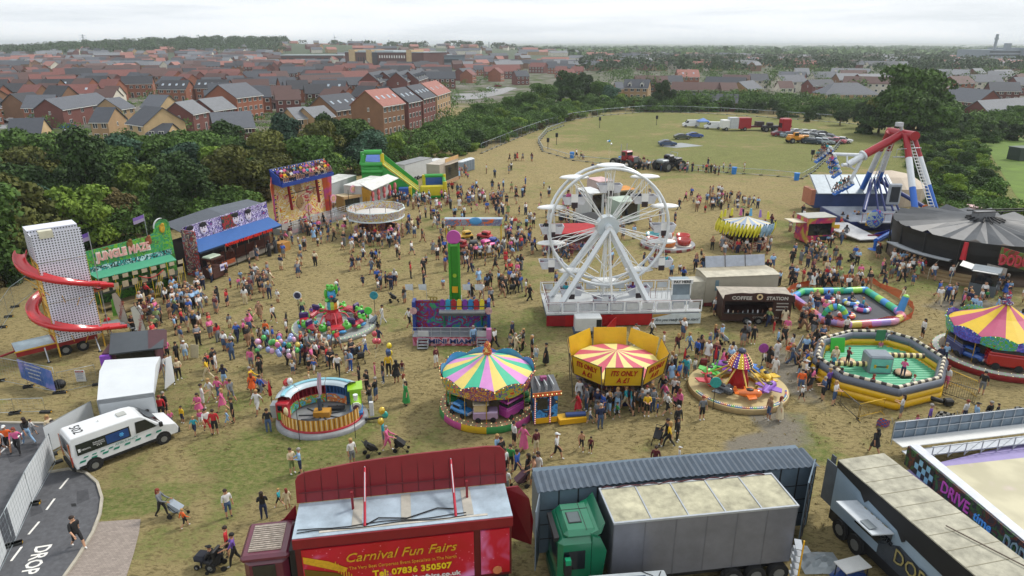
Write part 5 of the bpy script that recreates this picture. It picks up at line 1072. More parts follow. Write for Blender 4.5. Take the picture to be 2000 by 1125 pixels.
mb=MB();mb.lathe([(1.2,.1),(1.2,1.0),(1.4,1.05),(.9,2.1)],FUN,16);mb.build('prize_display',t);mb=MB();mb.lathe([(2.55,.0),(2.55,.85),(2.75,.9),(2.75,.95),(2.3,.95),(2.3,0)],ART('counter art',['#5a1420','#8a6a2a','#2a2f5a','#7a2a5a'],2,1),24);mb.build('counter',t)
# ================= PLANE RIDE
t=thing('aeroplane_ride','cream deck ride with coloured aeroplanes round a red lit centre','ride',(15.85,42.8,0));mark((15.8,38.6),'by the coloured aeroplane ride')
platform(t,3.45,.45,P('#bba878',.6,0,.12,1.5),[P('#b09a70',.6)]*36,36)
mb=MB();mb.lathe([(3.1,.47),(3.2,.5),(3.3,.42)],[P(c,.4)for c in('#3f8f5a','#3f6fa0','#3f6fa0','#8f4a6a','#b0603a','#4a5a9a')],36,R(195),R(345));bulbs(mb,[(cos(a)*3.25,sin(a)*3.25,.5)for a in[R(195)+R(150)*i/70 for i in range(71)]],.03,[BULB]);mb.build('light_rim',t)
mb=MB();mb.lathe([(.75,.45),(.7,.9),(.55,1.6),(.6,2.1)],P('#a01a1e',.3),8,smooth=False);mb.lathe([(1.3,.45),(1.35,.7),(1.2,.75)],P('#a8882f',.5),16);mb.build('centre_housing',t)
mb=MB();mb.lathe([(.85,2.05),(.7,2.4),(.45,2.8),(.3,2.95)],[P(c,.4)for c in('#d0702a','#5a2f9a','#d9b82a','#c03a7a','#25202a','#b0302a')],12);bulbs(mb,[(cos(a)*r_,sin(a)*r_,z)for r_,z in((.84,2.12),(.77,2.28),(.68,2.45),(.57,2.62),(.46,2.78))for a in[2*pi*i/18 for i in range(18)]],.035,[BULB]);mb.build('lit_top',t)
mb=MB();mb.ell((0,0,3.1),.28,.28,.2,P('#39405a',.4));mb.build('dome',t)
for i,(a,c)in enumerate(((R(270),'#d8702a'),(R(222),'#3c4046'),(R(182),'#c02a3a'),(R(140),'#4fae3a'),(R(98),'#7a3a9a'),(R(52),'#2f6fc0'),(R(10),'#d9b428'),(R(322),'#8a5ab8'))):
 x,y=cos(a)*2.1,sin(a)*2.1;m_=P(c,.2,.1,.05,spec=.9);dk=P('#17181b',.5);mb=MB();mb.at(x,y,.95,a+pi/2-.1)
 mb.cyl((-.95,0,0),(-.2,0,0),.1,m_,r1=.3,n=10);mb.cyl((-.2,0,0),(.55,0,0),.3,m_,r1=.28,n=10);mb.ell((.55,0,0),.35,.28,.28,m_,10,6);mb.ext([(-.15,-.95,-.05),(.4,-.75,-.05),(.45,0,-.08),(.45,.75,-.05),(-.1,.95,-.05),(-.25,0,-.08)],(0,0,.07),m_);mb.ext([(-.95,-.4,.05),(-.7,-.35,.05),(-.6,0,.05),(-.7,.35,.05),(-.95,.4,.05)],(0,0,.05),m_);mb.ext([(-.98,0,.05),(-.65,0,.05),(-.85,0,.45),(-1.0,0,.45)],(0,.05,0),m_);mb.ell((.05,0,.26),.3,.2,.09,dk,8,4);mb.build('aeroplane',t)
 mb=MB();mb.cyl((cos(a)*.6,sin(a)*.6,1.9),(cos(a)*1.85,sin(a)*1.85,.95),.06,P('#c9a84a',.4,0,.2),n=6);mb.build('arm',t)
 # ================= TRAIN RIDE (oval)
t=thing('train_ride','small oval train ride with green engine and orange picket side','ride',(-12.3,38.9,0),R(3));mark((-12.3,35.6),'by the small oval train ride')
SX,SY=1.06,.9;mb=MB();mb.lathe([(.01,.3),(2.6,.3),(2.75,.22),(2.78,0)],P('#8f9194',.5,.2,.3,1.5),40,sx=SX,sy=SY);mb.build('deck',t)
mb=MB();mb.lathe([(2.42,.38),(2.4,1.15)],[P('#c58a2a',.6),P('#8a5a1c',.6),P('#d09a34',.6),P('#dfc79a',.6)],84,R(195),R(345),sx=SX,sy=SY,smooth=False);mb.lathe([(2.38,.38),(2.36,1.15)],P('#9a6a24',.6),42,R(195),R(345),sx=SX,sy=SY);mb.build('picket_panel',t)
mb=MB();mb.lathe([(2.5,.3),(2.5,.42),(2.43,.42)],P('#a51c2a',.4),60,R(175),R(365),sx=SX,sy=SY);mb.build('red_rim',t)
W_A=P('#b9c8cf',.3,.1,.1);n_=4
for(a0,a1,wall,lo_)in((R(148),R(190),P('#a82a34',.4),'#4f9a3a'),(R(92),R(146),P('#8a2030',.4),'#6fa83a'),(R(45),R(90),P('#2f5f9a',.4),'#c87a3a')):
 mb=MB();art=ART('carriage art '+lo_,[lo_,'#5a9fc8',lo_,'#c8632a','#e0d2a0'],2.5,1.5)
 for r_,z0,z1,m_ in((1.85,.4,1.0,art),(1.85,1.0,1.08,wall),(1.85,1.55,1.7,wall)):mb.lathe([(r_,z0),(r_,z1)],m_,10,a0,a1,sx=SX,sy=SY)
 mb.lathe([(2.5,.4),(2.5,1.7)],wall,10,a0,a1,sx=SX,sy=SY)
 for k in range(7):a=a0+(a1-a0)*k/6;mb.cyl((cos(a)*1.85*SX,sin(a)*1.85*SY,1.05),(cos(a)*1.85*SX,sin(a)*1.85*SY,1.6),.045,wall,n=4)
 for a in(a0,a1):mb.ext([(cos(a)*r_*SX,sin(a)*r_*SY,z)for r_,z in((1.85,.4),(2.5,.4),(2.5,1.65),(1.85,1.65))],(-sin(a)*.03,cos(a)*.03,0),wall)
 c_=mb.build('carriage',t);mb=MB();mb.lathe([(1.72,1.68),(1.8,1.84),(2.2,1.95),(2.6,1.84),(2.66,1.68)],W_A,10,a0-.01,a1+.01,sx=SX,sy=SY);mb.lathe([(2.05,1.94),(2.08,2.0),(2.3,2.0),(2.33,1.93)],P('#7fb8c8',.3),10,a0,a1,sx=SX,sy=SY);mb.build('carriage_roof',c_)
EG=P('#8fc02a',.3,0,.05,spec=.8);a=R(25);ex,ey=cos(a)*2.15*SX,sin(a)*2.15*SY;mb=MB();mb.at(ex,ey,.35,a-pi/2-.25,sc=1.15);mb.rb(-.75,-.1,-.32,.32,0,1.05,EG,.05);mb.ext([(-.9,-.42,1.05),(.0,-.42,1.05),(.05,.42,1.1),(-.9,.42,1.15)],(0,0,.1),EG);mb.cyl((-.1,0,.45),(.75,0,.45),.3,EG,n=12);mb.cyl((.75,0,.45),(.82,0,.45),.3,P('#cfd2c8',.4),n=12);mb.cyl((.83,0,.45),(.85,0,.45),.17,P('#5a3a4a',.4),n=10);mb.cyl((.5,0,.7),(.5,0,1.1),.09,P('#d9dcd8',.4),r1=.14);mb.b(-.1,1.0,-.35,.35,0,.18,P('#3f78b8',.4));mb.build('engine',t)
a=R(192);mb=MB();mb.at(cos(a)*2.2*SX,sin(a)*2.2*SY,.35,R(-10));mb.rb(-.4,.4,-.3,.1,0,1.25,P('#a82a34',.4),.05);mb.b(-.3,.25,-.31,-.3,.1,.6,P('#4f9a3a',.5));mb.b(-.25,.05,-.315,-.3,.75,1.1,CG);mb.ell((.28,-.3,.7),.16,.1,.35,P('#e6dcae',.4));mb.build('rear_cab',t)
mb=MB();mb.b(-.5,.55,-.35,.3,.3,.7,P('#b5822a',.5));mb.cyl((-.1,0,.7),(-.1,0,1.6),.14,P('#3a4654',.4));mb.cyl((-.1,0,.7),(.0,0,3.4),.035,ALU);mb.build('centre_motor',t)
mb=MB();mb.add([(-.05,0,3.3),(.2,-.05,3.4),(.12,-.05,1.9),(-.08,0,1.7),(-.15,0,2.4)],[(0,1,2,3,4)],P('#c8a2b4',.7));mb.build('furled_flag',t)
mb=MB()
for k in range(9):a=R(20+k*40);mb.cyl((.3*cos(a),.3*sin(a),.34),(1.5*cos(a),1.4*sin(a),.34),.05,P('#3c4146',.5),n=4)
mb.b(.2,1.3,.5,.9,.32,.5,P('#2a2e33',.5));mb.b(-1.2,-.1,-.9,-.6,.32,.42,P('#2a2e33',.5));mb.build('machinery',t)
mb=MB();mb.b(-3.2,-2.75,-.2,.5,.3,1.2,P('#a9b0b4',.4,.3));mb.build('hitch_box',t);mb=MB();mb.b(3.1,3.35,-.3,-.1,.3,1.3,P('#c9ccd0',.4));mb.cyl((2.8,-.5,.2),(4.2,-.4,.3),.08,BLK);mb.build('tow_bar',t)
for(u,v,h)in((582,862,3.3),(690,858,3.3)):g=G(u,v);mb=MB();mb.cyl((g.x+12.3,g.y-38.9,0),(g.x+12.3,g.y-38.9,h*.75),.02,BLK);mb.build('awning_pole',t)
# ================= FROG RIDE
t=thing('frog_ride','red centred frog ride with green frog cars on a pale round deck','ride',(-15.3,54.2,0));mark((-15.4,50.2),'in front of the frog ride')
platform(t,3.6,.35,P('#9fa3a2',.5,.1,.15,1.5),[P('#9a9e9d',.4)],36);FG=P('#4fae34',.3,0,.1,spec=.7);FRD=P('#b01f2e',.3,0,.1,spec=.7)
mb=MB();bulbs(mb,[(cos(a)*3.45,sin(a)*3.45,.36)for a in[R(185)+R(170)*i/60 for i in range(61)]],.035,[BULB,BG_]);mb.build('light_rim',t)
mb=MB();mb.lathe([(.8,.35),(.75,1.0),(.5,1.5),(.5,1.8)],FRD,8,smooth=False);mb.build('centre_housing',t);mb=MB();mb.lathe([(.55,1.8),(.6,2.1),(.55,2.5)],[P('#4a9fa8',.4),P('#a8c84a',.4),P('#d98a2a',.4),P('#dfe2c8',.4)],12,smooth=False);mb.build('painted_drum',t)
mb=MB();mb.ell((0,.1,3.0),.4,.35,.5,P('#3f9fd0',.4));mb.ell((.02,-.15,3.65),.38,.34,.3,FG);mb.ell((-.17,-.3,3.9),.13,.13,.13,FG);mb.ell((.2,-.3,3.9),.13,.13,.13,FG);mb.ell((-.45,0,3.05),.16,.2,.45,FG);mb.ell((.45,.05,3.5),.13,.15,.5,FG);mb.ell((-.3,-.3,2.6),.22,.3,.16,FG);mb.ell((.35,-.3,2.6),.22,.3,.2,BLK);mb.ell((.5,0,4.05),.16,.12,.14,WHT);mb.ell((.1,-.38,2.95),.16,.1,.1,FRD);mb.build('frog_figure',t)
for i in range(8):
 a=R(22+45*i);x,y=cos(a)*2.35,sin(a)*2.35;mb=MB();mb.at(x,y,.75,a+pi/2);c_=FRD if i%2==0 else P('#a8243a',.3);mb.rb(-.75,.6,-.42,.42,-.1,.3,c_,.15);mb.rb(-.8,-.55,-.4,.4,.2,.75,P('#3a2560',.4),.1);mb.ell((.75,0,.2),.42,.4,.32,FG,10,6);mb.ell((.75,-.22,.5),.14,.14,.16,FG,8,5);mb.ell((.75,.22,.5),.14,.14,.16,FG,8,5);mb.ell((.87,-.22,.55),.06,.07,.08,WHT,6,4);mb.ell((.87,.22,.55),.06,.07,.08,WHT,6,4);mb.ell((.3,-.5,-.1),.35,.15,.14,P('#3f8fc8',.3),8,5);mb.ell((.3,.5,-.1),.35,.15,.14,FG,8,5);mb.ell((-.4,-.5,-.05),.25,.15,.18,FG,8,5);mb.build('frog_car',t)
 mb=MB();mb.cyl((cos(a)*.6,sin(a)*.6,1.5),(cos(a)*1.3,sin(a)*1.3,1.5),.06,P('#c0404a',.4),n=6);mb.cyl((cos(a)*1.3,sin(a)*1.3,1.5),(cos(a)*1.9,sin(a)*1.9,.9),.06,P('#c0404a',.4),n=6);mb.build('arm',t)
def disc_sign(u,v,vt,Y_off,c,lb,r=.36):
 g=G(u,v);h=ZH(g,vt);t=thing('disc_sign',lb,'sign',g);mb=MB();mb.cyl((0,0,0),(0,0,h-r),.025,BLK,n=5);mb.build('pole',t);mb=MB();mb.cyl((0,-.03,h),(0,.03,h),r,P(c,.4),n=18);mb.cyl((0,-.045,h),(0,-.031,h),r*.75,P('#2a2f4a',.4)if c=='#c9ccd0' else P(c,.4,0,.4,5),n=18);mb.build('disc',t)
disc_sign(587,632,577,0,'#c9ccd0','dark blue lollipop disc sign left of the frog ride');disc_sign(734,630,577,0,'#2f8a9a','teal lollipop disc sign right of the frog ride');disc_sign(722,645,607,0,'#4fc84a','lime green lollipop disc on the front of the frog ride',.34);disc_sign(1392,800,747,0,'#2f9a94','teal disc sign standing before the aeroplane ride',.38)
disc_sign(1484,735,680,0,'#8a3a8a','purple disc sign held up beside the aeroplane ride',.36)
def closed_parasol(u,v,h,c,lb):g=G(u,v);t=thing('closed_parasol',lb,'parasol',g);mb=MB();mb.cyl((0,0,0),(.1,0,h),.022,BLK,n=5);mb.build('pole',t);mb=MB();mb.lathe([(.02,h*.45),(.12,h*.5),(.09,h*.8),(.01,h)],P(c,.6),8);mb.build('canopy',t)
closed_parasol(1334,735,2.3,'#b81f2a','folded red parasol between the £1 stall and the aeroplanes');closed_parasol(1395,722,1.9,'#b81f2a','folded red parasol behind the aeroplane ride');closed_parasol(532,800,2.2,'#b81f2a','folded red parasol left of the oval train ride');closed_parasol(562,648,1.8,'#2c2d30','folded black parasol left of the frog ride')
# ================= MINI MIAMI
t=thing('mini_miami_ride','small mini miami ride with colourful seat row and steps','ride',(-8.0,50.4,0));mark((-5,48.5),'in front of the mini miami ride');Wm=6.1
mb=MB();mb.b(0,Wm,0,2.6,.0,.75,ART('mini miami skirt',['#b0486a','#c87f9a','#a03a54','#cf9aa8'],1.0,.5));mb.b(0,Wm,0,2.6,.751,.8,P('#8f9398',.4,.4));mb.build('base',t)
mb=MB();mb.b(.1,Wm-.1,1.9,2.0,.8,3.2,ART('mini miami art',['#1f5fa0','#2f8f5a','#5a2f8a','#8a1f3a','#2a8fae','#16365a'],.9,2.2));mb.b(0,Wm,1.88,2.02,3.0,3.12,P('#8a2030',.4));mb.build('backdrop',t)
for x in(0,Wm):mb=MB();mb.b(x-.12,x+.12,1.2,2.2,.8,3.3,P('#1f3f8a',.4));mb.cyl((x,1.1,2.6),(x,1.05,2.6),.3,P('#c8a0a0',.4,0,.5,4),n=14);mb.build('side_pillar',t)
text('MINI MIAMI',.55,P('#35407a',.4),t,(3.1,-.03,.38),width=3.6,depth=.02,off=.015);text('MINI MIAMI',.55,P('#d9c0c8',.4),t,(3.1,-.015,.38),width=3.75,depth=.01,off=.05)
text('TO',.5,P('#8a7a3a',.4),t,(1.55,1.85,3.35),width=.75,depth=.05,off=.03)
mb=MB()
for z in(1.25,1.55):mb.cyl((0,.05,z),(Wm,.05,z),.02,ALU,n=4)
for k in range(9):mb.cyl((k*Wm/8,.05,.8),(k*Wm/8,.05,1.55),.02,ALU,n=4)
mb.build('railing',t)
for x in(.45,5.2):
 mb=MB();mb.b(x,x+.85,-.05,.02,.82,1.3,P('#b9bcc0',.4));
 for k in range(4):mb.b(x,x+.85,-.9+.22*k,-.66+.22*k,.12+.17*k,.17+.17*k,ALU)
 mb.b(x,x+.04,-.9,.0,.1,.7,ALU);mb.b(x+.81,x+.85,-.9,.0,.1,.7,ALU);mb.build('steps',t)
gd=MB();gx0,gx1,gz=2.1,5.8,2.75;gd.b(gx0,gx1,.9,1.5,gz-.35,gz-.15,ALU);gd.b(gx0,gx1,.85,.92,gz-.5,gz-.3,P('#55595e',.4,.4));gd.cyl((gx0,.75,gz+.35),(gx1,.75,gz+.35),.04,BLK,n=6);go=gd.build('gondola',t)
for k,c in enumerate(('#6a2a8a','#1f8fae','#9a1a24','#c9a82a','#6a2a8a','#1f6fa8','#a01a24','#c9b82a')):
 x=gx0+.24+k*.46;mb=MB();mb.ext([(x-.19,1.2,gz-.1),(x+.19,1.2,gz-.1),(x+.19,1.3,gz+.6),(x+.1,1.32,gz+.75),(x-.1,1.32,gz+.75),(x-.19,1.3,gz+.6)],(0,.06,0),P(c,.4));mb.build('seat',go)
for x in(2.4,5.5):mb=MB();mb.cyl((x,1.9,1.0),(x,1.5,gz),.08,P('#2f7f5a',.4));mb.build('swing_arm',t)
mb=MB();mb.b(5.95,6.35,-.2,.2,.0,1.5,P('#c87fae',.4));mb.build('side_board',t)
for k,x in enumerate((-.1,1.0,4.6,5.6)):
 mb=MB();mb.cyl((x,2.1,3.1),(x,2.1,4.6),.015,ALU,n=4);mb.add([(x,2.1,4.55),(x-.65,2.15,4.5),(x-.6,2.1,4.05),(x,2.1,4.0)],[(0,1,2,3)],P('#b9c0c4',.7));mb.build('small_flag',t)
 # ================= GREEN DROP TOWER / HAMMER STRIKER
t=thing('high_striker','tall green striker tower with a pink ball on top','striker',(-4.75,53.6,0));GT=P('#2f8f1f',.35,0,.15,1.2,spec=.8);h=ZH((0,53.6),475)
mb=MB();mb.b(-.45,.45,0,.1,.3,h,P('#2a7f1e',.35,0,.15));mb.b(-.47,-.3,-.12,.12,.2,h,GT);mb.b(.3,.47,-.12,.12,.2,h,GT);mb.b(-.45,.45,-.1,.14,h-.25,h,P('#5aa84a',.4));mb.build('tower',t)
mb=MB();mb.cyl((0,-.1,h+.5),(0,.1,h+.5),.58,P('#b04a9a',.45,0,.06),n=22);mb.build('ball',t);mb=MB();mb.b(-.24,.24,-.05,-.01,3.4,3.95,YEL);mb.build('score_plate',t);mb=MB();mb.cyl((0,-.04,4.9),(0,.0,4.9),.17,P('#8fae2a',.4),n=12);mb.build('dial',t)
mb=MB()
for s_ in(-1,1):mb.cyl((s_*.75,-.5,0),(s_*.5,-.1,3.2),.035,WHT,n=5);mb.cyl((s_*.75,-.5,.4),(-s_*.55,-.2,2.4),.03,WHT,n=5)
mb.cyl((-.6,-.2,2.4),(.6,-.2,2.4),.03,WHT);mb.build('brace',t)
# ================= FERRIS WHEEL
t=thing('ferris_wheel','large white ferris wheel on a white and red platform','ferris wheel');mark((9,52.5),'in front of the ferris wheel');FW=P('#d6dce0',.35,.1,.06,spec=.7);FWW=P('#e8eaea',.35,0,.04)
a0_=G(1066,645);b0_=G(1370,622);fa=0.055
loc=Vector((2.95,54.1,0));t.location=loc;t.rotation_euler.z=fa;LW=13.4;DW=5.4;hz=1.25
mb=MB();mb.b(0,LW,.0,DW,hz-.1,hz,P('#b9bdbf',.5,0,.15));mb.b(.1,LW-.1,.2,DW-.2,.5,hz-.11,P('#3a4a6a',.6));mb.build('deck',t)
mb=MB();mb.ext([(0,-.02,.15),(1.6,-.1,.15),(1.6,-.1,1.1),(0,-.02,1.1)],(0,.04,0),P('#8c1524',.35));mb.b(1.6,9.1,-.06,0,.1,1.1,P('#a5141c',.35));mb.build('red_skirt',t)
mb=MB();mb.b(9.15,LW,-.09,-.02,.15,1.1,P('#c8d2d6',.4));mb.ext([(9.15,-.1,1.1),(9.15,-.1,.75),(10.8,-.1,1.1)],(0,-.01,0),P('#a5803a',.5));mb.build('sign_skirt',t);text('Are you ready for the stars!',.38,P('#1d2a33',.5),t,(11.3,-.13,.55),width=3.9,depth=.01,shear=.4)
PK=P('#7a1f33',.4);root_r=t
mb=MB()
for y,xs_ in((0.0,(0,LW)),(DW,(0,LW))):
 for z in(hz+.12,hz+1.0):mb.cyl((xs_[0],y,z),(xs_[1],y,z),.035,FWW,n=5)
 mb.cyl((xs_[0],y-.03,hz+1.06),(xs_[1],y-.03,hz+1.06),.015,PK,n=4)
 for k in range(11):x=k*LW/10;mb.b(x-.05,x+.05,y-.02,y+.02,hz,hz+1.05,FWW)
 for k in range(10):x0_=k*LW/10+.15;x1_=(k+1)*LW/10-.15;mb.tube([(x0_,y-.02,hz+.22),(x1_,y-.02,hz+.22),(x1_,y-.02,hz+.9),(x0_,y-.02,hz+.9)],.016,PK,4,closed=True);mb.b(x0_+.05,x1_-.05,y,y+.01,hz+.27,hz+.85,P('#c3c7c9',.5))
mb.build('railing',t)
mb=MB()
for k in range(5):y=1+k*.9;mb.cyl((.3,y,hz),(.3,y,hz+1),.03,PK,n=4)
mb.cyl((.1,.2,hz+1),(.1,DW,hz+1),.03,FWW,n=4)
for x in(8.6,9.2,9.8,10.4,11.2):mb.tube([(x,3.4,hz),(x,3.4,hz+.95),(x+.45,3.4,hz+.95),(x+.45,3.4,hz)],.022,PK if x<10 else FWW,4)
mb.build('queue_rail',t)
hub=Vector((5.35,2.4,8.3));Rw=5.05;hw=.85;z0=hub.z
for s_ in(-1,1):
 mb=MB();mb.tube([(hub.x+Rw*cos(a),hub.y+s_*hw,z0+Rw*sin(a))for a in[2*pi*k/48 for k in range(48)]],.13,FW,6,closed=True);mb.build('rim',t)
 for k in range(10):
  a=2*pi*k/10+pi/10*1.0;r0,r1=.45,Rw;ca,sa_=cos(a),sin(a);y=hub.y+s_*hw;mb=MB()
  for o_ in(-.17,.17):
   mb.cyl((hub.x+r0*ca-o_*.3*sa_,hub.y+s_*.35,z0+r0*sa_+o_*.3*ca),(hub.x+r1*ca-o_*sa_*1.6,y,z0+r1*sa_+o_*ca*1.6),.04,FWW,n=5)
  for q in range(5):f0_,f1_=(q+.5)/6,(q+1.5)/6;rr0,rr1=r0+(r1-r0)*f0_,r0+(r1-r0)*f1_;s2=1 if q%2 else-1;ya=hub.y+s_*(.35+(hw-.35)*f0_);yb=hub.y+s_*(.35+(hw-.35)*f1_);mb.cyl((hub.x+rr0*ca-s2*.2*f0_*sa_,ya,z0+rr0*sa_+s2*.2*f0_*ca),(hub.x+rr1*ca+s2*.2*f1_*sa_,yb,z0+rr1*sa_-s2*.2*f1_*ca),.025,FWW,n=4)
  mb.build('spoke',t)
mb=MB();mb.cyl((hub.x,hub.y-1.25,z0),(hub.x,hub.y+1.25,z0),.32,FW,n=12);mb.cyl((hub.x,hub.y-.5,z0),(hub.x,hub.y+.5,z0),.95,P('#c9d3d8',.3,.2,.1),n=16);mb.build('hub',t)
for s_ in(-1,1):
 for dx in(-1,1):
  mb=MB();y1=hub.y+s_*2.0;p,q=Vector((hub.x,hub.y+s_*1.1,z0+.1)),Vector((hub.x+dx*3.9-(.6 if dx<0 else 0),y1,hz));mb.cyl(p,q,.26,FW,r1=.3,n=4,smooth=False);mb.build('support_leg',t)
  mb=MB()
  for f_ in(.3,.5,.7):m1=p.lerp(q,f_);m2=Vector((hub.x+dx*.3,hub.y+s_*1.4,m1.z-1.2));mb.cyl(m1,m2,.05,FWW,n=4)
  mb.build('leg_brace',t)
 mb=MB();mb.cyl((hub.x,hub.y+s_*1.1,z0),(hub.x+.4,hub.y+s_*2.3,.2 if s_<0 else hz),.09,FWW,n=6);mb.build('centre_post',t)
for k in range(10):
 a=2*pi*k/10+pi/10;px_,pz_=hub.x+Rw*cos(a),z0+Rw*sin(a)
 cb=MB();cb.at(px_,hub.y,pz_);cb.ell((0,0,.1),1.3,.62,.24,FWW,14,6,-.25);cn=cb.build('car_canopy',t)
 mb=MB();mb.at(px_,hub.y,pz_-1.75,sc=1.3)
 prof=[(-.8,.25),(-.62,-.25),(.62,-.25),(.8,.25)]
 mb.ext([(x,-.42,z)for x,z in prof],(0,.05,0),P('#c9ccd3',.4));mb.ext([(x,.37,z)for x,z in prof],(0,.05,0),P('#c9ccd3',.4));mb.b(-.62,.62,-.37,.37,-.25,-.2,P('#8a8f96',.5));mb.ext([(-.8,-.37,.25),(-.62,-.37,-.25),(-.57,-.37,-.25),(-.75,-.37,.25)],(0,.74,0),P('#c9ccd3',.4));mb.ext([(.75,-.37,.25),(.57,-.37,-.25),(.62,-.37,-.25),(.8,-.37,.25)],(0,.74,0),P('#c9ccd3',.4))
 mb.b(-.22,.22,-.44,-.425,-.1,.42,FWW);mb.b(-.2,.2,-.46,-.44,-.45,-.1,P('#33262c',.5));mb.b(-.7,-.45,-.35,.35,-.1,.1,P('#6a2a3f',.5));mb.b(.45,.7,-.35,.35,-.1,.1,P('#6a2a3f',.5));co=mb.build('car_tub',t)
 mb=MB()
 for sx_ in(-1,1):
  for sy_ in(-.4,.4):mb.cyl((px_+sx_*.15,hub.y+sy_,pz_+.05),(px_+sx_*.25,hub.y+sy_,pz_-1.45),.025,FWW,n=4)
 mb.build('car_hanger',co)
 # pay booth on its deck
mb=MB();mb.at(11.2,1.7,hz);mb.b(0,1.7,0,1.3,2.05,2.15,P('#8fa0aa',.3,.3));mb.b(-.1,1.8,-.15,-.05,1.95,2.35,WHT)
for x in(0,1.65):
 for y in(0,1.25):mb.b(x,x+.06,y,y+.06,0,2.1,FWW)
mb.b(0,1.7,0,.05,0,.9,P('#a9b4ba',.3));mb.b(.1,1.6,.02,.04,.9,2.0,P('#6f7d86',.15));pb=mb.build('pay_booth',t);text('PAY HERE',.34,BLK,t,(12.05,1.53,hz+2.15),width=1.5,depth=.01,off=.01)
t=thing('generator','white generator box standing before the ferris wheel platform','generator',(5.2,52.4,0),.04);mb=MB();mb.rb(0,2.2,-.45,.65,.55,1.75,P('#c6cacb',.4,0,.1),.05);mb.b(1.75,2.18,-.465,-.45,.75,1.6,BLK);mb.build('housing',t);mb=MB();mb.b(-.1,2.3,-.55,.7,.35,.54,P('#33475e',.5));mb.b(2.2,3.2,-.3,.3,.3,.4,P('#33475e',.5));mb.build('chassis',t)
for x in(.6,1.5):wheel(t,x,-.55,.26,.15)
t=thing('red_ramp','red wedge side board leaning at the ferris wheel steps','board',(7.95,52.6,0),.9);mb=MB();mb.ext([(0,0,.1),(1.5,0,.1),(1.5,0,1.1),(1.2,0,1.1),(0,0,.7)],(0,.05,0),P('#b5161c',.35));mb.build('board',t)
t=thing('plastic_crate','small cream crate on the grass by the red board','crate',(*G(1210,646).xy,0));mb=MB();
for a_,b_,c_,d_ in((-.35,.35,-.25,-.21),(-.35,.35,.21,.25),(-.35,-.31,-.21,.21),(.31,.35,-.21,.21)):mb.b(a_,b_,c_,d_,0,.28,P('#b9a98f',.6))
mb.b(-.31,.31,-.21,.21,0,.03,P('#b9a98f',.6));mb.build('shell',t)
# ================= WHITE TRAILER + COFFEE STATION
loc,rz,Lc=frame((1374,600),(1506,594));t=thing('white_trailer','cream white closed trailer with raised roof screens beside the coffee hut','trailer',loc,rz);mb=MB();mb.b(0,7.0,0,2.6,.4,2.9,P('#a8a291',.5,0,.1,1));mb.b(0,7.0,-.01,0,.1,.45,P('#6a2228',.5));mb.b(.9,1.25,-.02,0,1.6,2.6,P('#6f8790',.4));mb.build('body',t)
mb=MB();mb.ext([(-.05,-.1,2.9),(7.05,-.1,2.9),(7.05,1.3,3.02),(-.05,1.3,3.02)],(0,0,.06),P('#b9b3a0',.5,0,.3,1.2));mb.ext([(-.05,1.3,3.02),(7.05,1.3,3.02),(7.05,2.7,2.9),(-.05,2.7,2.9)],(0,0,.06),P('#a39b86',.5,0,.3,1.2));mb.build('roof',t)
for k in range(3):mb=MB();mb.ext([(.9+k*2.0,2.6,3.0),(2.85+k*2.0,2.6,3.0),(2.85+k*2.0,2.9,4.0),(.9+k*2.0,2.9,4.0)],(0,.04,0),P('#a9b0bd',.5));mb.cyl((.88+k*2.0,2.55,2.95),(.88+k*2,2.88,4.05),.03,BLK,n=4);mb.build('roof_screen',t)
mb=MB();mb.b(-1.3,0,.1,1.6,.2,2.5,P('#b5b0a0',.5));mb.build('nose_box',t);wheels(t,(2.5,3.6),2.3,.4)
loc,rz,Lc=frame((1407,632),(1546,634));t=thing('coffee_trailer','dark brown coffee station trailer with arched lettered top','coffee trailer',loc,rz);BRN=P('#3a211c',.5,0,.15);mark((loc.x+3,loc.y-1.5),'outside the brown coffee hut');Lc=5.9
mb=MB();mb.b(0,Lc,0,2.2,.3,1.1,BRN);mb.b(0,.2,0,2.2,1.1,2.4,BRN);mb.b(Lc-1.6,Lc,0,2.2,1.1,2.4,BRN);mb.b(.2,Lc-1.6,1.9,2.2,1.1,2.4,P('#20140f',.6));mb.build('body',t)
mb=MB();mb.ext([(-.1,-.35,2.4),(Lc+.1,-.35,2.4),(Lc+.1,2.3,2.55),(-.1,2.3,2.55)],(0,0,.08),P('#a39a8c',.6,0,.3));mb.build('roof',t)
mb=MB();ar=[(-.1,0)]+[(x,.55+.2*abs(sin(x/Lc*pi*2))+.22*math.exp(-((x-Lc/2)/.5)**2))for x in[Lc*k/24 for k in range(25)]]+[(Lc+.1,0)];mb.ext([(x,-.4,2.25+z)for x,z in ar],(0,.06,0),BRN);mb.build('arched_sign',t)
LT=P('#b8b4ac',.5);text('COFFEE',.42,LT,t,(1.45,-.44,2.55),width=1.7,depth=.01,off=.012);text('STATION',.42,LT,t,(4.45,-.44,2.55),width=1.8,depth=.01,off=.012);text('COFFEE STATION',.24,LT,t,(3.8,-.03,.62),width=2.2,depth=.01);mb=MB();mb.cyl((Lc/2,-.42,2.68),(Lc/2,-.45,2.68),.27,P('#c9b48a',.5),n=18);mb.cyl((Lc/2,-.455,2.68),(Lc/2,-.46,2.68),.14,BRN,n=12);mb.build('cup_badge',t)
mb=MB();mb.b(.15,Lc-1.5,-.35,0,1.05,1.12,P('#2a2a2c',.4));
for k in range(9):mb.cyl((.5+k*.42,-.15,1.12),(.5+k*.42,-.15,1.12+random.uniform(.12,.3)),.06,P(random.choice(['#b9a98f','#8a8f94','#5a3a2a','#c9ccd0']),.5),n=6)
mb.build('counter',t);mb=MB();mb.cyl((2.2,-.5,.3),(2.4,-.45,.3),.2,P('#b9bcc0',.4),n=14);mb.build('spare_wheel',t);mb=MB()
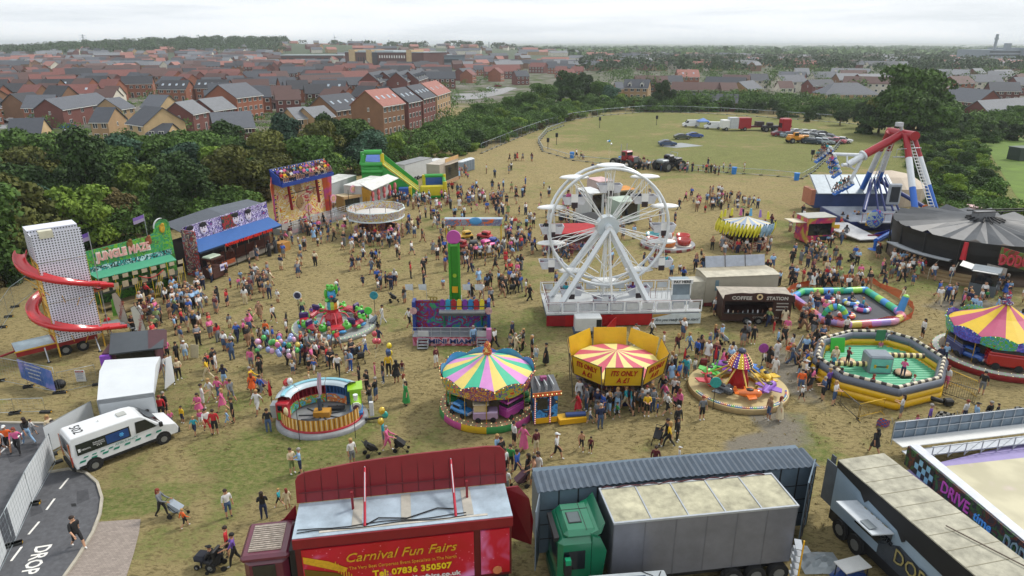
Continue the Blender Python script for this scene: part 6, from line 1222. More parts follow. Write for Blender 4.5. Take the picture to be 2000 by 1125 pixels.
for k in range(3):mb.b(Lc-1.3,Lc-.3,-.02,0,1.9-.3*k,2.0-.3*k,LT)
mb.build('menu_text',t);wheels(t,(2.2,3.2),1.9,.33)
# ================= INFLATABLE PEN
def tubechain(root,pts,r,cols,closed=True,name='inflatable_wall',seg=.45,lift=0,n=10):
 W=[Vector(p)for p in pts];k=len(W);idx_=0
 for i in range(k if closed else k-1):
  a,b_=W[i],W[(i+1)%k];m_=max(2,int((b_-a).length/seg));mb=MB()
  for q in range(m_):mb.cyl(a.lerp(b_,q/m_),a.lerp(b_,(q+1)/m_),r,cols[(idx_+q)//2%len(cols)],n=n,cap=(q in(0,m_-1)))
  idx_+=m_;mb.ell(tuple(a),r,r,r,cols[(idx_)//2%len(cols)],8,6);mb.build(name,root)
t=thing('bumper_car_pen','rainbow inflatable pen with dark mat and small inflatable boats','inflatable pen');mark((30.5,55.2),'beside the rainbow inflatable pen');mark((30,63),'behind the rainbow inflatable pen')
CP=[P(c,.35,0,.05,spec=.7)for c in('#3f8fd0','#3fae6a','#2fa89a','#8fc84a')];CP2=[P(c,.35,0,.05,spec=.7)for c in('#b87fc8','#c8707a','#c8b85a','#c88fae','#9a86c8')]
q=[G(*p,.35)for p in((1549,580),(1567,569),(1635,568),(1690,566),(1752,606),(1762,618),(1745,628),(1660,634),(1610,626))]
mb=MB();mb.add([(p.x,p.y,.03)for p in q],[tuple(range(len(q)))],P('#4a4a50',.8,0,.25,1));mb.build('mat',t)
tubechain(t,q[0:5],.33,CP,False);tubechain(t,[q[4],q[5],q[6],q[7],q[8],q[0]],.33,CP2,False)
def arch(root,p,q_,h,cols):
 pts_=[Vector(p).lerp(Vector(q_),.5-.5*cos(pi*k/10))+Vector((0,0,h*sin(pi*k/10)))for k in range(11)]
 mb=MB()
 for k in range(10):mb.cyl(pts_[k],pts_[k+1],.27,cols[k%len(cols)],n=10)
 mb.build('arch',root)
arch(t,G(1608,624,.3),G(1652,630,.3),1.35,CP);pc=G(1756,612,.3);mb=MB();mb.cyl(pc,pc+Vector((.3,0,1.6)),.35,CP[0],r1=.28,n=10);mb.ell((pc.x+.3,0+pc.y,1.9),.28,.28,.2,CP[3]);mb.build('corner_tower',t)
for i,(u,v,c,c2,lb)in enumerate(((1616,592,'#c85a6a','#d9b45a','pink and orange round inflatable boat at the back of the pen'),(1661,596,'#2f7fc8','#c8c85a','blue round inflatable boat in the middle of the pen'),(1683,608,'#b84a8a','#3f7fd0','pink and blue round inflatable boat at the right of the pen'),(1652,621,'#c84a34','#d9b45a','red and yellow inflatable boat by the pen arch'))):
 g=G(u,v);r=thing('bumper_boat',lb,'bumper boat',g,i,group='round boats in the inflatable pen');mb=MB();mb.lathe([(.55+.22*cos(a),.28+.22*sin(a))for a in[2*pi*k/10 for k in range(11)]],[P(c,.3,spec=.7),P(c,.3,spec=.7),P(c2,.3,spec=.7),P('#d9dde0',.3)],16);mb.build('ring',r);mb=MB();mb.cyl((0,0,.08),(0,0,.3),.45,P('#2a2c33',.5));mb.rb(-.25,.25,.1,.35,.3,.75,P('#2f4a9a',.5),.06);mb.build('seat',r)
t=thing('orange_netting','orange plastic safety netting sagging round the inflatable pen','netting');m,nt,b=newmat('orange net');b.inputs['Base Color'].default_value=(*lin('#c8481c'),1);b.inputs['Roughness'].default_value=.6;b.inputs['Alpha'].default_value=.8;ORN=m
px=[(1536,578),(1556,562),(1640,552),(1702,553),(1765,588),(1783,605),(1780,622),(1755,632),(1700,641),(1640,640),(1600,632),(1560,606),(1536,578)];mb=MB();vs=[]
W=[]
for a,b_ in zip(px,px[1:]):
 for k in range(4):W.append(G(a[0]+(b_[0]-a[0])*k/4,a[1]+(b_[1]-a[1])*k/4))
for i,p in enumerate(W):vs+=[(p.x,p.y,.02),(p.x+.05*sin(i*2.1),p.y+.12*sin(i*1.3),.45+.2*sin(i*1.7)),(p.x+.1*sin(i*1.1),p.y+.15*cos(i),.62+.3*sin(i*.9))]
n_=len(W);mb.add(vs,[((i*3+k),((i+1)%n_)*3+k,((i+1)%n_)*3+k+1,i*3+k+1)for i in range(n_)for k in range(2)],ORN);mb.build('net',t)
# ================= WIPEOUT
t=thing('wipeout_inflatable','grey and yellow eight sided inflatable with sweeping arms on a green bed','inflatable');mark((26,39.5),'before the yellow inflatable');mark((20.5,44),'left of the yellow inflatable')
oc=[(1607,686),(1700,679),(1782,700),(1838,736),(1838,762),(1768,792),(1620,762),(1590,728),]
oc=[(1600,697),(1655,682),(1725,683),(1775,698),(1835,738),(1825,778),(1745,798),(1640,770),(1590,735)]
GI=P('#5a606c',.4,0,.1,spec=.6);YI=P('#dcae0c',.35,0,.1,spec=.6);qs_=[G(*p)for p in oc]
mb=MB();mb.add([(p.x,p.y,.35)for p in qs_],[tuple(range(len(qs_)))],P('#3f9a74',.5,0,.1,2));bed=mb.build('bed',t)
cx_,cy_=sum(p.x for p in qs_)/9,sum(p.y for p in qs_)/9;mb=MB()
for k in range(24):
 y=cy_-4.2+k*.36;xs2=[]
 for i in range(9):
  a,b_=qs_[i],qs_[(i+1)%9]
  if(a.y-y)*(b_.y-y)<0:xs2.append(a.x+(b_.x-a.x)*(y-a.y)/(b_.y-a.y))
 if len(xs2)==2:mb.cyl((min(xs2)+.4,y,.34),(max(xs2)-.4,y,.34),.2,P('#57b088',.5,0,.1),n=10)
mb.build('bed_rib',bed)
for z,r_,m_,nm in((.28,.36,YI,'lower_tube'),(.78,.34,YI,'lower_tube'),(1.25,.34,GI,'upper_tube')):tubechain(t,[(p.x,p.y,z)for p in qs_],r_,[m_],True,nm,n=12)
tubechain(t,[(p.x,p.y,1.6)for p in qs_],.13,[P('#cfc6ae',.5),P('#2b2320',.5)],True,'striped_roll',seg=.16,n=8)
c_=G(1706,735);mb=MB();mb.at(c_.x+.1,c_.y+.1,.4,R(-4));mb.rb(-.85,.85,-.7,.7,0,1.45,P('#76808a',.4),.12);mb.b(-.72,.72,-.715,-.7,.2,1.25,P('#6fb0aa',.4));mb.b(-.45,.45,-.73,-.716,.62,.72,P('#3a3f30',.4));mb.b(-.5,-.35,-.73,-.716,.55,.82,YEL);mb.b(.35,.5,-.73,-.716,.55,.82,YEL);mb.build('centre_box',t)
for sx_,y_,z_ in((-1,-.1,.75),(1,.35,1.25)):
 mb=MB();a=Vector((c_.x+.1+sx_*.8,c_.y+y_,z_+.3));b_=a+Vector((sx_*2.6,-.15*sx_,0));
 for q in range(12):mb.cyl(a.lerp(b_,q/12),a.lerp(b_,(q+1)/12),.2,[P('#d9c88a',.5),P('#3a2a1c',.5)][q%2],n=10)
 mb.build('sweeper_arm',t)
POD=[(1625,724),(1654,712),(1762,735),(1640,748),(1700,762)]
for k,(u,v)in enumerate(POD[:3]):g=G(u,v,.4);mb=MB();mb.lathe([(.01,.85),(.5,.8),(.55,.7),(.5,.45)],P('#c9a88a',.5),14);mb.lathe([(.5,.6),(.53,.5),(.5,.38)],P('#1b1614',.5),14);mb.lathe([(.6,.7),(.62,.45),(.58,.36)],P('#1b1614',.5),14);mb.build('podium',t,(g.x,g.y,0))
g=G(1712,695);mb=MB();mb.b(-.35,.35,-.03,.03,1.3,2.2,P('#2f6a4a',.5));mb.build('flag_panel',t,(g.x,g.y,0))
g=G(1640,700);mb=MB();mb.ext([(-.8,0,.35),(.3,0,.35),(.3,.3,1.6),(-.8,.3,1.6)],(0,.05,0),P('#3fae3a',.4));mb.build('entry_flap',t,(g.x,g.y,0))
def barrier(pts,col,lb,h=1.1,grp='crowd barriers'):
 t=thing('crowd_barrier',lb,'barrier',group=grp)
 for a,b_ in zip(pts,pts[1:]):
  a,b_=G(*a),G(*b_);mb=MB();up=Vector((0,0,h));mb.tube([a+Vector((0,0,.15)),a+up,b_+up,b_+Vector((0,0,.15))],.028,P(col,.4),5,True);n=int((b_-a).length/.13)
  for k in range(1,n):p=a.lerp(b_,k/n);mb.cyl(p+Vector((0,0,.15)),p+up,.009,P(col,.4),n=3,cap=False)
  mb.build('panel',t)
  for p in(a,b_):mb=MB();mb.cyl((p.x,p.y-.3,.03),(p.x,p.y+.3,.03),.02,P(col,.4));mb.build('foot',t)
barrier([(1675,818),(1723,807)],'#c9a22a','yellow crowd barrier in front of the eight sided inflatable');barrier([(1600,683),(1644,680)],'#b8962a','yellow crowd barrier behind the inflatable queue');barrier([(1552,705),(1565,680)],'#8a8f94','grey barrier at the head of the inflatable queue')
barrier([(1840,770),(1902,790)],'#2a2b2e','black barrier right of the eight sided inflatable');barrier([(1852,750),(1902,772)],'#c9a22a','yellow barrier corner by the right carousel');barrier([(1640,790),(1676,822)],'#2a2b2e','dark barrier panel at the front left of the inflatable')
t=thing('blower','black air blower beside the eight sided inflatable','blower',G(1850,792));mb=MB();mb.rb(-.3,.3,-.25,.25,.05,.5,BLK,.08);mb.cyl((-.3,.1,.25),(-1.0,.5,.35),.16,BLK);mb.build('housing',t)
# ================= RIGHT CAROUSEL
t=thing('vintage_carousel','red and yellow striped carousel cut by the right edge with double deck toy bus','carousel',(37.3,48.0,0));mark((33.4,45.5),'by the red and yellow carousel')
platform(t,4.3,.5,P('#7a6a5a',.7,0,.2),[P('#8a2028',.4)],36,bul=[BULB,BG_]);mb=MB();mb.lathe([(3.75,.52),(4.15,.46)],P('#b9b9b4',.5),36);mb.build('walkway',t)
canopy(t,3.5,2.7,4.6,['#d9b42a','#d9b42a','#b0486a','#b0486a'],24);rounding(t,3.55,2.35,.75,10,[ART('green lit board',['#2f8a3a','#5fae2a','#2f8fae','#b8a07a'],3,2),ART('blue lit board',['#2a2f8a','#5a3a9a','#3f5fc8','#8a6ac0'],3,2)],[BULB,BG_,BB_]);mb=MB();mb.lathe([(.4,.5),(.5,1.5),(.3,3.8)],FUN,12);mb.build('centre_column',t)
mb=MB();mb.lathe([(.35,4.55),(.4,4.7),(.15,4.8),(.18,5.3),(.05,5.6)],ART('finial paint',['#b02030','#2a2f6a','#d0d4d8'],6,1),10);mb.build('finial',t)
for a,c,k,s_ in((R(205),'#1f4f9a','car',1.3),(R(180),'#1a3070','bus',1.3),(R(248),'#a01a1e','bus',1.6),(R(290),'#2a8a4a','car',1.3),(R(230),'#8a2030','car',.9),(R(120),'#2a6a3a','van',1.3),(R(80),'#b03030','car',1.3),(R(40),'#c9a030','bus',1.3),(R(0),'#2a3f8a','car',1.3)):toycar(t,cos(a)*2.85,sin(a)*2.85,.52,a+pi/2,P(c,.25,.1,.05,spec=.8),k,s_)
for i in range(12):a=2*pi*i/12;mb=MB();mb.cyl((cos(a)*3.3,sin(a)*3.3,.5),(cos(a)*3.3,sin(a)*3.3,2.6),.035,P('#c9a84a',.3,.6),n=6);mb.build('pole',t)
# flags
def chequer(u,v,Y,lb,c1,c2,w_=1.3,h_=.8,lean=.5):
 p=PT(u,v,Y);t=thing('flag',lb,'flag',(p.x,Y,0));mb=MB();mb.cyl((w_*.5+lean,0,0),(w_*.5,0,p.z+h_*.55),.02,ALU,n=5);mb.build('pole',t);mb=MB();N1,N2=8,5;vs=[(w_*(i/N1-.5),.12*sin(i*.9),p.z+h_*(j/N2-.5)+.12*sin(i*.6)-.2*(1-i/N1))for i in range(N1+1)for j in range(N2+1)];fs=[];ms=[]
 for i in range(N1):
  for j in range(N2):fs.append((i*(N2+1)+j,(i+1)*(N2+1)+j,(i+1)*(N2+1)+j+1,i*(N2+1)+j+1));ms.append(P(c1,.7)if(i+j)%2 else P(c2,.7))
 mb.add(vs,fs,ms,True);mb.build('cloth',t)
chequer(1846,814,38.2,'black and white chequered flag left of the two above the dodgem track','#17181b','#d6d6d2');chequer(1992,805,38.6,'black and white chequered flag right of the two above the dodgem track','#17181b','#d6d6d2',1.0);chequer(1726,825,38.0,'small red, yellow and blue pictured flag before the inflatable','#b8504a','#3a5fa8',.9,.6,.25)
t=thing('litter_tray','tiny white food carton dropped on the grass before the ferris wheel','carton',G(1248,636));mb=MB();mb.b(-.12,.12,-.08,.08,.0,.05,WHT);mb.build('carton',t)
# ================= LEFT SIDE FACADES
# --- jungle maze
loc,rz=Vector((-37.2,57.6,0)),R(52);t=thing('jungle_maze','green jungle maze facade with gantry walkway and yellow stair rails','funhouse',loc,rz);t.scale=(.72,.85,.9);mark((loc+Vector((5,1,0))),'before the green jungle maze');Lj=11.0
JG=ART('jungle art',['#1f6a34','#3f9a3a','#2a8a6a','#6fae2a','#1f7a4a','#8a6a2a'],1.1,2);JD=ART('jungle low art',['#16301c','#2a5a24','#4a8a2a','#14201a'],1.5,2)
mb=MB();mb.b(0,Lj,1.6,4.2,.5,4.3,P('#2c3a33',.6));mb.build('body',t)
mb=MB();pr=[(0,3.9),(Lj,3.9),(Lj,7.3),(Lj-.3,7.75),(Lj-1.1,7.9),(Lj-1.9,7.5),(Lj-2.3,6.6),(Lj-3,6.35),(0,6.1)];mb.ext([(x,1.5,z)for x,z in pr],(0,.08,0),JG);mb.build('picture_board',t)
mb=MB();mb.ext([(.3,1.49,3.9),(Lj-.4,1.49,3.9),(Lj-.4,1.49,4.5),(.3,1.49,4.4)],(0,-.02,0),ART('rapids art',['#1f3a34','#3fa8a8','#1a2a28','#b8d8dc','#245a5a'],1.6,1.5));mb.build('rapids_strip',t)
o=text('JUNGLE MAZE',1.1,P('#e0a8a0',.5),t,(4.6,1.4,5.3),width=6.6,depth=.05,off=.03);o.rotation_euler=(pi/2,R(-1.5),0);o=text('JUNGLE MAZE',1.1,P('#e8e2d8',.5),t,(4.6,1.45,5.3),width=6.9,depth=.02,off=.1)
for x,c in((7.9,'#8a4a24'),(9.9,'#c9a02a'),(5.5,'#7a5a24')):mb=MB();mb.ell((x,1.45,5.9 if x<9 else 6.9),.4,.06,.5,P(c,.6,0,.4,4),10,6);mb.ell((x+.1,1.42,6.3 if x<9 else 7.3),.25,.06,.2,P(c,.6,0,.4,4),8,5);mb.build('painted_animal',t)
mb=MB();mb.ext([(.2,-.2,3.55),(Lj-.8,-.2,3.55),(Lj-.6,1.5,3.85),(0,1.5,3.85)],(0,0,.06),P('#4a9a7a',.5,0,.1));mb.build('awning',t)
mb=MB();mb.b(0,Lj,-.2,1.6,1.9,1.98,P('#3a3f3a',.6));mb.b(0,Lj,-.2,1.6,.35,.45,DECK)
for k in range(9):x=.5+k*1.2;mb.b(x,x+.75,-.24,-.2,2.1,2.75,P('#a89a80',.6));mb.b(x+.2,x+.9,-.24,-.2,3.1,3.5,P('#b0a48a',.6))
mb.build('gantry',t);mb=MB();mb.b(0,Lj,1.45,1.55,.45,3.85,JD);mb.build('maze_panel',t);YR=P('#c9b02a',.4)
mb=MB()
for x in(0,2.2,4.4,6.6,8.8,Lj):mb.cyl((x,-.2,0),(x,-.2,3.6),.04,YR,n=5)
for x0_ in(1.0,3.6,6.3,9.0):
 for dx_ in(0,.25,.5):mb.cyl((x0_+dx_,-.9,.4),(x0_+1.2+dx_,-.3,2.4),.03,YR,n=4)
mb.build('yellow_rail',t);mb=MB();mb.tube([(5+.4*k,-.3,2.9-.5*sin(pi*k/8))for k in range(9)],.05,P('#b02a2a',.5),5);mb.build('red_tube',t)
mb=MB();mb.b(1.2,4.8,-2.1,-.2,.12,.35,DECK);mb.ext([(.2,-2.3,.1),(1.2,-2.6,.1),(.9,-2.5,2.2),(.3,-2.4,1.8)],(0,.1,0),P('#5a9a34',.5,0,.5,3));mb.build('entrance_step',t)
mb=MB()
for x0_,x1_ in((-.3,4.2),(4.6,Lj)):mb.ext([(x0_,1.7,4.3),(x1_,1.7,4.4),(x1_-.2,4.3,5.3),(x0_+.2,4.3,5.2)],(0,0,.05),P('#5f5d60',.7,0,.3));mb.ext([(x0_+.2,4.3,5.2),(x1_-.2,4.3,5.3),(x1_,6.6,4.2),(x0_,6.6,4.1)],(0,0,.05),P('#77777a',.7,0,.3))
mb.build('tent_roof',t);mb=MB();mb.lathe([(1.0,0),(1.0,.35)],P('#c9d0cc',.5),12,0,pi);o=mb.build('arch_rim',t,(Lj-1.1,1.75,7.0));o.rotation_euler=(pi/2,0,0)
# --- dark castle hall
loc,rz=Vector((-32.3,67.4,0)),R(66.5);t=thing('mystery_hall','long dark walk through hall with comic face frieze and blue awning','funhouse',loc,rz);t.scale=(.74,.85,.85);mark((loc+Vector((6,3,0))),'under the blue hall awning');Lp=16.5
FZ=ART('ghostly frieze art',['#1c1828','#a99ad0','#3a2f6a','#d0c8e8','#15131c','#6a5ab0','#8a2038'],.9,2.4)
mb=MB();mb.b(0,Lp,2.2,4.6,.4,4.2,P('#272226',.7));mb.b(-.25,-.05,-.1,2.1,.2,5.9,ART('side portrait art',['#20242a','#8a9aa8','#b03a34','#3f4a56','#c8b8a0','#16181c'],.9,1.8));mb.build('body',t)
mb=MB();mb.ext([(0,1.9,4.2),(Lp,1.9,4.2),(Lp,2.0,6.4),(Lp*.55,2.0,6.25),(0,2.0,6.1)],(0,.1,0),FZ);mb.b(Lp*.42,Lp*.58,1.86,1.9,4.4,6.1,ART('rose art',['#5a1420','#a81f2e','#2a4a24','#2a2a5a'],2,1.5));mb.build('frieze',t)
for x in(1.1,3.4,9.6,12.2):mb=MB();mb.ell((x,1.86,5.3),.62,.05,.7,P('#d2cad8',.5,0,.12,1.5),14,8);mb.ell((x-.24,1.8,5.45),.13,.03,.08,BLK,8,5);mb.ell((x+.24,1.8,5.45),.13,.03,.08,BLK,8,5);mb.ell((x,1.8,4.95),.18,.03,.06,P('#6a2a34',.5),8,5);mb.ell((x,1.84,5.85),.66,.06,.35,BLK,10,6);mb.build('painted_face',t)
mb=MB();mb.ext([(-.2,-.4,3.3),(Lp-.2,-.4,3.3),(Lp,1.9,4.15),(0,1.9,4.15)],(0,0,.07),P('#2a5a9a',.5,0,.12));mb.b(-.2,Lp-.2,-.42,-.36,3.1,3.32,P('#1a2a44',.5));mb.build('awning',t);text('PLATFORM 9 & ALMOST READY TO RUN!',.5,P('#c82a1f',.4,emit=.15),t,(9.2,-.5,3.15),width=9.6,depth=.03,off=.015)
WD=P('#4a2a22',.7,0,.25,2);mb=MB();mb.b(0,Lp,-.2,2.2,.3,.4,P('#7a7468',.7))
for k in range(60):x=2.4+k*.23;mb.b(x,x+.1,1.2,1.26,.4,1.9,P('#6a3424',.6))
for k in range(9):x=.3+k*2;mb.cyl((x,-.3,0),(x,-.3,3.3),.05,BLK,n=5)
for k in range(5):mb.cyl((5+k*2.3,.2,3.0),(5.05+k*2.3,.2,2.1),.07,P('#b9b4a0',.6),r1=.03,n=6)
mb.build('gallery',t);mb=MB();mb.b(4,6.6,.2,.26,.4,.95,P('#a5522c',.6));mb.build('hoarding',t);mb=MB();mb.b(8.6,10.6,-.6,-.55,.5,1.3,P('#9a8f88',.6));mb.build('notice_board',t);mb=MB();mb.b(14.2,16.2,-1.6,-.2,.0,1.2,P('#b0803f',.6));mb.build('wooden_counter',t)
mb=MB();mb.b(-.3,2.0,-2.2,-.5,.2,1.4,WD);mb.b(-.3,2.0,-2.2,-.5,2.5,2.62,WD);
for x in(-.28,1.9):
 for y in(-2.18,-.6):mb.b(x,x+.08,y,y+.08,1.4,2.5,WD)
bo=mb.build('pay_booth',t);mb=MB();mb.rb(-.3,1.8,-2.0,-.7,2.62,2.85,P('#9fae9a',.5),.1);mb.build('booth_roof',bo);mb=MB();mb.b(1.0,2.3,-2.3,-2.22,.9,1.7,P('#d0cbe0',.4,emit=.1));mb.build('pay_sign',bo);text('PAY HERE',.4,P('#2f2f8a',.4),bo,(1.65,-2.33,1.3),width=1.1,depth=.01,off=.02)
mb=MB();mb.ext([(-.3,2.0,5.5),(8.4,2.2,5.9),(8.2,5.4,6.6),(.2,5.4,6.2)],(0,0,.06),P('#454b54',.6,0,.2));mb.ext([(8.4,2.3,5.9),(Lp,2.2,6.0),(Lp,5.4,6.4),(8.2,5.4,6.6)],(0,0,.06),P('#4f565f',.6,0,.2));mb.ext([(0.2,5.4,6.2),(Lp,5.4,6.4),(Lp,7.5,4.6),(0,7.5,4.6)],(0,0,.06),P('#454b54',.6,0,.2));mb.build('tent_roof',t)
def statue(x,y,h,c,rr_,nm='dark_statue'):mb=MB();mb.lathe([(.3,0),(.25,h*.4),(.32,h*.72),(.12,h*.82)],P(c,.6,0,.3),8,c=(x,y));mb.ell((x,y,h*.9),.17,.17,.2,P(c,.6),8,6);mb.cyl((x-.3,y,h*.7),(x-.5,y-.2,h*.4),.08,P(c,.6));mb.cyl((x+.3,y,h*.7),(x+.5,y-.25,h*.75),.08,P(c,.6));mb.build(nm,rr_)
statue(11.9,-1.2,2.3,'#1c1c1f',t);statue(13.6,-1.0,2.4,'#3a3d42',t)
# --- Miami
loc,rz=Vector((-28.1,83.4,0)),R(63);t=thing('miami_ride','tall painted backdrop ride lifting a blue gondola full of riders','ride',loc,rz);mark((loc+Vector((5,2,0))),'before the tall backdrop ride');Lm=12.6;t.scale=(.92,1,.85)
MI=ART('miami art',['#d8602a','#ecc04a','#efe6cc','#e0b848','#e6c8a0','#c83a4a','#e8dcc0','#c8d0a8'],.42,2.6);mb=MB();pr=[(1.2,.9),(Lm-1.3,.9),(Lm-1.0,7.6),(Lm-1.6,8.2),(Lm-2.3,8.5),(2.4,8.5),(1.6,8.2),(1.0,7.2)];mb.ext([(x,3.2,z)for x,z in pr],(0,.15,0),MI);mb.build('backdrop',t)
mb=MB()
for sx_ in(0,1):
 X_=lambda v:(v if not sx_ else Lm-v);mb.ext([(X_(1.2),3.15,.9),(X_(.7),2.6,.9),(X_(.2),2.4,7.2),(X_(.9),2.7,9.0),(X_(1.6),3.15,9.2)],(0,.12,0),ART('coral wing art',['#c83a3a','#d8622a','#c84a8a','#8a5ac8'],.35,.6,soft=True))
mb.build('side_wing',t)
for(x,z,s_)in((6.3,5.6,.9),(9.6,4.6,.6),(6.4,3.2,1.0)):mb=MB();mb.ell((x,3.18,z),.8*s_,.06,1.05*s_,P('#dcbc9c',.5,0,.15,1.5),14,8);mb.ell((x-.3*s_,3.15,z+.3*s_),.8*s_,.05,.95*s_,P('#b48c5c',.5,0,.35,2),12,7);mb.ell((x-.1,3.1,z+.1),.12,.04,.06,BLK,6,4);mb.ell((x+.4,3.1,z+.1),.12,.04,.06,BLK,6,4);mb.build('painted_figure',t)
mb=MB();mb.b(0,Lm+2,0,3.6,.0,.9,P('#8f9296',.5,.2));mb.b(0,Lm+2,-.05,0,.35,.85,ART('miami skirt',['#8f8f94','#a8868c','#8f8f94','#7a5a60'],2,1));mb.b(0,Lm+2,0,3.6,.901,.95,P('#9fa3a6',.4,.4));mb.build('base',t)
mb=MB();
for z in(1.4,1.75,2.05):mb.cyl((0,.05,z),(Lm+2,.05,z),.03,ALU,n=4)
for k in range(16):mb.cyl((k*(Lm+2)/15,.05,.9),(k*(Lm+2)/15,.05,2.05),.03,ALU,n=4)
for x in(4,8.4,12.6):mb.cyl((x,-.1,.2),(x,-.1,4.6),.04,BLK,n=5)
mb.build('railing',t)
for x,y,z in((4.6,.3,3.4),(9.9,.4,3.7),(14.2,.2,4.4)):mb=MB();mb.cyl((x,y,z),(x,y+.08,z),.62,P('#d89ab0',.4),n=20);mb.cyl((x,y-.02,z),(x,y-.001,z),.42,P('#c9a07a',.4,0,.5,5),n=16);mb.cyl((x,y+.1,.9),(x,y+.1,z-.5),.03,BLK,n=4);mb.build('roundel',t)
for x in(3.6,9.2):mb=MB();mb.cyl((x,2.4,3.0),(x-.9,1.9,8.4),.2,P('#8a1420',.3),n=6);mb.build('swing_arm',t);mb=MB();[mb.b(x-.12-.11*k*.5*.9,x+.25-.11*k*.5*.9,2.0,2.05,4.2+k*.33,4.36+k*.33,P('#d9a91a',.4)if k%2 else BLK)for k in range(12)];mb.build('arm_stripes',t)
mb=MB();mb.cyl((2.6,2.2,5.5),(8.8,2.2,5.6),.06,BLK);mb.build('link_bar',t);mb=MB();[mb.b(1.25,1.6,3.1,3.14,1.2+k*.33,1.38+k*.33,BLK if k%2 else P('#d9a91a',.4))for k in range(14)];mb.build('warning_strip',t)
BLU=P('#1f3a8f',.35,0,.1);gz=7.7;mb=MB();mb.ext([(.9,1.0,gz-.2),(10.9,1.0,gz-.2),(10.9,2.6,gz+.2),(.9,2.6,gz+.2)],(0,0,.25),BLU);mb.ext([(.7,2.4,gz),(11.1,2.4,gz),(11.1,2.75,gz+1.9),(.7,2.75,gz+1.9)],(0,.15,0),BLU);mb.ext([(.7,1.0,gz-.6),(11.1,1.0,gz-.6),(11.1,.9,gz-.1),(.7,.9,gz-.1)],(0,.1,0),P('#27489f',.35));
for x in(.7,11.0):mb.ext([(x,1.0,gz-.5),(x,2.6,gz-.2),(x,2.9,gz+1.9),(x,1.4,gz+.9)],(.12,0,0),BLU)
go=mb.build('gondola',t)
for r_ in range(2):
 for k in range(16):x=1.25+k*.62;mb=MB();y=2.15-.55*r_;z=gz+.75-.5*r_;mb.rb(x-.26,x+.26,y,y+.22,z-.25,z+.85,P('#16181f',.5),.05);mb.build('seat',go)
mb=MB();bulbs(mb,[(.9+.45*k,2.36,gz+1.85)for k in range(23)],.06,[BULB]);mb.build('gondola_lights',go)
MIAMI=(t,gz)
# --- trailers and stalls behind
def trailer(A,B,vt,D,c,lb,roofc=None,cat='trailer',extra=None,z0=.4):
 loc,rz,Ln=frame(A,B);h=ZH(loc,vt);t=thing('box_trailer' if cat=='trailer' else cat.replace(' ','_'),lb,cat,loc,rz);mb=MB();mb.b(0,Ln,0,D,z0,h-.06,P(c,.45,0,.1,1));mb.build('body',t);mb=MB();mb.b(-.05,Ln+.05,-.05,D+.05,h-.058,h,P(roofc or c,.6,0,.3,1));mb.build('roof',t);wheels(t,(Ln*.35,Ln*.45)if Ln>5 else(Ln*.5,),D-.1,.35)
 if extra:extra(t,Ln,h,D)
 return t
trailer((641,408),(699,385),362,3.2,'#b4b6b8','large plain white box trailer behind the tall painted backdrop ride','#c3c4c0')
def kio(t,Ln,h,D):mb=MB();mb.b(.2,Ln-.2,-.03,.0,1.1,h-.35,CG);mb.build('serving_window',t);mb=MB();mb.b(-.1,Ln+.1,-.35,.1,h-.3,h+.05,P('#c0a074',.5));mb.b(0,Ln,-.06,-.04,.4,1.0,P('#a8841f',.5,0,.4,4));mb.build('fascia',t)
trailer((674,425),(712,418),385,2.2,'#a5864a','small cream topped snack kiosk right of the tall backdrop ride','#b9a884','kiosk',kio,.1)
def game(t,Ln,h,D):
 mb=MB();mb.ext([(-.2,-1.6,h-.5),(Ln+.2,-1.6,h-.2),(Ln+.2,.2,h+.3),(-.2,.2,h+.3)],(0,0,.08),P('#cfcfcb',.5));mb.build('canopy',t)
 mb=MB();mb.ext([(-.25,-1.5,h-.6),(-.25,0,h),(-.25,0,.2),(-.25,-.6,.2)],(.05,0,0),P('#b5872a',.5));mb.b(0,Ln,-.9,-.2,.1,1.0,P('#8a7440',.6,0,.4,3));mb.build('counter',t)
 for k in range(5):mb=MB();x=.6+k*(Ln-1)/4;mb.ell((x,-1.2,h-1.2),.3,.24,.55,P('#cf6f74',.6,0,.2,3),8,6);mb.ell((x,-1.2,h-2.0),.25,.2,.4,P('#c8606a',.6,0,.2,3),8,6);mb.build('hanging_prize',t)
trailer((712,420),(762,398),364,3,'#bfc1c0','white topped game stall hung with big pink cuddly prizes','#cfd0cc','game stall',game,.1)
def snack(t,Ln,h,D):mb=MB();mb.b(Ln*.3,Ln-.1,-.03,0,1.2,h-.5,CG);mb.build('serving_window',t);mb=MB();mb.ext([(Ln*.25,-1.0,h-.2),(Ln,-1.0,h-.2),(Ln,0,h-.45),(Ln*.25,0,h-.45)],(0,0,.05),P('#bdb5a8',.5));mb.b(Ln*.3,Ln,-.05,.02,h-.02,h+.6,P('#c8a06a',.5,0,.3,3));mb.b(Ln*.25,Ln,-.05,-.03,.5,1.1,P('#b08a6a',.5,0,.3,3));mb.build('flap',t)
trailer((860,372),(896,356),322,2.4,'#a99f92','cream burger van with open flap by the inflatable slide','#b5ada0','food van',snack)
trailer((792,358),(845,342),322,2.6,'#c3c6c8','white box lorry body with grey top behind the inflatable slide','#7f8182')
for k in range(5):
 g=G(899+k*5.2,338-k*1.6);t=thing('portable_toilet',('first','second','third','fourth','fifth')[k]+' grey portable toilet from the left in the line','portable toilet',g,R(35),'line of portable toilets');mb=MB();mb.rb(-.55,.55,-.55,.55,.05,2.1,P('#8f9ba6',.4,0,.1),.05);mb.build('cabin',t);mb=MB();mb.lathe([(.8,2.1),(.6,2.3),(.02,2.4)],P('#c9ced2',.4),4,R(45),R(405));mb.build('roof',t);mb=MB();mb.b(-.4,.4,-.575,-.552,.2,1.95,P('#7f8c99',.4));mb.build('door',t)
trailer((846,335),(868,330),315,2,'#c9ccce','round backed white trailer beside the portable toilets');mark(G(870,385),'by the burger van near the slide')
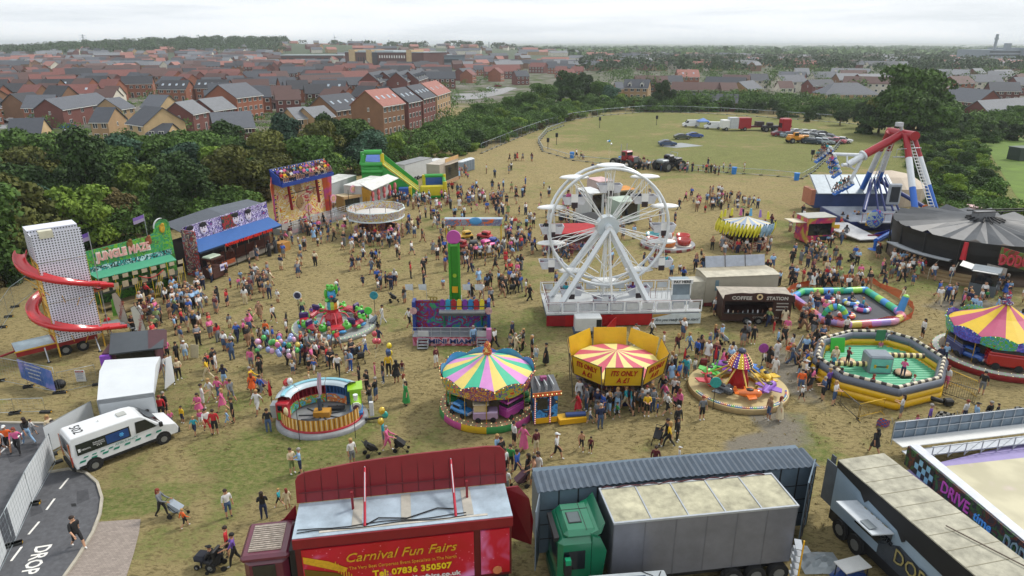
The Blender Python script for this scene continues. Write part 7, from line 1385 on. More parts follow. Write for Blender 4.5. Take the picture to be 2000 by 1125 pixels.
# --- inflatable slide
loc,rz=Vector((-17.6,103.0,0)),R(8);t=thing('inflatable_slide','tall green and yellow inflatable slide with blue top landing','inflatable slide',loc,rz);t.scale=(1.05,1.05,1.12);IG=P('#2f9a3a',.35,0,.1,spec=.6);IY=P('#c9b91f',.35,0,.1,spec=.6);IB=P('#2f55a0',.4,0,.1);mark(loc+Vector((4,-2,0)),'below the inflatable slide')
H_=6.6;mb=MB();mb.rb(-4.9,-1.9,2.2,5.6,.0,H_-1.6,IG,.4)
for z in(1.0,2.0,3.0,4.0,5.0):mb.cyl((-4.9,2.2,z),(-1.9,2.2,z),.3,IG,n=8)
mb.build('tower_body',t);mb=MB();mb.cyl((-4.4,2.4,H_-.3),(-4.9,2.4,H_-1.7),.35,IG);mb.cyl((-1.9,2.4,H_-.2),(-1.9,2.4,H_-1.7),.3,IY);mb.cyl((-4.4,2.4,H_),(-1.9,2.4,H_),.35,IG);mb.cyl((-4.9,5.3,H_-.3),(-4.9,5.3,1),.3,IG);mb.ext([(-4.3,2.6,H_-1.3),(-2.0,2.6,H_-1.5),(-2.0,5,H_-.2),(-4.3,5,H_-.2)],(0,0,.06),P('#4f6fb8',.4));mb.build('top_arch',t)
mb=MB();A_,B_2=Vector((-2.0,0,H_-1.7)),Vector((3.2,0,.9))
for y0_,y1_ in((2.5,3.6),(3.9,5.0)):mb.ext([(A_.x,y0_,A_.z),(B_2.x,y0_,B_2.z),(B_2.x,y1_,B_2.z),(A_.x,y1_,A_.z)],(0,0,.2),P('#1f7a34',.35,spec=.6))
for y in(2.2,3.75,5.3):mb.cyl((A_.x,y,A_.z+.2),(B_2.x,y,B_2.z+.2),.13,IY,n=8)
mb.ext([(A_.x,5.4,A_.z),(B_2.x,5.4,B_2.z),(B_2.x,5.4,B_2.z+1.0),(A_.x,5.4,A_.z+1.2)],(0,.15,0),IG)
mb.ext([(-2,2.25,0),(3.2,2.25,0),(3.2,2.25,.9),(-2,2.25,H_-1.8)],(0,.1,0),IG);mb.build('slide_lane',t)
mb=MB();mb.rb(3.2,7.2,2.0,5.4,0,.6,IG,.2);mb.rb(3.4,7.2,2.0,2.5,.3,1.9,IY,.2);mb.rb(6.8,7.3,2.0,5.4,.3,2.6,IG,.2);mb.b(4.2,6.8,5.0,5.3,.6,2.6,IB);mb.cyl((4.1,5.2,.4),(4.1,5.2,2.9),.3,IY);mb.cyl((7.1,5.2,.4),(7.1,5.2,2.9),.3,IY);mb.cyl((7.1,2.1,.4),(7.1,2.1,2.4),.3,IY);mb.cyl((4.1,5.2,2.7),(7.1,5.2,2.7),.28,IG);mb.build('landing',t)
mb=MB();mb.ell((-3.3,1.9,1.4),1.6,.7,1.3,P('#4a4d50',.4));mb.ell((-2.9,1.2,1.6),.28,.15,.2,WHT);mb.ell((-2.9,1.08,1.6),.12,.1,.1,BLK);mb.build('shark_head',t);mb=MB();mb.b(.3,1.7,.8,2.1,.1,1.8,IB);mb.rb(1.7,2.2,.8,1.4,0,2.0,IY,.1);mb.rb(2.2,4.2,.4,1.9,0,.9,P('#8fb0a0',.5,0,.5,3),.2);mb.build('play_steps',t)
# --- white round stall
t=thing('round_stall','white rimmed round stall with painted fruit boards and railed top','stall',(-17.3,85.0,0));mark((-17.3,81),'at the white round stall');mb=MB();mb.lathe([(3.5,2.3),(3.75,3.35),(3.7,3.4),(3.45,2.4)],[ART('fruit board art',['#8f9fae','#c9a83a','#b9bfc8','#9a6a5a','#cfd2d6'],1.6,2)],12,smooth=False);mb.build('board_ring',t)
mb=MB();mb.lathe([(3.55,2.2),(3.6,2.35),(3.45,2.35)],P('#c8d4d8',.4),24);mb.lathe([(3.72,3.36),(3.72,3.46),(3.6,3.46)],P('#c8d8d8',.4),12);mb.build('rim',t);mb=MB();mb.lathe([(3.45,2.55),(1.5,3.0),(.02,3.15)],P('#c3c0bb',.5,0,.1),16);mb.build('canopy',t)
for k in range(12):a=2*pi*k/12;mb=MB();mb.cyl((cos(a)*3.65,sin(a)*3.65,3.3),(cos(a)*3.65,sin(a)*3.65,4.1),.025,BLK,n=4);mb.build('rail_post',t)
mb=MB();mb.lathe([(2.9,0),(2.95,.95),(2.5,1.0)],ART('stall counter art',['#7a2420','#5a6a9a','#c8702a','#b9a8a0'],2.5,1.5),16);mb.lathe([(1.0,0),(1.2,2.6)],FUN,12);mb.build('counter',t)
for k in range(8):a=2*pi*k/8+.2;mb=MB();mb.cyl((cos(a)*3.2,sin(a)*3.2,0),(cos(a)*3.2,sin(a)*3.2,2.4),.05,P('#b9a05a',.5),n=5);mb.build('post',t)
# --- convoy ride
t=thing('convoy_ride','convoy car ride with long painted top board and pink jeep','ride',(-4.5,78.6,0));mark((-4.5,75),'before the convoy car ride');platform(t,3.7,.4,DECK,[P('#c9ae5a',.5)],30);mb=MB();mb.b(-3.4,3.3,-.1,.15,2.7,3.45,ART('convoy art',['#3a5a9a','#c8642a','#5a6a8a','#8a8f9a','#b8342a'],1.1,1.2));mb.b(-3.5,3.4,.15,.9,3.4,3.5,P('#9fb0c0',.4));mb.ell((.2,-.15,3.3),.75,.1,.45,P('#4f9ad0',.4),12,6);mb.build('top_board',t)
for x in(-3.3,3.2):mb=MB();mb.cyl((x,0,.4),(x,0,2.8),.08,P('#c9a82a',.4));mb.build('post',t)
for i,(a,c)in enumerate(((R(310),'#c8408a'),(R(275),'#2a2f34'),(R(240),'#8a2024'),(R(200),'#3a5a3a'),(R(340),'#2a3f8a'),(R(60),'#b03030'),(R(120),'#c9a030'))):toycar(t,cos(a)*2.4,sin(a)*2.4,.45,a+pi/2,P(c,.3,.1),'car',1.35)
# --- banana stall
t=thing('round_stall','round stall hung with yellow banana toys under pale blue striped top','stall',(28.1,79.6,0));mark((28,76),'at the banana toy stall');canopy(t,3.0,2.7,3.6,['#8f9fb8','#c9c0a0'],16);mb=MB();mb.lathe([(2.6,0),(2.7,1),(2.3,1.0)],ART('banana stall art',['#5a2a20','#8a3a2a','#b9a890','#4a2018'],2,1),16);mb.lathe([(1,0),(1.1,2.6)],DARKIN,10);mb.build('counter',t)
for k in range(8):a=2*pi*k/8;mb=MB();mb.cyl((cos(a)*2.8,sin(a)*2.8,0),(cos(a)*2.8,sin(a)*2.8,2.7),.05,P('#a08a5a',.5),n=5);mb.build('post',t)
BN=P('#c9c22a',.5,0,.12)
for k in range(26):
 a=R(165+k*7.2);r_=3.15+.1*(k%2);
 if 285<165+k*7.2<330:m_=P('#8fb0c8',.5,0,.4,5)
 else:m_=BN
 mb=MB();x,y=cos(a)*r_,sin(a)*r_;lx=-.35;mb.cyl((x,y,3.25),(x+lx*.4,y,2.6),.1,m_,r1=.22,n=6);mb.cyl((x+lx*.4,y,2.6),(x+lx,y-.05,1.85),.22,m_,r1=.07,n=6);mb.ell((x,y,3.32),.08,.08,.08,BLK,6,4);mb.build('banana_toy',t)
for k in range(8):a=R(20+k*22);mb=MB();mb.cyl((cos(a)*3,sin(a)*3,3.9),(cos(a)*3.1,sin(a)*3.1,3.0),.1,P(['#c9c22a','#8a6ab8','#5aa0c8','#b85a8a'][k%4 if k<5 else 0],.5),r1=.2,n=6);mb.build('hanging_toy',t)
# --- teacups
t=thing('teacup_ride','teacup ride with red and orange cups on a low round deck','ride',(18.8,79.5,0));mark((20,76),'by the teacup ride');platform(t,3.3,.4,P('#8a8f94',.5),[P('#a9a09a',.4),P('#8a3a44',.4)],30)
for k,c in enumerate(('#b8241c','#c8642a','#2f8a94','#b8241c','#c9702a','#a8302a')):a=R(20+60*k);mb=MB();mb.lathe([(.35,.4),(.75,.6),(.85,1.2),(.78,1.2),(.65,.65),(.02,.6)],P(c,.3,spec=.8),14,c=(cos(a)*2.1,sin(a)*2.1));mb.lathe([(.95,.42),(.9,.5),(.4,.45)],P('#c9c4b8',.4),14,c=(cos(a)*2.1,sin(a)*2.1));mb.build('teacup',t)
mb=MB();mb.lathe([(.3,.4),(.5,1),(.45,1.5),(.15,1.8)],P('#c9ced2',.3),12);mb.build('teapot',t)
# --- food vans behind the wheel
def van2(t,Ln,h,D):mb=MB();mb.ext([(.3,-.9,h+.1),(Ln-.3,-.9,h+.1),(Ln-.3,0,h-.3),(.3,0,h-.3)],(0,0,.05),P('#c9c4b8',.5));mb.build('flap',t);mb=MB();mb.b(.4,Ln-.4,-.02,0,1.2,h-.3,CG);mb.build('serving_window',t)
trailer((1150,440),(1178,437),378,4.0,'#bdc2c4','white food van with stepped roof behind the wheel','#c9cccd','food van',van2);trailer((1168,405),(1196,402),355,3.5,'#b9a8a8','pinkish white catering van farthest behind the wheel','#c9a8a8','catering van',van2)
trailer((1208,440),(1248,436),395,3.5,'#9fb0a4','pale green food trailer behind the wheel hub','#a9b8aa','food trailer',van2);trailer((1205,405),(1240,402),372,3.0,'#bfc1bd','food van with orange chips picture on its roof board','#c9852a','chip van',van2)
def gazebo(u,v,s_,h,c,lb,cat='gazebo'):
 g=G(u,v);t=thing('gazebo',lb,cat,g,.05);mb=MB();mb.lathe([(s_*1.42,h),(s_*.7,h*1.22),(.03,h*1.42)],P(c,.6,0,.1),4,R(45),R(405),smooth=False);mb.lathe([(s_*1.42,h),(s_*1.42,h-.25)],P(c,.6),4,R(45),R(405),smooth=False);mb.build('canopy',t)
 for x in(-s_,s_):
  for y in(-s_,s_):mb=MB();mb.cyl((x,y,0),(x,y,h),.035,ALU,n=4);mb.build('leg',t)
 return t
gazebo(1154,458,1.9,2.1,'#232428','black gazebo with peaked top in front of the white food vans');gazebo(1372,250,1.5,2.0,'#5a7fc0','small blue gazebo between the white vans at the back of the arena');mark(G(1150,468),'by the black gazebo');mark(G(1290,420),'right of the ferris wheel')
loc,rz,Lq=frame((1064,492),(1160,490));t=thing('prize_stall','long low prize stall with bright red roof behind the ferris wheel','stall',loc,rz);mb=MB();mb.ext([(-.2,-.8,2.3),(Lq+.2,-.8,2.3),(Lq,1.2,3.0),(0,1.2,3.0)],(0,0,.1),P('#a81a22',.45));mb.build('roof',t);mb=MB();mb.b(0,Lq,-.2,.1,.2,1.0,ART('prize stall art',['#8a2030','#3a7a9a','#c8642a','#6a4a8a','#a8a090'],2,1.5));mb.b(0,Lq,1.0,1.3,.2,2.4,P('#5a3a3a',.6));mb.build('counter',t);mark(loc+Vector((3,-2,0)),'at the red roofed stall')
# ================= SWINGING BOOSTER RIDE
t=thing('swinging_booster_ride','tall red, white and blue swinging ride with riders flung out on its arm','ride');mark(G(1690,520),'before the swinging ride');mark(G(1740,520),'by the waltzer steps')
WB,BB2,RD=P('#d0d5da',.3,0,.08),P('#1f5fb8',.3,0,.08),P('#960f20',.3,0,.08);HUB=PT(1762,262,90)
def leg3(foot,top,r=.42,name='support_leg'):
 a,b_=Vector(foot),Vector(top);mb=MB();mb.cyl(a,a.lerp(b_,.46),r*.92,BB2,n=10);mb.cyl(a.lerp(b_,.46),a.lerp(b_,.76),r*.94,WB,n=10);mb.cyl(a.lerp(b_,.76),b_,r*.94,RD,n=10);mb.build(name,t)
f1,f2=G(1793,458,1.0),G(1838,447,1.0);f3,f4=PT(1673,392,99),PT(1703,390,99);tp=HUB+Vector((.3,-1.0,0));tb=HUB+Vector((-.5,1.6,.1))
leg3(f1,tp+Vector((-.35,0,0)));leg3(f2,tp+Vector((.5,0,0)));leg3(f3,tb+Vector((-.4,0,0)),.4);leg3(f4,tb+Vector((.4,0,0)),.4)
def lad(a0_,a1_,b0_,b1_,n,name='ladder'):
 mb=MB();mb.cyl(a0_,a1_,.06,WHT,n=4);mb.cyl(b0_,b1_,.06,WHT,n=4)
 for k in range(n):mb.cyl(Vector(a0_).lerp(Vector(a1_),(k+.5)/n),Vector(b0_).lerp(Vector(b1_),(k+.5)/n),.05,WHT,n=4)
 mb.build(name,t)
lo_=(f1+f2)/2;lad(lo_+Vector((0,-.5,1.2)),tp+Vector((-.2,-.5,-.6)),lo_+Vector((.7,-.5,1.2)),tp+Vector((.3,-.5,-.6)),26);lo2=(f3+f4)/2;lad(lo2+Vector((-.3,-.5,0)),tb+Vector((-.25,-.5,-1)),lo2+Vector((.3,-.5,0)),tb+Vector((.25,-.5,-1)),18)
mb=MB();mb.cyl(HUB+Vector((-.5,2.4,0)),HUB+Vector((.5,-1.9,0)),.58,RD,n=12);mb.cyl(HUB+Vector((.5,-2.1,0)),HUB+Vector((.55,-1.8,0)),.6,RD,n=12);mb.cyl(HUB,HUB+Vector((-.5,0,1.4)),.2,ALU);mb.b(HUB.x-1,HUB.x-.2,HUB.y-.3,HUB.y+.3,HUB.z+1.0,HUB.z+1.5,P('#b9bec4',.4));mb.build('hub',t)
mb=MB();mb.b(HUB.x-2,HUB.x+1.8,HUB.y-2.6,HUB.y-2.3,HUB.z-2.6,HUB.z-2.5,ALU);mb.tube([(HUB.x+1.4,HUB.y-2.4,HUB.z-2.5),(HUB.x+1.4,HUB.y-2.4,HUB.z-1.4),(HUB.x-1.6,HUB.y-2.4,HUB.z-1.6),(HUB.x-1.6,HUB.y-2.4,HUB.z-2.5)],.05,ALU,4);mb.build('service_platform',t)
E=PT(1687,303,88.5);S3=PT(1655,322,88);mb=MB();mb.cyl(HUB,E,.52,RD,n=12);mb.build('main_arm',t);mb=MB();mb.cyl(E,S3,.42,WB,n=10);mb.cyl(E,E+(S3-E)*.08,.68,WB,n=12);mb.build('arm_end',t)
ends=[PT(1621,301,88.8),PT(1645,322,87.4),PT(1656,362,88.2)]
for k,q in enumerate(ends):mb=MB();mb.cyl(E if k!=1 else S3,q,.22,WB,n=8);mb.cyl(E.lerp(q,.5),S3,.12,WB,n=6);mb.build('spider_arm',t)
BOOST=[]
for k,(q,dv)in enumerate(((PT(1608,308,88.5),Vector((1.1,0,.95))),(PT(1628,330,87),Vector((.95,-.1,-2.0))),(PT(1646,372,88),Vector((1.5,0,.8))))):
 n_=4 if k==1 else 4
 for i in range(n_):
  f_=(i+.5)/n_-.5;p=q+dv*(f_*1.25);mb=MB();mb.at(p.x,p.y,p.z,0,0,R(-38));mb.rb(-.5,.75,-.35,.35,0,.28,P('#2f6fc8',.35),.06);mb.rb(.5,.8,-.35,.35,.1,.75,P('#cfd6dc',.35),.06);mb.cyl((-.2,-.3,.28),(-.4,-.2,.7),.05,WHT);mb.cyl((-.2,.3,.28),(-.4,.2,.7),.05,WHT);mb.build('seat',t);BOOST.append(p+Vector((-.3,-.1,.1)))
g0=G(1640,452);DB=P('#1c2f6e',.4,0,.15)
mb=MB();a=G(1580,425);mb.b(a.x+2,54.5,86,95,.2,1.25,DB);mb.b(a.x+2.1,54.4,86.1,94.9,1.251,1.3,P('#6a7280',.5,.2,.3));mb.b(a.x+3,53.5,85.2,86,1.25,1.4,P('#9aa0aa',.4,.3));mb.b(50.5,55,83,86,.1,1.6,DB);mb.b(51,54.6,84.4,85.2,1.6,1.75,WHT);mb.build('base',t)
mb=MB()
for k in range(14):x=a.x+3.2+k*.95;mb.cyl((x,85.4,1.4),(x,85.4,2.5),.035,P('#8a4a50',.5),n=4)
mb.cyl((a.x+3.2,85.4,2.5),(a.x+15.4,85.4,2.5),.035,P('#8a4a50',.5),n=4);mb.build('railing',t)
mb=MB();p=G(1668,470);mb.ext([(p.x-3.8,85.2,1.3),(p.x+.6,85.2,1.3),(p.x+3.0,81.0,.3),(p.x+.2,80.6,.3)],(0,0,.12),P('#bfc1c4',.5));mb.b(p.x-3.5,p.x-2.6,84,84.2,.3,1.5,YEL);mb.b(p.x-2.0,p.x-1.1,83.6,83.8,.3,1.5,YEL);mb.b(p.x+2.4,p.x+3.2,84,84.2,1.3,2.9,YEL);mb.build('ramp',t)
mb=MB();c=G(1717,470);mb.ell((c.x,83.5,2.3),1.1,.15,1.2,ART('shield art',['#c8402a','#3a6ac8','#a8b8b0','#1f4fb8'],1,1),14,8);mb.build('shield_sign',t)
mb=MB();fp=G(1708,487);q=Vector((50.3,83.6,1.9));mb.cyl(fp+Vector((0,0,1.0)),q,.33,BB2,n=8);mb.cyl(fp+Vector((0,0,.1)),fp+Vector((0,0,1.1)),.22,BB2);mb.cyl(fp,fp+Vector((0,0,.15)),.75,BB2,r1=.3,n=12);mb.build('outrigger',t)
mb=MB();mb.ext([(fp.x+1,81.8,.1),(50,81.8,.1),(50,81.8,2.3),(fp.x+2,81.8,.9)],(0,.1,0),P('#1f2f8a',.4));mb.b(fp.x+1,50,81.75,81.8,.1,.4,P('#5a8a2a',.5));mb.b(fp.x+1,50,81.74,81.8,.401,.75,P('#9a2a4a',.5));mb.build('side_board',t)
mb=MB();c=G(1766,462);mb.ext([(c.x,82,.8),(c.x+1.0,82,.8),(c.x+1.2,82,4.4),(c.x+.7,82,4.4),(c.x-.1,82,2.8)],(0,.1,0),ART('flame board',['#a81a2a','#c8621a','#c9b02a'],.35,.5,soft=True));mb.build('flame_board',t)
mb=MB();a2=PT(1580,386,99);mb.ext([(a2.x,96.6,2.7),(a2.x+11.5,96.6,2.7),(a2.x+11.5,100,4.8),(a2.x,100,4.8)],(0,0,.1),P('#93a1ac',.4,.1,.2));mb.b(a2.x,a2.x+11.5,97,100,.6,2.65,P('#2f4474',.5,0,.3,.6));mb.b(a2.x-.6,a2.x,97,100,1,3.2,P('#a86a50',.6));
for k in range(6):mb.cyl((a2.x+k*2.2+.1,96.6,2.85),(a2.x+k*2.2+.1,100,4.95),.05,ALU,n=4)
mb.build('generator_trailer',t)
mb=MB()
for s_ in(-1,1):mb.cyl((lo2.x+s_*.5,97,4.6),(lo2.x+s_*4.5,90,1.8),.28,DB,n=6)
for x in(-1.5,-.5,.6,1.4):mb.cyl((lo2.x+x,92,1.3),(lo2.x+x*.5,96,5.2),.14,DB,n=6)
mb.build('frame',t);mb=MB();c=PT(1746,380,91);mb.rb(c.x-.9,c.x+.9,90.8,91.2,c.z-1.4,c.z+1.5,P('#a9b0b8',.4),.3);mb.rb(c.x-.6,c.x+.6,90.7,90.85,c.z-1.0,c.z+1.1,P('#2a3038',.4),.2);mb.build('spare_gondola',t)
t=thing('half_round_tent','pale beige half round tent behind the swinging ride','tent',(*G(1730,390).xy,0));mb=MB();mb.lathe([(5.2,0),(5.2,2.6),(3.0,4.0),(.02,4.6)],P('#b8aa98',.7,0,.1),12,smooth=False);mb.build('canopy',t)
loc,rz,Lk=frame((1583,478),(1624,476));t=thing('pay_kiosk','square pay kiosk in green, yellow and purple left of the swinging ride','kiosk',loc,rz);mark(loc+Vector((-1,-1.5,0)),'by the colourful pay kiosk');KA=ART('kiosk rainbow art',['#3a8a5a','#b8a83a','#b8325a','#7a2a7a','#c8602a'],.45,.6,soft=True);mb=MB();mb.b(-.8,Lk,0,2.4,.3,1.1,KA);mb.b(-.8,-.6,0,2.4,1.1,2.6,KA);mb.b(Lk-.3,Lk,0,2.4,1.1,2.6,KA);mb.b(-.8,Lk,0,2.4,2.6,3.3,KA);mb.b(-.6,Lk-.3,.1,2.3,1.1,2.6,CG);mb.b(.6,Lk-.5,-.03,-.001,.5,1.0,P('#16324a',.4));mb.build('body',t);mb=MB();mb.b(-.9,Lk+.1,-.1,2.5,3.301,3.38,P('#a8a8a0',.5));mb.ext([(-.8,.2,2.7),(-.8,2.2,2.7),(-2.6,2.2,2.8),(-2.6,.2,2.8)],(0,0,.06),P('#c9c0a8',.6));mb.build('roof',t)
# ================= WALTZER
wc=Vector((52.0,73.2,0));Rz=8.9;t=thing('waltzer','big round black waltzer with ribbed grey tent roof and wooden steps','waltzer',wc);mark(wc+Vector((-9,-6,0)),'before the black waltzer');TG=P('#404449',.5,.1,.3,1.0);BK=P('#101113',.5,0,.15)
mb=MB();N_=48;vs=[(0,0,4.9)];
for k in range(N_):a=2*pi*k/N_;z=4.1+(.3 if k%2 else-.2)+.15*sin(k*1.9);vs+=[(cos(a)*Rz*.5,sin(a)*Rz*.5,4.5+(.12 if k%2 else-.05)),(cos(a)*Rz,sin(a)*Rz,z)]
fs=[];
for k in range(N_):j=(k+1)%N_;fs+=[(0,1+2*k,1+2*j),(1+2*k,2+2*k,2+2*j,1+2*j)]
mb.add(vs,fs,TG);mb.build('tent_roof',t)
mb=MB();mb.lathe([(Rz*.985,1.6),(Rz,3.6),(Rz*1.01,4.2)],BK,48,R(-20),R(-200));mb.lathe([(Rz*1.0,2.9),(Rz*1.0,4.2)],BK,48,R(160),R(340));mb.build('side_wall',t)
mb=MB();mb.lathe([(Rz*.95,1.7),(Rz*1.12,2.0),(Rz*1.13,2.15),(Rz*.95,2.0)],P('#8a8f94',.4,.1),14,R(176),R(222));mb.build('flared_rim',t)
mb=MB();mb.lathe([(.02,.9),(Rz*.9,.9),(Rz*1.0,.5),(Rz*1.0,0)],P('#4a3a2c',.7,0,.2),40);mb.build('deck',t)
for k in range(16):a=2*pi*k/16;mb=MB();mb.cyl((cos(a)*Rz,sin(a)*Rz,0),(cos(a)*Rz,sin(a)*Rz,4.2),.1,BLK,n=6);mb.build('post',t)
for k in range(3):mb=MB();r_=Rz+.6*(k+1);mb.lathe([(r_-.62,.75-.25*k),(r_,.75-.25*k),(r_,.5-.25*k)],P('#8a7450',.7,0,.2,1.5),10,R(203),R(243));mb.build('step',t)
mb=MB()
for a in(205,215,226,240):mb=MB();ca,sa_=cos(R(a)),sin(R(a));mb.cyl((ca*Rz,sa_*Rz,1.9),(ca*(Rz+2),sa_*(Rz+2),1.1),.04,P('#b9b4a4',.5),n=4);mb.cyl((ca*(Rz+2),sa_*(Rz+2),0),(ca*(Rz+2),sa_*(Rz+2),1.1),.04,P('#b9b4a4',.5),n=4);mb.build('handrail',t)
mb=MB();mb.b(-1.2,.6,-.6,.6,4.7,5.7,P('#77797c',.5,.2));mb.cyl((-1.8,-.6,5.7),(8,0,5.9),.08,BLK);mb.cyl((-1.8,.6,5.7),(8,.8,5.9),.08,BLK)
for k in range(14):a=2*pi*k/14;mb.cyl((cos(a)*.5,sin(a)*.5,5.2),(cos(a)*1.9,sin(a)*1.9,4.85),.1,BLK,n=4)
mb.build('roof_motor',t);mb=MB();a=R(228);mb.cyl((cos(a)*Rz*1.02,sin(a)*Rz*1.02,4.1),(cos(a)*Rz*1.04,sin(a)*Rz*1.04,2.3),.2,P('#b81a2a',.6),r1=.28,n=6);mb.build('red_banner',t)
mb=MB();mb.ext([(cos(R(240))*Rz,sin(R(240))*Rz-.4,1.5),(cos(R(251))*Rz,sin(R(251))*Rz-.4,1.2),(cos(R(251))*Rz,sin(R(251))*Rz-.4,2.0),(cos(R(240))*Rz,sin(R(240))*Rz-.4,2.3)],(0,-.05,0),P('#a9a4a0',.5,0,.4,3));mb.build('notice_board',t)
mb=MB();c0=PT(1955,495,61.5)-wc;c1=PT(2030,515,60)-wc;mb.ext([c0+Vector((0,0,-.9)),c1+Vector((0,0,-1.0)),c1+Vector((0,0,.5)),c0+Vector((0,0,.6))],(0,.15,0),ART('waltzer sign art',['#a86a1a','#4a6a2a','#8a2a2a','#5a3a1a'],1.2,.6));sgn=mb.build('sign_board',t);text('DODGE CITY',1.4,P('#a03040',.4,emit=.1),t,c0.lerp(c1,.62)+Vector((.2,-.25,-.2)),rz=R(-20),width=4.6,depth=.05,off=.05)
g=G(1917,572);t=thing('pay_box','grey pay box with two white flaps beside the waltzer','pay booth',g,R(-40));mb=MB();mb.b(-1.1,1.1,-1,1,.0,1.1,P('#59626a',.4));mb.b(-1.05,1.05,-.95,.95,1.1,2.3,CG);mb.b(-1.15,1.15,-1.05,1.05,2.3,2.5,P('#8a949c',.4,.2));mb.build('body',t);mb=MB();mb.ext([(-1,-1.05,2.4),(1,-1.05,2.4),(1,-2.1,2.6),(-1,-2.1,2.6)],(0,0,.05),WHT);mb.build('flap',t);mb=MB();mb.ext([(-1.15,-1,2.4),(-1.15,1,2.4),(-2.2,1,2.6),(-2.2,-1,2.6)],(0,0,.05),WHT);mb.build('flap',t);mark(g+Vector((0,-3,0)),'near the grey pay box')
trailer((1862,425),(1935,428),416,3,'#b9b6b0','white trailer top showing behind the black waltzer roof');trailer((1890,415),(1925,418),404,2,'#c9a8a8','small red and white trailer behind the waltzer')
# ================= ARENA
fence('long mesh fence curving along the wood edge',[(940,300),(1010,270),(1062,250),(1120,234),(1178,226),(1262,219)],2.2);fence('long mesh fence along the far side of the arena',[(1262,219),(1330,220),(1420,224),(1520,231),(1640,240),(1760,252)],2.2);fence('low pedestrian barrier curving round the left end of the arena',[(1100,246),(1068,258),(1051,278),(1060,296),(1120,314),(1200,322)],1.1);fence('low pedestrian barrier along the near side of the arena',[(1200,324),(1300,330),(1420,338),(1520,345),(1565,350),(1590,335),(1625,300),(1640,282)],1.1)
for u,v,vt,lb in((1087,283,266,'left'),(1070,292,276,'lower left'),(1171,250,234,'upper left'),(1282,245,231,'upper middle'),(1605,298,288,'right'),(1585,314,300,'lower right')):g=G(u,v);t=thing('speaker_pole',f'black speaker on a stand at the {lb} of the arena','loudspeaker',g,group='arena speakers');h=ZH(g,vt);mb=MB();mb.cyl((0,0,0),(0,0,h),.07,BLK,n=5);mb.build('stand',t);mb=MB();mb.b(-.3,.3,-.25,.25,h-.2,h+.75,BLK);mb.build('speaker',t)
for u,v,lb in((1117,309,'far left of the near arena fence'),(1212,318,'below the red truck'),(1433,340,'right of the black truck'),(1555,352,'near the right corner of the arena')):g=G(u,v);t=thing('arena_bin',f'blue bin {lb}','bin',g);mb=MB();mb.cyl((0,0,0),(0,0,1.3),.42,P('#2f7fd0',.5),r1=.5,n=10);mb.build('drum',t)
sheet('wet_mat',[(1287,286),(1330,279),(1374,285),(1320,289)],.02,P('#8f9496',.6,0,.2))
def monster(u,v,rz,c,lb,truck):
 g=G(u,v);t=thing('monster_truck',lb,'monster truck',g,rz);B=P(c,.25,.1,.08,spec=.8);mb=MB();mb.b(-2.4,2.4,-.7,.7,1.15,1.45,P('#2a2c30',.5));
 if truck:mb.rb(-.6,.9,-.95,.95,1.5,3.4,B,.2);mb.rb(.9,2.5,-.75,.75,1.5,2.5,B,.2);mb.b(2.5,2.62,-.6,.6,1.4,2.5,P('#8f979c',.3,.6));mb.b(.9,.93,-.75,.75,2.55,3.2,CG);mb.b(-.3,.6,-.97,-.951,2.5,3.2,CG);mb.b(-2.3,-.7,-.9,.9,1.5,1.7,P('#3a4a4a',.5));[mb.cyl((-.7,s_*.8,2),(-.7,s_*.8,4.6),.06,ALU)for s_ in(-1,1)]
 else:mb.rb(-2.6,-.6,-.95,.95,1.6,2.3,B,.15);mb.rb(-.6,.9,-.85,.85,1.6,3.0,B,.25);mb.rb(.8,2.7,-.9,.9,1.5,2.2,P('#8a9296',.3,.2),.2);mb.b(.85,.9,-.7,.7,2.3,2.8,CG);mb.tube([(-.8,-.9,2.2),(-1.2,-.9,3.3),(-1.2,.9,3.3),(-.8,.9,2.2)],.06,ALU,5)
 mb.build('body',t)
 for x in(-1.8,1.8):
  for s_ in(-1.35,1.35):wheel(t,x,s_,.95,.85)
monster(1222,328,R(-52),'#8a1a2a','red long nosed monster truck on giant tyres',True);monster(1306,332,R(212),'#20242a','black open backed monster truck on giant tyres',False);mark(G(1290,334),'by the monster truck fence');mark(G(1450,342),'at the arena fence')
for u,v,rz,c,lb in((1303,285,.1,'#3f5274','blue grey car on the mat in the arena'),(1332,272,.1,'#4a5248','dark car nose to tail in the arena'),(1356,269,.1,'#2f4f9a','blue car end to end with the dark one in the arena')):car(u,v,rz,c,lb,None)
car(1349,248,pi*.95,'#d4d6d8','white van left of the blue gazebo in the arena',None,True);car(1392,252,pi*.95,'#cfd2d4','white van right of the blue gazebo in the arena',None,True)
t=thing('transporter','white cab transporter with red box and low trailer behind the arena','lorry',G(1410,256),R(4));mb=MB();mb.rb(0,2.2,0,2.4,.6,3.0,WHT,.2);mb.b(2.2,4.6,0,2.4,.6,3.6,P('#b9bdc2',.4));mb.build('cab',t);mb=MB();mb.b(4.6,8.2,0,2.4,.6,3.5,P('#9a1a24',.4));mb.build('box_body',t);mb=MB();mb.b(8.2,20,0,2.4,.9,1.3,P('#5a1a20',.5));mb.b(10,12,.2,2.2,1.3,2.4,P('#3a2a2a',.6));mb.build('low_bed',t);wheels(t,(1.2,6.5,13,17),2.3,.5)
t=thing('race_truck','dark stunt truck parked on the end of the low trailer','truck',G(1503,257),0);mb=MB();mb.rb(-2.2,2.2,-.9,.9,1.0,1.7,P('#1c1c22',.4),.15);mb.rb(-1,.6,-.8,.8,1.6,2.5,P('#2a2024',.4),.2);mb.build('body',t);[wheel(t,x,s_,.7,.6)for x in(-1.4,1.4)for s_ in(-1.1,1.1)]
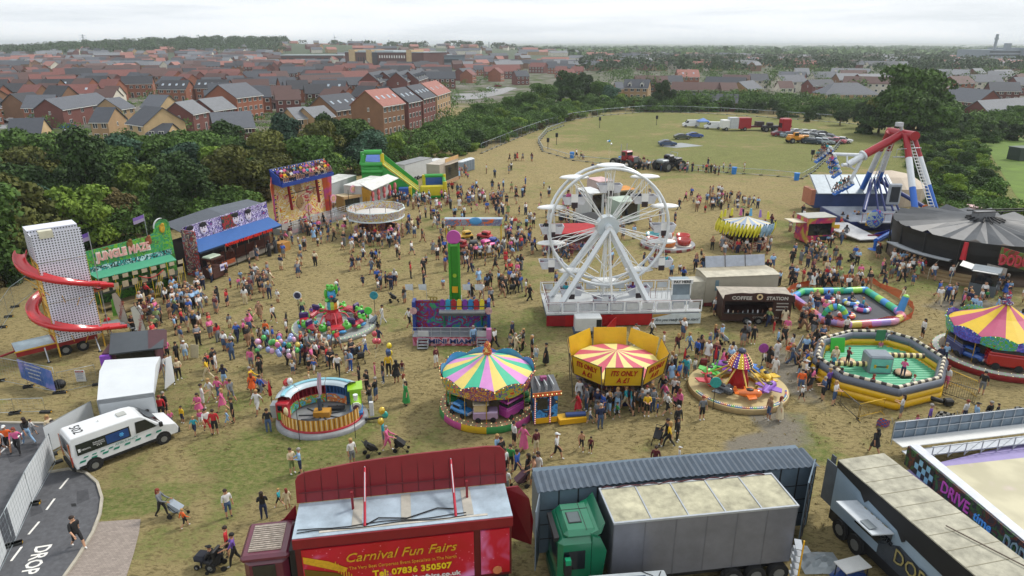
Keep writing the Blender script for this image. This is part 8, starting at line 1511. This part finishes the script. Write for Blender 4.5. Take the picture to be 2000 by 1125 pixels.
t=thing('tractor_unit','tall red lorry cab behind the rows of scrap cars','lorry cab',G(1531,264),R(185));mb=MB();mb.rb(-1.2,1.3,-1.25,1.25,.8,4.4,P('#9a1422',.3,0,.08),.25);mb.b(1.3,1.32,-1,1,2.0,3.2,CG);mb.rb(-3.5,-1.2,-1,1,.6,1.0,BLK,.05);mb.build('body',t);wheels(t,(-2.6,.6),1.1,.5)
t=thing('telehandler','yellow telehandler machine parked in front of the scrap cars','telehandler',G(1553,279),R(10));TY2=P('#c8861a',.4,0,.1);mb=MB();mb.rb(-2.2,1.8,-.8,.8,.7,1.6,TY2,.15);mb.rb(-.9,.3,-.8,0,1.5,2.6,TY2,.1);mb.b(-.85,.25,-.82,-.8,1.8,2.5,CG);mb.cyl((-2,.4,1.8),(3.6,.4,1.5),.28,TY2,n=4);mb.build('body',t);[wheel(t,x,s_,.62,.45)for x in(-1.4,1.4)for s_ in(-1,1)]
CC=['#7a1f3a','#8fa0b0','#c9ccce','#2a3038','#b9bdc2','#c9cbcc','#9aa4ac','#d0d2d4','#16181c','#3a4450','#c0c4c8','#5a5f66']
k=0;nm={'#7a1f3a':'maroon','#8fa0b0':'pale blue','#c9ccce':'silver','#2a3038':'charcoal','#b9bdc2':'light grey','#c9cbcc':'off white','#9aa4ac':'steel grey','#d0d2d4':'white','#16181c':'black','#3a4450':'slate','#c0c4c8':'pale grey','#5a5f66':'mid grey','#223344':'navy','#b8606c':'faded red','#a8b4bc':'misty blue','#6a2a34':'dark red'}
rows=[[(1522,266,'#7a1f3a'),(1540,268,'#8fa0b0'),(1556,262,'#d0d2d4'),(1573,263,'#c9ccce'),(1590,264,'#c9cbcc'),(1606,266,'#16181c')],[(1560,269,'#2a3038'),(1575,270,'#b9bdc2'),(1590,271,'#3a4450'),(1606,272,'#c0c4c8'),(1622,273,'#5a5f66')],[(1586,281,'#223344'),(1600,281,'#a8b4bc'),(1612,281.5,'#9aa4ac'),(1622,281,'#6a2a34'),(1634,280,'#b8606c'),(1646,279,'#d0d2d4')]]
for ri,row in enumerate(rows):
 for u,v,c in row:car(u,v,R(-35)if ri else R(5),c,f"{nm[c]} scrap car in the {('back', 'middle', 'front')[ri]} row at the arena corner",'scrap cars at the arena corner')
t=thing('dark_cabin','dark green cabin on the mown field at the right edge','cabin',(*G(1992,312).xy,0),.2);mb=MB();mb.rb(-2,2,-1.5,1.5,0,2.6,P('#26352f',.5),.1);mb.build('body',t);mb=MB();mb.b(-2.1,2.1,-1.6,1.6,2.6,2.7,P('#3a4a44',.5));mb.build('roof',t)
# ================= PEOPLE
SK={}
J=dict(pel=(0,0,.95,.125),spi=(0,0,1.12,.12),che=(0,0,1.34,.15),nek=(0,.01,1.5,.055),hd0=(0,-.005,1.57,.075),hd1=(0,-.01,1.66,.098),hd2=(0,0,1.73,.07))
POSES=dict(stand=((.20,0,1.12,.22,-.04,.88),(.2,0,1.12,.23,-.05,.87),(.1,0,.5,.11,.02,.07),(.1,0,.5,.11,.02,.07)),hold=((.2,-.04,1.13,.08,-.26,1.16),(.2,-.04,1.13,.07,-.26,1.14),(.1,0,.5,.12,.02,.07),(.1,0,.5,.12,.02,.07)),walk=((.2,-.1,1.14,.2,-.28,.95),(.2,.14,1.14,.22,.2,.9),(.1,.06,.5,.1,.34,.14),(.1,-.18,.52,.1,-.26,.07)),point=((.22,-.05,1.15,.2,-.2,1.38),(.21,0,1.12,.24,-.04,.88),(.1,0,.5,.14,.03,.07),(.1,-.03,.5,.1,-.02,.07)),push=((.18,-.14,1.14,.16,-.4,1.05),(.18,-.14,1.14,.16,-.4,1.05),(.1,.08,.5,.1,.3,.12),(.1,-.14,.52,.1,-.2,.07)),floor=((.2,-.1,1.15,.12,-.34,1.02),(.24,.12,1.12,.26,.22,.98),(.12,-.38,1.1,.14,-.72,.9),(.12,-.42,.98,.1,-.78,.9)),sit=((.2,-.1,1.15,.12,-.34,1.02),(.2,-.1,1.15,.12,-.34,1.02),(.12,-.42,.93,.13,-.42,.5),(.12,-.42,.93,.13,-.42,.5)))
SEG=[('pel','spi',2),('spi','che',1),('che','nek',1),('nek','hd0',0),('hd0','hd1',0),('hd1','hd2',0)]
def body_mesh(pose,hair,dress,hi):
 key=(pose,hair,dress,hi)
 if key in SK:return SK[key]
 V={k:v for k,v in J.items()};E=[(a,b_,m)for a,b_,m in SEG]
 la,ra_,ll,rl=POSES[pose]
 for s_,arm,leg,n in((-1,la,ll,'L'),(1,ra_,rl,'R')):
  V['sh'+n]=(s_*.17,0,1.41,.062);V['el'+n]=(s_*arm[0]*1.15,arm[1],arm[2],.045);V['wr'+n]=(s_*arm[3],arm[4],arm[5],.032);d=Vector(arm[3:])-Vector(arm[:3]);d.normalize();V['ha'+n]=(s_*arm[3],arm[4]+d.y*.09,arm[5]+d.z*.09,.036)
  V['hp'+n]=(s_*.09,0,.87,.095);V['kn'+n]=(s_*leg[0],leg[1],leg[2],.064);V['an'+n]=(s_*leg[3],leg[4],leg[5],.04);V['to'+n]=(s_*leg[3],leg[4]-.14,leg[5]-.03,.036)
  E+=[('che','sh'+n,1),('sh'+n,'el'+n,1),('el'+n,'wr'+n,5),('wr'+n,'ha'+n,0),('pel','hp'+n,2),('hp'+n,'kn'+n,2),('kn'+n,'an'+n,6),('an'+n,'to'+n,3)]
 ks=list(V);me=bpy.data.meshes.new('b');me.from_pydata([V[k][:3]for k in ks],[(ks.index(a),ks.index(b_))for a,b_,m in E],[]);o=bpy.data.objects.new('b',me);C.objects.link(o)
 md=o.modifiers.new('s','SKIN');sv=me.skin_vertices[0].data
 for i,k in enumerate(ks):r=V[k][3];sv[i].radius=(r,r*(.72 if k in('che','spi','pel')else 1))
 sv[0].use_root=True
 if hi:m2=o.modifiers.new('u','SUBSURF');m2.levels=1;m2.render_levels=1
 dg=bpy.context.evaluated_depsgraph_get();em=bpy.data.meshes.new_from_object(o.evaluated_get(dg));bpy.data.objects.remove(o)
 segs=[(Vector(V[a][:3]),Vector(V[b_][:3]),m,V[a][3],V[b_][3])for a,b_,m in E];mb=MB();ml=[P('#b98a6c',.6)]+[P('#%02x%02x%02x'%(i*20+20,99,99),.8)for i in range(1,7)]
 mb.v=[v.co.copy()for v in em.vertices];mb.mats=ml
 for p in em.polygons:
  c=p.center;best=min(segs,key=lambda s_:((c-(s_[0].lerp(s_[1],max(0,min(1,(c-s_[0]).dot(s_[1]-s_[0])/max(1e-6,(s_[1]-s_[0]).length_squared))))))).length-(s_[3]+s_[4])*.3);m_=best[2]
  if m_==1 and c.z>1.47 and abs(c.x)<.09:m_=0
  mb.f.append(list(p.vertices));mb.m.append(m_);mb.s.append(True)
 H=ml[4];mb.ell((0,.02,1.68),.105,.115,.105,H,8,5,-.35 if hair!='cap' else 0)
 if hair=='long':mb.ell((0,.07,1.55),.1,.07,.19,H,8,5)
 if hair=='cap':mb.ell((0,-.1,1.7),.08,.09,.02,H,6,4)
 if dress:mb.lathe([(.15,1.1),(.19,.9),(.27,.62 if dress==1 else .25)],ml[2],10,sy=.85)
 if hi:
  mb.cyl((0,-.095,1.665),(0,-.13,1.64),.014,ml[0],r1=.02,n=4);dk=P('#2a1f1c',.6)
  for s_ in(-1,1):mb.ell((s_*.035,-.1,1.675),.012,.008,.008,dk,5,3);mb.ell((s_*.1,0,1.66),.014,.022,.03,ml[0],5,3)
  mb.b(-.022,.022,-.107,-.098,1.605,1.613,P('#8a4a44',.6))
  for n in 'LR':
   w_,h_=Vector(V['wr'+n][:3]),Vector(V['ha'+n][:3]);d=(h_-w_).normalized();sd_=d.cross(Vector((0,1,.2))).normalized()
   for q in range(4):b0=h_+sd_*(q-1.5)*.018;b1=b0+d*(.05+.01*(q in(1,2)));mb.cyl(b0,b1,.009,ml[0],n=4);mb.cyl(b1,b1+d*.025+Vector((0,-.015,0)),.009,ml[0],r1=.007,n=4)
   tb_=w_.lerp(h_,.6)+sd_*.03;mb.cyl(tb_,tb_+d*.04+sd_*.03,.011,ml[0],n=4)
 for i,m_ in enumerate(mb.m):
  if m_>6:pass
 bpy.data.meshes.remove(em);SK[key]=mb;return mb
PC=dict(w='#d3d3d2',k='#1a1a1d',g='#6f7379',n='#1f2a4a',b='#2a55a8',l='#8fb3d6',t='#2a9aa8',G='#2f8a44',r='#b8202a',m='#5a1a28',p='#d0608f',P='#6a4aa0',o='#e0601f',y='#d9b020',c='#cdbf9f',s='#b98a6c',e='#7f8f5a',j='#3f5578',u='#8a6a52')
PN=dict(w='white',k='black',g='grey',n='navy',b='blue',l='light blue',t='teal',G='green',r='red',m='maroon',p='pink',P='purple',o='orange',y='yellow',c='cream',s='bare',e='olive',j='denim',u='tan')
HC=dict(d='#2a1d16',b='#a88450',g='#8f8a84',k='#121214',r='#7a3020',w='#cfd0d0');HN_=dict(d='dark',b='blond',g='grey',k='black',r='red',w='white')
SKN=['#b98a6c','#a97a5c','#c79a7c','#8a5a40']
crew=random.Random(5);USED=set();placed=0;CROWD=[]
def where(x,y):
 return min(LANDMARKS,key=lambda l:(l[0]-x)**2+(l[1]-y)**2)[2]
VERB=dict(floor='sitting',stand='standing',hold='standing',walk='walking',point='pointing',push='pushing',sit='sitting')
MC={}
def put_person(x,y,z,rz,top,bot,kind,pose,hair,hc,wh=None,sc=1.0):
 dress={'d':1,'D':2}.get(kind,0);child=kind=='c';mbx=body_mesh(pose,hair,dress,True);key=(pose,hair,dress)
 tr=kind in 'MF';skin=SKN[crew.randrange(3)]
 cols=[skin,PC[top],PC[top]if dress else PC[bot],'#d8d8d6' if crew.random()<.5 else '#26262a',HC[hc],PC[top]if(top not in 's' and crew.random()<.25)else skin,PC[bot]if tr else skin]
 if key not in MC:
  o=mbx.build('person');MC[key]=o.data
 else:o=bpy.data.objects.new('person',MC[key]);C.objects.link(o)
 for i in range(7):o.material_slots[i].link='OBJECT';o.material_slots[i].material=P(cols[i],.75,0,.12,6)
 k=(.62+crew.random()*.12)if child else(.95+crew.random()*.1);k*=sc;o.location=(x,y,z);o.rotation_euler.z=rz;o.location.z=z*(1 if pose!='floor' else k);o.scale=(k*(1.12 if child else 1.08+crew.random()*.12),k*(1.1 if child else 1.12),k)
 who='child' if child else 'person';hd=('a cap' if hair=='cap' else f"{hair} {HN_[hc]} hair");wh=wh or where(x,y)
 cl=f"{PN[top]} dress" if dress else f"{PN[top]} top, {PN[bot]} {'trousers' if tr else 'shorts'}" if top!='s' else f"bare chest, {PN[bot]} shorts"
 opts=[f"{who} in {cl} {VERB[pose]} {wh}",f"{who} in {cl}, {hd}, {VERB[pose]} {wh}",f"{who} in {cl}, {hd}, {wh}"]
 lab=next((s_ for s_ in opts if s_ not in USED and len(s_.replace(',','').split())<=16),None)
 if lab is None:lab=min(opts,key=lambda s_:len(s_.split()))
 USED.add(lab);tag(o,lab,'person','visitors at the fair');return o
NEARP="""155,1069 k k m walk s d;318,1008 g k F push l r;362,1030 o k c walk s b;461,1103 P k F push s G;447,1085 r k m stand s d;112,868 r g m stand s d;104,862 c n f stand l b;
6,885 w k m walk s g;20,882 o k m walk cap w;38,885 p k F walk l r;58,867 k l F walk l d;67,852 w g c walk s d;382,849 t n c walk s b;407,846 w r f walk l d;422,849 r k m stand s d;394,832 p w c stand l b;
215,652 r k m stand s d;329,703 p k f stand l b;348,708 k k M stand s d;364,704 w l f stand cap w;338,751 k k F stand l k;351,741 c k F hold l b;424,728 w w m stand cap n;403,723 g g c stand s b;
413,784 w c f walk l b;429,781 p j f walk l r;447,770 p w c walk s b;454,785 g g m walk s d;437,804 p p d walk l b;457,825 k k m stand s d;446,831 l l c walk l b;399,797 w w m hold s d;391,813 p c d hold l d;358,826 y n c stand s d;
326,812 k k m stand s g;336,832 p g c stand l b;318,820 r k f stand s r;493,762 y n m push s g;492,721 p g f stand l k;509,728 k k F stand l k;505,808 w w m walk s b;526,845 k j M stand s d;522,664 o k m stand s d;506,663 w k c stand s d;535,630 w k m walk s d;
715,696 w b f push cap w;685,725 l b M stand s d;741,678 n n m walk s d;748,634 w w M push s d;661,733 w k F walk l d;749,748 k j F stand l k;760,734 y k M stand s d;775,748 k l d stand l k;786,732 m g c stand l d;733,738 p p c stand cap r;
703,758 k k f hold l d;718,768 k k F hold l d;735,783 k j m hold s g;724,799 k g m hold s d;794,791 G G D stand l d;791,775 c w f stand l r;852,718 m w m point s d;925,676 l j m stand s g;949,672 k g m stand s d;
588,926 l n m hold s g;572,925 c e f hold s d;517,1014 k n M hold l d;547,990 t k c walk s b;563,994 c c c stand l r;689,908 w g m stand s b;757,880 p p m push s g;750,868 t g m stand s d;972,900 l n f walk l b;979,905 k k m stand s d;986,926 w k f stand s d;997,918 G k m stand s d;
988,968 w g m stand s k;1004,872 w k m stand s k;1023,880 p p D walk cap p;1047,886 m c m stand s d;1087,896 w k m walk cap w;1135,879 s k c walk s d;1153,885 m k c stand s d;1010,930 b n m walk s d;1042,945 s g m push s k;1050,938 w w f stand l d;1031,940 k g f stand l d;
1278,921 m k m stand s d;1325,908 w p c stand cap w;1305,874 y k F walk l b;1322,862 k k M stand s d;1300,868 k k m walk s d;1172,837 n j M stand s g;1066,713 k k D stand s k;1040,692 l k m stand s g;1047,705 w l c stand s b;1022,680 w k f push l b;
1272,662 w k M walk cap r;1295,687 w j m stand s r;1322,690 m k f walk l b;1360,702 b k m stand s d;1345,687 l j F walk l b;1408,671 l c m walk cap g;1395,672 m j f push l b;1448,672 o g c stand s b;1459,670 g k m stand s d;1470,672 k k f stand l d;
1492,713 w k c walk s b;1310,729 w k F hold l b;1325,748 b g m stand s d;1341,736 w t M stand s d;1356,728 w g c stand s d;1410,722 p p D stand l k;1416,716 r p c stand l d;1428,710 w g f stand l d;1437,705 k k c stand s d;1315,780 w n M stand s g;1297,792 p w f walk s k;1317,802 p k c stand l b;1322,842 k k M stand s g;
1370,820 g k m stand s r;1500,820 u j f stand l b;1521,822 c c D stand l r;1511,738 w w m stand s g;1515,706 w w M stand s k;1517,680 l k m stand s k;1537,708 o c f hold l r;1545,690 w p f hold l d;1510,652 r r c stand s d;1535,658 p c f stand l r;1606,669 P l c point l k;
1565,783 w k c walk cap w;1605,781 j k m hold s g;1627,791 w j f hold l b;1582,762 p n m hold s g;1570,747 w n m hold cap w;1757,817 w g f hold l d;1650,656 w k m stand s d;1652,680 m k m hold s d;1686,679 p w f stand l d;1705,683 w k m stand s d;1734,687 w c m stand cap g;1717,690 p c c stand l b;
1851,672 k k m stand s d;1859,669 g k m stand s d;1786,706 r g m hold s d;1807,712 t g f hold l b;1842,710 l n m hold cap g;1832,716 n k m hold s d;1845,759 w p f stand l r;1915,770 k g m stand s k;1880,826 w n m stand s r;1900,832 l n m stand cap l;1925,830 k k m stand s g;1943,822 k k c stand s k;1810,839 P n m stand s g;1787,840 p p c stand l r;1706,887 k k d walk l k;
1856,596 w k F stand s g;1878,606 p k f stand s d;1890,603 n n D stand l b;1905,618 l k f stand s r;1885,615 e e D stand l r;1945,612 l l D stand l d;1959,610 w k m stand s b;1925,588 G k c stand s d;1990,640 l j F stand l d;1800,660 w k f stand l k;1240,672 w g m walk s d;800,640 w k m walk s k;
448,1010 w j m stand s d;1270,628 w g m walk s d;1210,590 l k m stand cap n;1328,585 k k f sit l d;1354,560 p w f sit l b;1370,562 w k m sit s d;1310,545 l n m stand s k"""
PZ=dict(s='short',l='long',cap='cap')
near=[]
for ent in NEARP.replace('\n','').split(';'):
 if not ent.strip():continue
 p,top,bot,kd,pose,hr,hc=ent.split();u,v=map(float,p.split(','));g=G(u,v);near.append((g.x,g.y,0,top,bot,kd,pose,PZ[hr],hc if hc in HC else 'k'))
facing=lambda x,y:math.atan2(-x+crew.uniform(-30,30),y)*0
PUSH=[]
for i,(x,y,z,top,bot,kd,pose,hr,hc)in enumerate(near):
 rz=crew.uniform(0,6.28)
 if i==0:rz=R(60)
 if pose=='push':rz=[R(-70),R(90),R(200)][i%3];PUSH.append((x,y,rz))
 if pose=='sit':pose,z='floor',-.82
 put_person(x,y,z,rz,top,bot,kd,pose,hr,hc);placed+=1
 # riders
def rider(x,y,z,rz,wh,pose='sit',sc=1.0):
 global placed
 for _ in range(30):
  top,bot=crew.choice('wkgnblrpPmytc'),crew.choice('kkngjc');hr=crew.choice(['short','long','long']);hc=crew.choice('ddbrkg');kd=crew.choice('mMfF');hd=f"{hr} {HN_[hc]} hair"
  if f"{top}{bot}{hr}{hc}{wh}" not in USED:break
 USED.add(f"{top}{bot}{hr}{hc}{wh}");put_person(x,y,z,rz,top,bot,kd,pose,hr,hc,wh,sc);placed+=1
mr,mz=MIAMI;M_=mr.matrix_basis.copy()if False else Matrix.Translation(mr.location)@Matrix.Rotation(mr.rotation_euler.z,4,'Z')@Matrix.Diagonal((.92,1,.85,1))
for r_ in range(2):
 for k in range(16):
  p=M_@Vector((1.25+k*.62,2.0-.55*r_,mz+.02-.5*r_));rider(p.x,p.y,p.z,mr.rotation_euler.z,('in the blue gondola, back row','in the blue gondola, front row')[r_])
for i,p in enumerate(BOOST):rider(p.x,p.y,p.z-.3,R(-60),'on the swinging ride arm','sit')
for k in range(10):
 a=2*pi*k/10+pi/10;
 if k in(1,3,4,6,8,9):
  for dx in(-.45,.5)[:2 if k%2 else 1]:hx_,hy_=5.35+5.05*cos(a)+dx,2.4;rider(2.95+hx_*cos(.055)-hy_*sin(.055),54.1+hx_*sin(.055)+hy_*cos(.055),8.3+5.05*sin(a)-1.95-.75,crew.uniform(0,6),'in a ferris wheel car')
for u,v,z in((1625,724,1.2),(1654,712,1.2),(1762,735,1.2),(1640,752,.5),(1702,765,.5),(1780,768,.5)):g=G(u,v,z);rider(g.x,g.y,z-.05,crew.uniform(0,6),'on the green inflatable bed','hold' if z>1 else 'walk',.8)
for u,v in((1616,590),(1661,594),(1683,606)):g=G(u,v);rider(g.x,g.y,-.25,crew.uniform(0,6),'in a round inflatable boat','sit',.85)
for k in range(3):a=R(22+45*(k*2+3));rider(-15.3+cos(a)*2.3,54.2+sin(a)*2.3,.35,a+pi,'in a frog car','sit',.75)
# dense groups (u, v, du, dv, n)
CL=[(370,595,80,62,92),(300,625,45,40,22),(425,500,55,22,14),(500,560,60,55,30),(610,455,55,22,36),(560,480,35,16,12),(735,462,75,26,62),(820,398,100,13,52),(905,395,60,20,34),(900,345,40,12,14),(965,400,70,32,38),(930,497,75,20,42),(1010,475,45,38,40),(620,690,65,36,44),(700,530,120,40,14),(1205,805,75,17,34),(1130,780,14,24,8),(1300,760,26,40,14),(1390,402,90,18,46),(1230,430,80,40,22),(1110,440,50,40,24),(1275,330,75,6,46),(1390,338,60,5,18),(1480,462,38,20,26),(1450,490,45,8,14),(1600,500,45,45,42),(1620,560,100,15,42),(1790,520,55,26,30),(1570,455,40,30,22),(1780,522,40,14,22),(1560,640,40,32,16),(1580,715,30,40,34),(1880,590,55,22,16),(1010,560,38,42,28),(1100,500,60,12,18),(1160,470,60,14,18),(1480,550,40,30,16),(1000,680,40,20,8),(1440,400,60,25,14),(1010,314,20,3,8),(1140,312,12,3,6),(1700,540,60,20,12),(870,470,30,25,14),(640,640,40,20,10),(1960,560,40,25,12),(950,560,50,40,10),(1180,610,110,4,0),(480,660,60,50,16),(1370,690,40,25,8),(1660,440,20,12,10),(1850,530,50,16,12),(760,560,240,70,34),(1380,540,160,80,26),(980,390,200,50,30),(1560,600,200,90,20),(480,740,120,60,10),(850,430,200,60,22)]
dense=[]
OBST=[(-1.6,40.3,3.4),(7.25,43.1,2.9),(15.85,42.8,3.6),(-12.3,38.9,2.9),(-15.3,54.2,3.7),(-17.3,85,3.1),(-4.5,78.6,3.8),(28.1,79.6,2.8),(18.8,79.5,3.4),(52.0,73.2,9.3),(37.3,48,4.4),(-35,50.4,2.6)]
for u,v,du,dv,n in CL:
 for _ in range(int(n*.82)):
  for __ in range(6):
   a,r_=crew.uniform(0,6.28),abs(crew.gauss(0,.62));g=G(u+cos(a)*r_*du*1.15,v+sin(a)*r_*dv*1.15)
   if any((g.x-ox)**2+(g.y-oy)**2<orr**2 for ox,oy,orr in OBST):continue
   if any((g.x-q[0])**2+(g.y-q[1])**2<.16 for q in dense):continue
   dense.append((g.x,g.y));break
dense.sort(key=lambda p:p[1]);room=300-placed
for i,(x,y)in enumerate(dense):
 kd=crew.choice('mmmMffFFdcc');pose=crew.choice(['stand','stand','hold','walk','walk','point']);hr=crew.choice(['short','short','long','cap'])if kd in 'mMc' else 'long';hc=crew.choice('dddbbgkr')
 if i<room:
  wh=where(x,y)
  for _ in range(40):
   top,bot=crew.choice('wwwwkkkknggblpprmyctPGou'),crew.choice('kkknngjjcwl');kk=f"{top}{bot}{kd}{hr}{hc}{wh}"
   if kk not in USED:break
   hc=crew.choice('dbgkr')
  USED.add(kk);put_person(x,y,0,crew.uniform(0,6.28),top,bot,kd,pose,hr,hc)
 else:
  top,bot=crew.choice('wwwwwkkkkkkngggllcpjurmbew'),crew.choice('kkkknngjjgcu');CROWD.append((x,y,crew.uniform(0,6.28),top,bot,kd,pose,hr,hc))
  # the rest of the crowd, beyond the three hundred nearest
cos_,fcs,mis,matl=[],[],[],[];off=0
def mid(c):
 m_=P(c,.75,0,.12,6)
 if m_ not in matl:matl.append(m_)
 return matl.index(m_)
TMP={}
for x,y,rz,top,bot,kd,pose,hr,hc in CROWD:
 dress={'d':1}.get(kd,0);key=(pose,hr,dress)
 if key not in TMP:
  mbx=body_mesh(*key,False);v=np.array([tuple(p)for p in mbx.v]);q=[(f if len(f)==4 else(list(f)+[f[-1]]*(4-len(f))if len(f)==3 else None))for f in mbx.f];tri=[];mi_=[]
  for f,m_ in zip(mbx.f,mbx.m):
   for k in range(1,len(f)-1):tri.append((f[0],f[k],f[k+1]));mi_.append(m_)
  TMP[key]=(v,np.array(tri),np.array(mi_))
 v,tri,mi_=TMP[key];k=crew.uniform(.6,.75)if kd=='c' else crew.uniform(.95,1.05);c_,s_=cos(rz),sin(rz);vv=v*k*np.array([1.15,1.15,1]);vv=np.stack([vv[:,0]*c_-vv[:,1]*s_+x,vv[:,0]*s_+vv[:,1]*c_+y,vv[:,2]],1)
 skin=SKN[crew.randrange(3)];cm=np.array([mid(a)for a in(skin,PC[top],PC[top]if dress else PC[bot],'#26262a',HC[hc],skin,PC[bot]if kd in 'MF' else skin)]);cos_.append(vv);fcs.append(tri+off);mis.append(cm[np.minimum(mi_,6)]);off+=len(v)
me=bpy.data.meshes.new('crowd');me.from_pydata(np.concatenate(cos_).tolist(),[],np.concatenate(fcs).tolist())
for m_ in matl:me.materials.append(m_)
me.polygons.foreach_set('material_index',np.concatenate(mis).astype(np.int32));me.polygons.foreach_set('use_smooth',[True]*len(me.polygons));o=bpy.data.objects.new('crowd',me);C.objects.link(o);tag(o,'busy crowd of visitors filling the far half of the fair between the rides','crowd',kind='stuff')
# pushchairs, wheelchair, balloons, backpacks
def pram(x,y,rz,c,lb):
 t=thing('pushchair',lb,'pushchair',(x,y,0),rz,'pushchairs');mb=MB();mb.ext([(-.22,-.1,.35),(-.22,.2,.4),(-.22,.38,.9),(-.22,.3,.95),(-.22,-.25,.5)],(.44,0,0),P(c,.7));mb.build('seat',t);mb=MB();mb.lathe([(.27,-.24),(.27,.24)],P(c,.7),7,R(20),R(160));o=mb.build('hood',t,(0,.12,.72));o.rotation_euler=(0,R(90),R(0))
 mb=MB()
 for s_ in(-.24,.24):mb.tube([(s_,-.35,.12),(s_,.1,.5),(s_,.5,1.0)],.018,BLK,4);mb.cyl((s_,.35,.12),(s_,-.1,.45),.018,BLK,n=4)
 mb.cyl((-.24,.5,1.0),(.24,.5,1.0),.02,BLK);mb.build('frame',t)
 for x_,y_,r_ in((-.26,.35,.14),(.26,.35,.14),(-.24,-.38,.09),(.24,-.38,.09)):mb=MB();mb.cyl((x_-.02,y_,r_),(x_+.02,y_,r_),r_,TY,n=12);mb.build('wheel',t)
for i,(x,y,rz)in enumerate(PUSH):d=Vector((sin(rz),-cos(rz),0));pram(x+d.x*.85,y+d.y*.85,rz,['#8f9aa6','#1c1c20','#5a3a4a','#22262c'][i%4],f"{['pale grey', 'black', 'plum', 'charcoal'][i % 4]} pushchair {where(x, y)}, pushed by a person {('on its left', 'on its right', 'behind it')[i % 3]}")
for u,v,c,lb in((727,888,'#17181b','large black double pushchair below the oval train ride'),(1283,866,'#1a1b1e','black hooded pushchair on the grass below the £1 stall'),(705,708,'#2a2d33','dark pushchair at the edge of the frog ride queue'),(1372,720,'#7a1f2a','red and white pushchair by the aeroplane ride'),(1665,512,'#1a1b1e','black pushchair on the grass near the waltzer'),(770,590,'#202226','dark pushchair right of the frog ride'),(1395,606,'#2a2c30','pushchair parked left of the coffee hut'),(1000,572,'#202226','dark pushchair left of the ferris wheel')):g=G(u,v);pram(g.x,g.y,crew.uniform(0,6),c,lb)
g=G(415,1108);t=thing('powered_wheelchair','dark powered wheelchair with covered rider at the bottom of the field','wheelchair',g,R(-100));mb=MB();mb.rb(-.3,.3,-.3,.35,.35,.55,BLK,.06);mb.rb(-.3,.3,.25,.4,.5,1.15,BLK,.05);mb.rb(-.34,.34,-.75,-.1,.4,.75,P('#171a26',.8),.12);mb.build('seat',t)
for x_,y_,r_ in((-.33,.15,.26),(.33,.15,.26),(-.28,-.6,.13),(.28,-.6,.13)):mb=MB();mb.cyl((x_-.04,y_,r_),(x_+.04,y_,r_),r_,TY,n=14);mb.cyl((x_-.045,y_,r_),(x_+.045,y_,r_),r_*.5,RIM,n=10);mb.build('wheel',t)
put_person(g.x,g.y,-.42,R(-100),'k','k','M','sit','cap','k','in the powered wheelchair')
def balloons(u,v,n,hz,lb,cols,sp=.5):
 g=G(u,v);t=thing('balloon_bunch',lb,'balloons',g)
 for i in range(n):mb=MB();a=crew.uniform(0,6.28);r_=sp*crew.random()**.5;x,y,z=cos(a)*r_*1.6,sin(a)*r_,hz+crew.uniform(-.5,.6);mb.ell((x,y,z),.2,.12 if i%2 else .2,.24,P(crew.choice(cols),.2,.2,.05,spec=.9),9,6);mb.cyl((x,y,z-.24),(0,0,.9),.004,WHT,n=3,cap=False);mb.build('balloon',t)
BC=['#c86a9a','#8f9fd0','#4fae5a','#d0a0c0','#3f8fc0','#c9b04a','#b0b4c0','#9a5ab0'];balloons(548,716,38,1.7,'big bunch of foil balloons held by a seller left of the frog ride crowd',BC,1.1);balloons(760,734,4,2.1,'small yellow balloon cluster above a person by the mini miami ride',['#d9c020','#3f5a8a'],.2);balloons(735,720,3,2.3,'white and pink balloons right of the frog ride queue',['#d0d0d4','#c0505a'],.2);balloons(750,868,3,2.0,'gold and teal balloons behind the oval train ride',['#2fa8a0','#c9a830'],.2);balloons(565,810,5,2.0,'red and white balloon cluster left of the oval train ride',['#b8302a','#d0ccc8'],.25);balloons(108,880,1,1.1,'pink balloon held behind the ambulance',['#d03a9a'],.02)
balloons(1190,322,3,4.2,'blue and white balloons floating left of the red monster truck',['#4fa0d8','#d8dce0'],.5)
print('people',placed,'dense',len(dense),'crowd',len(CROWD),'marks',len(LANDMARKS))
print('objects',len(S.objects))
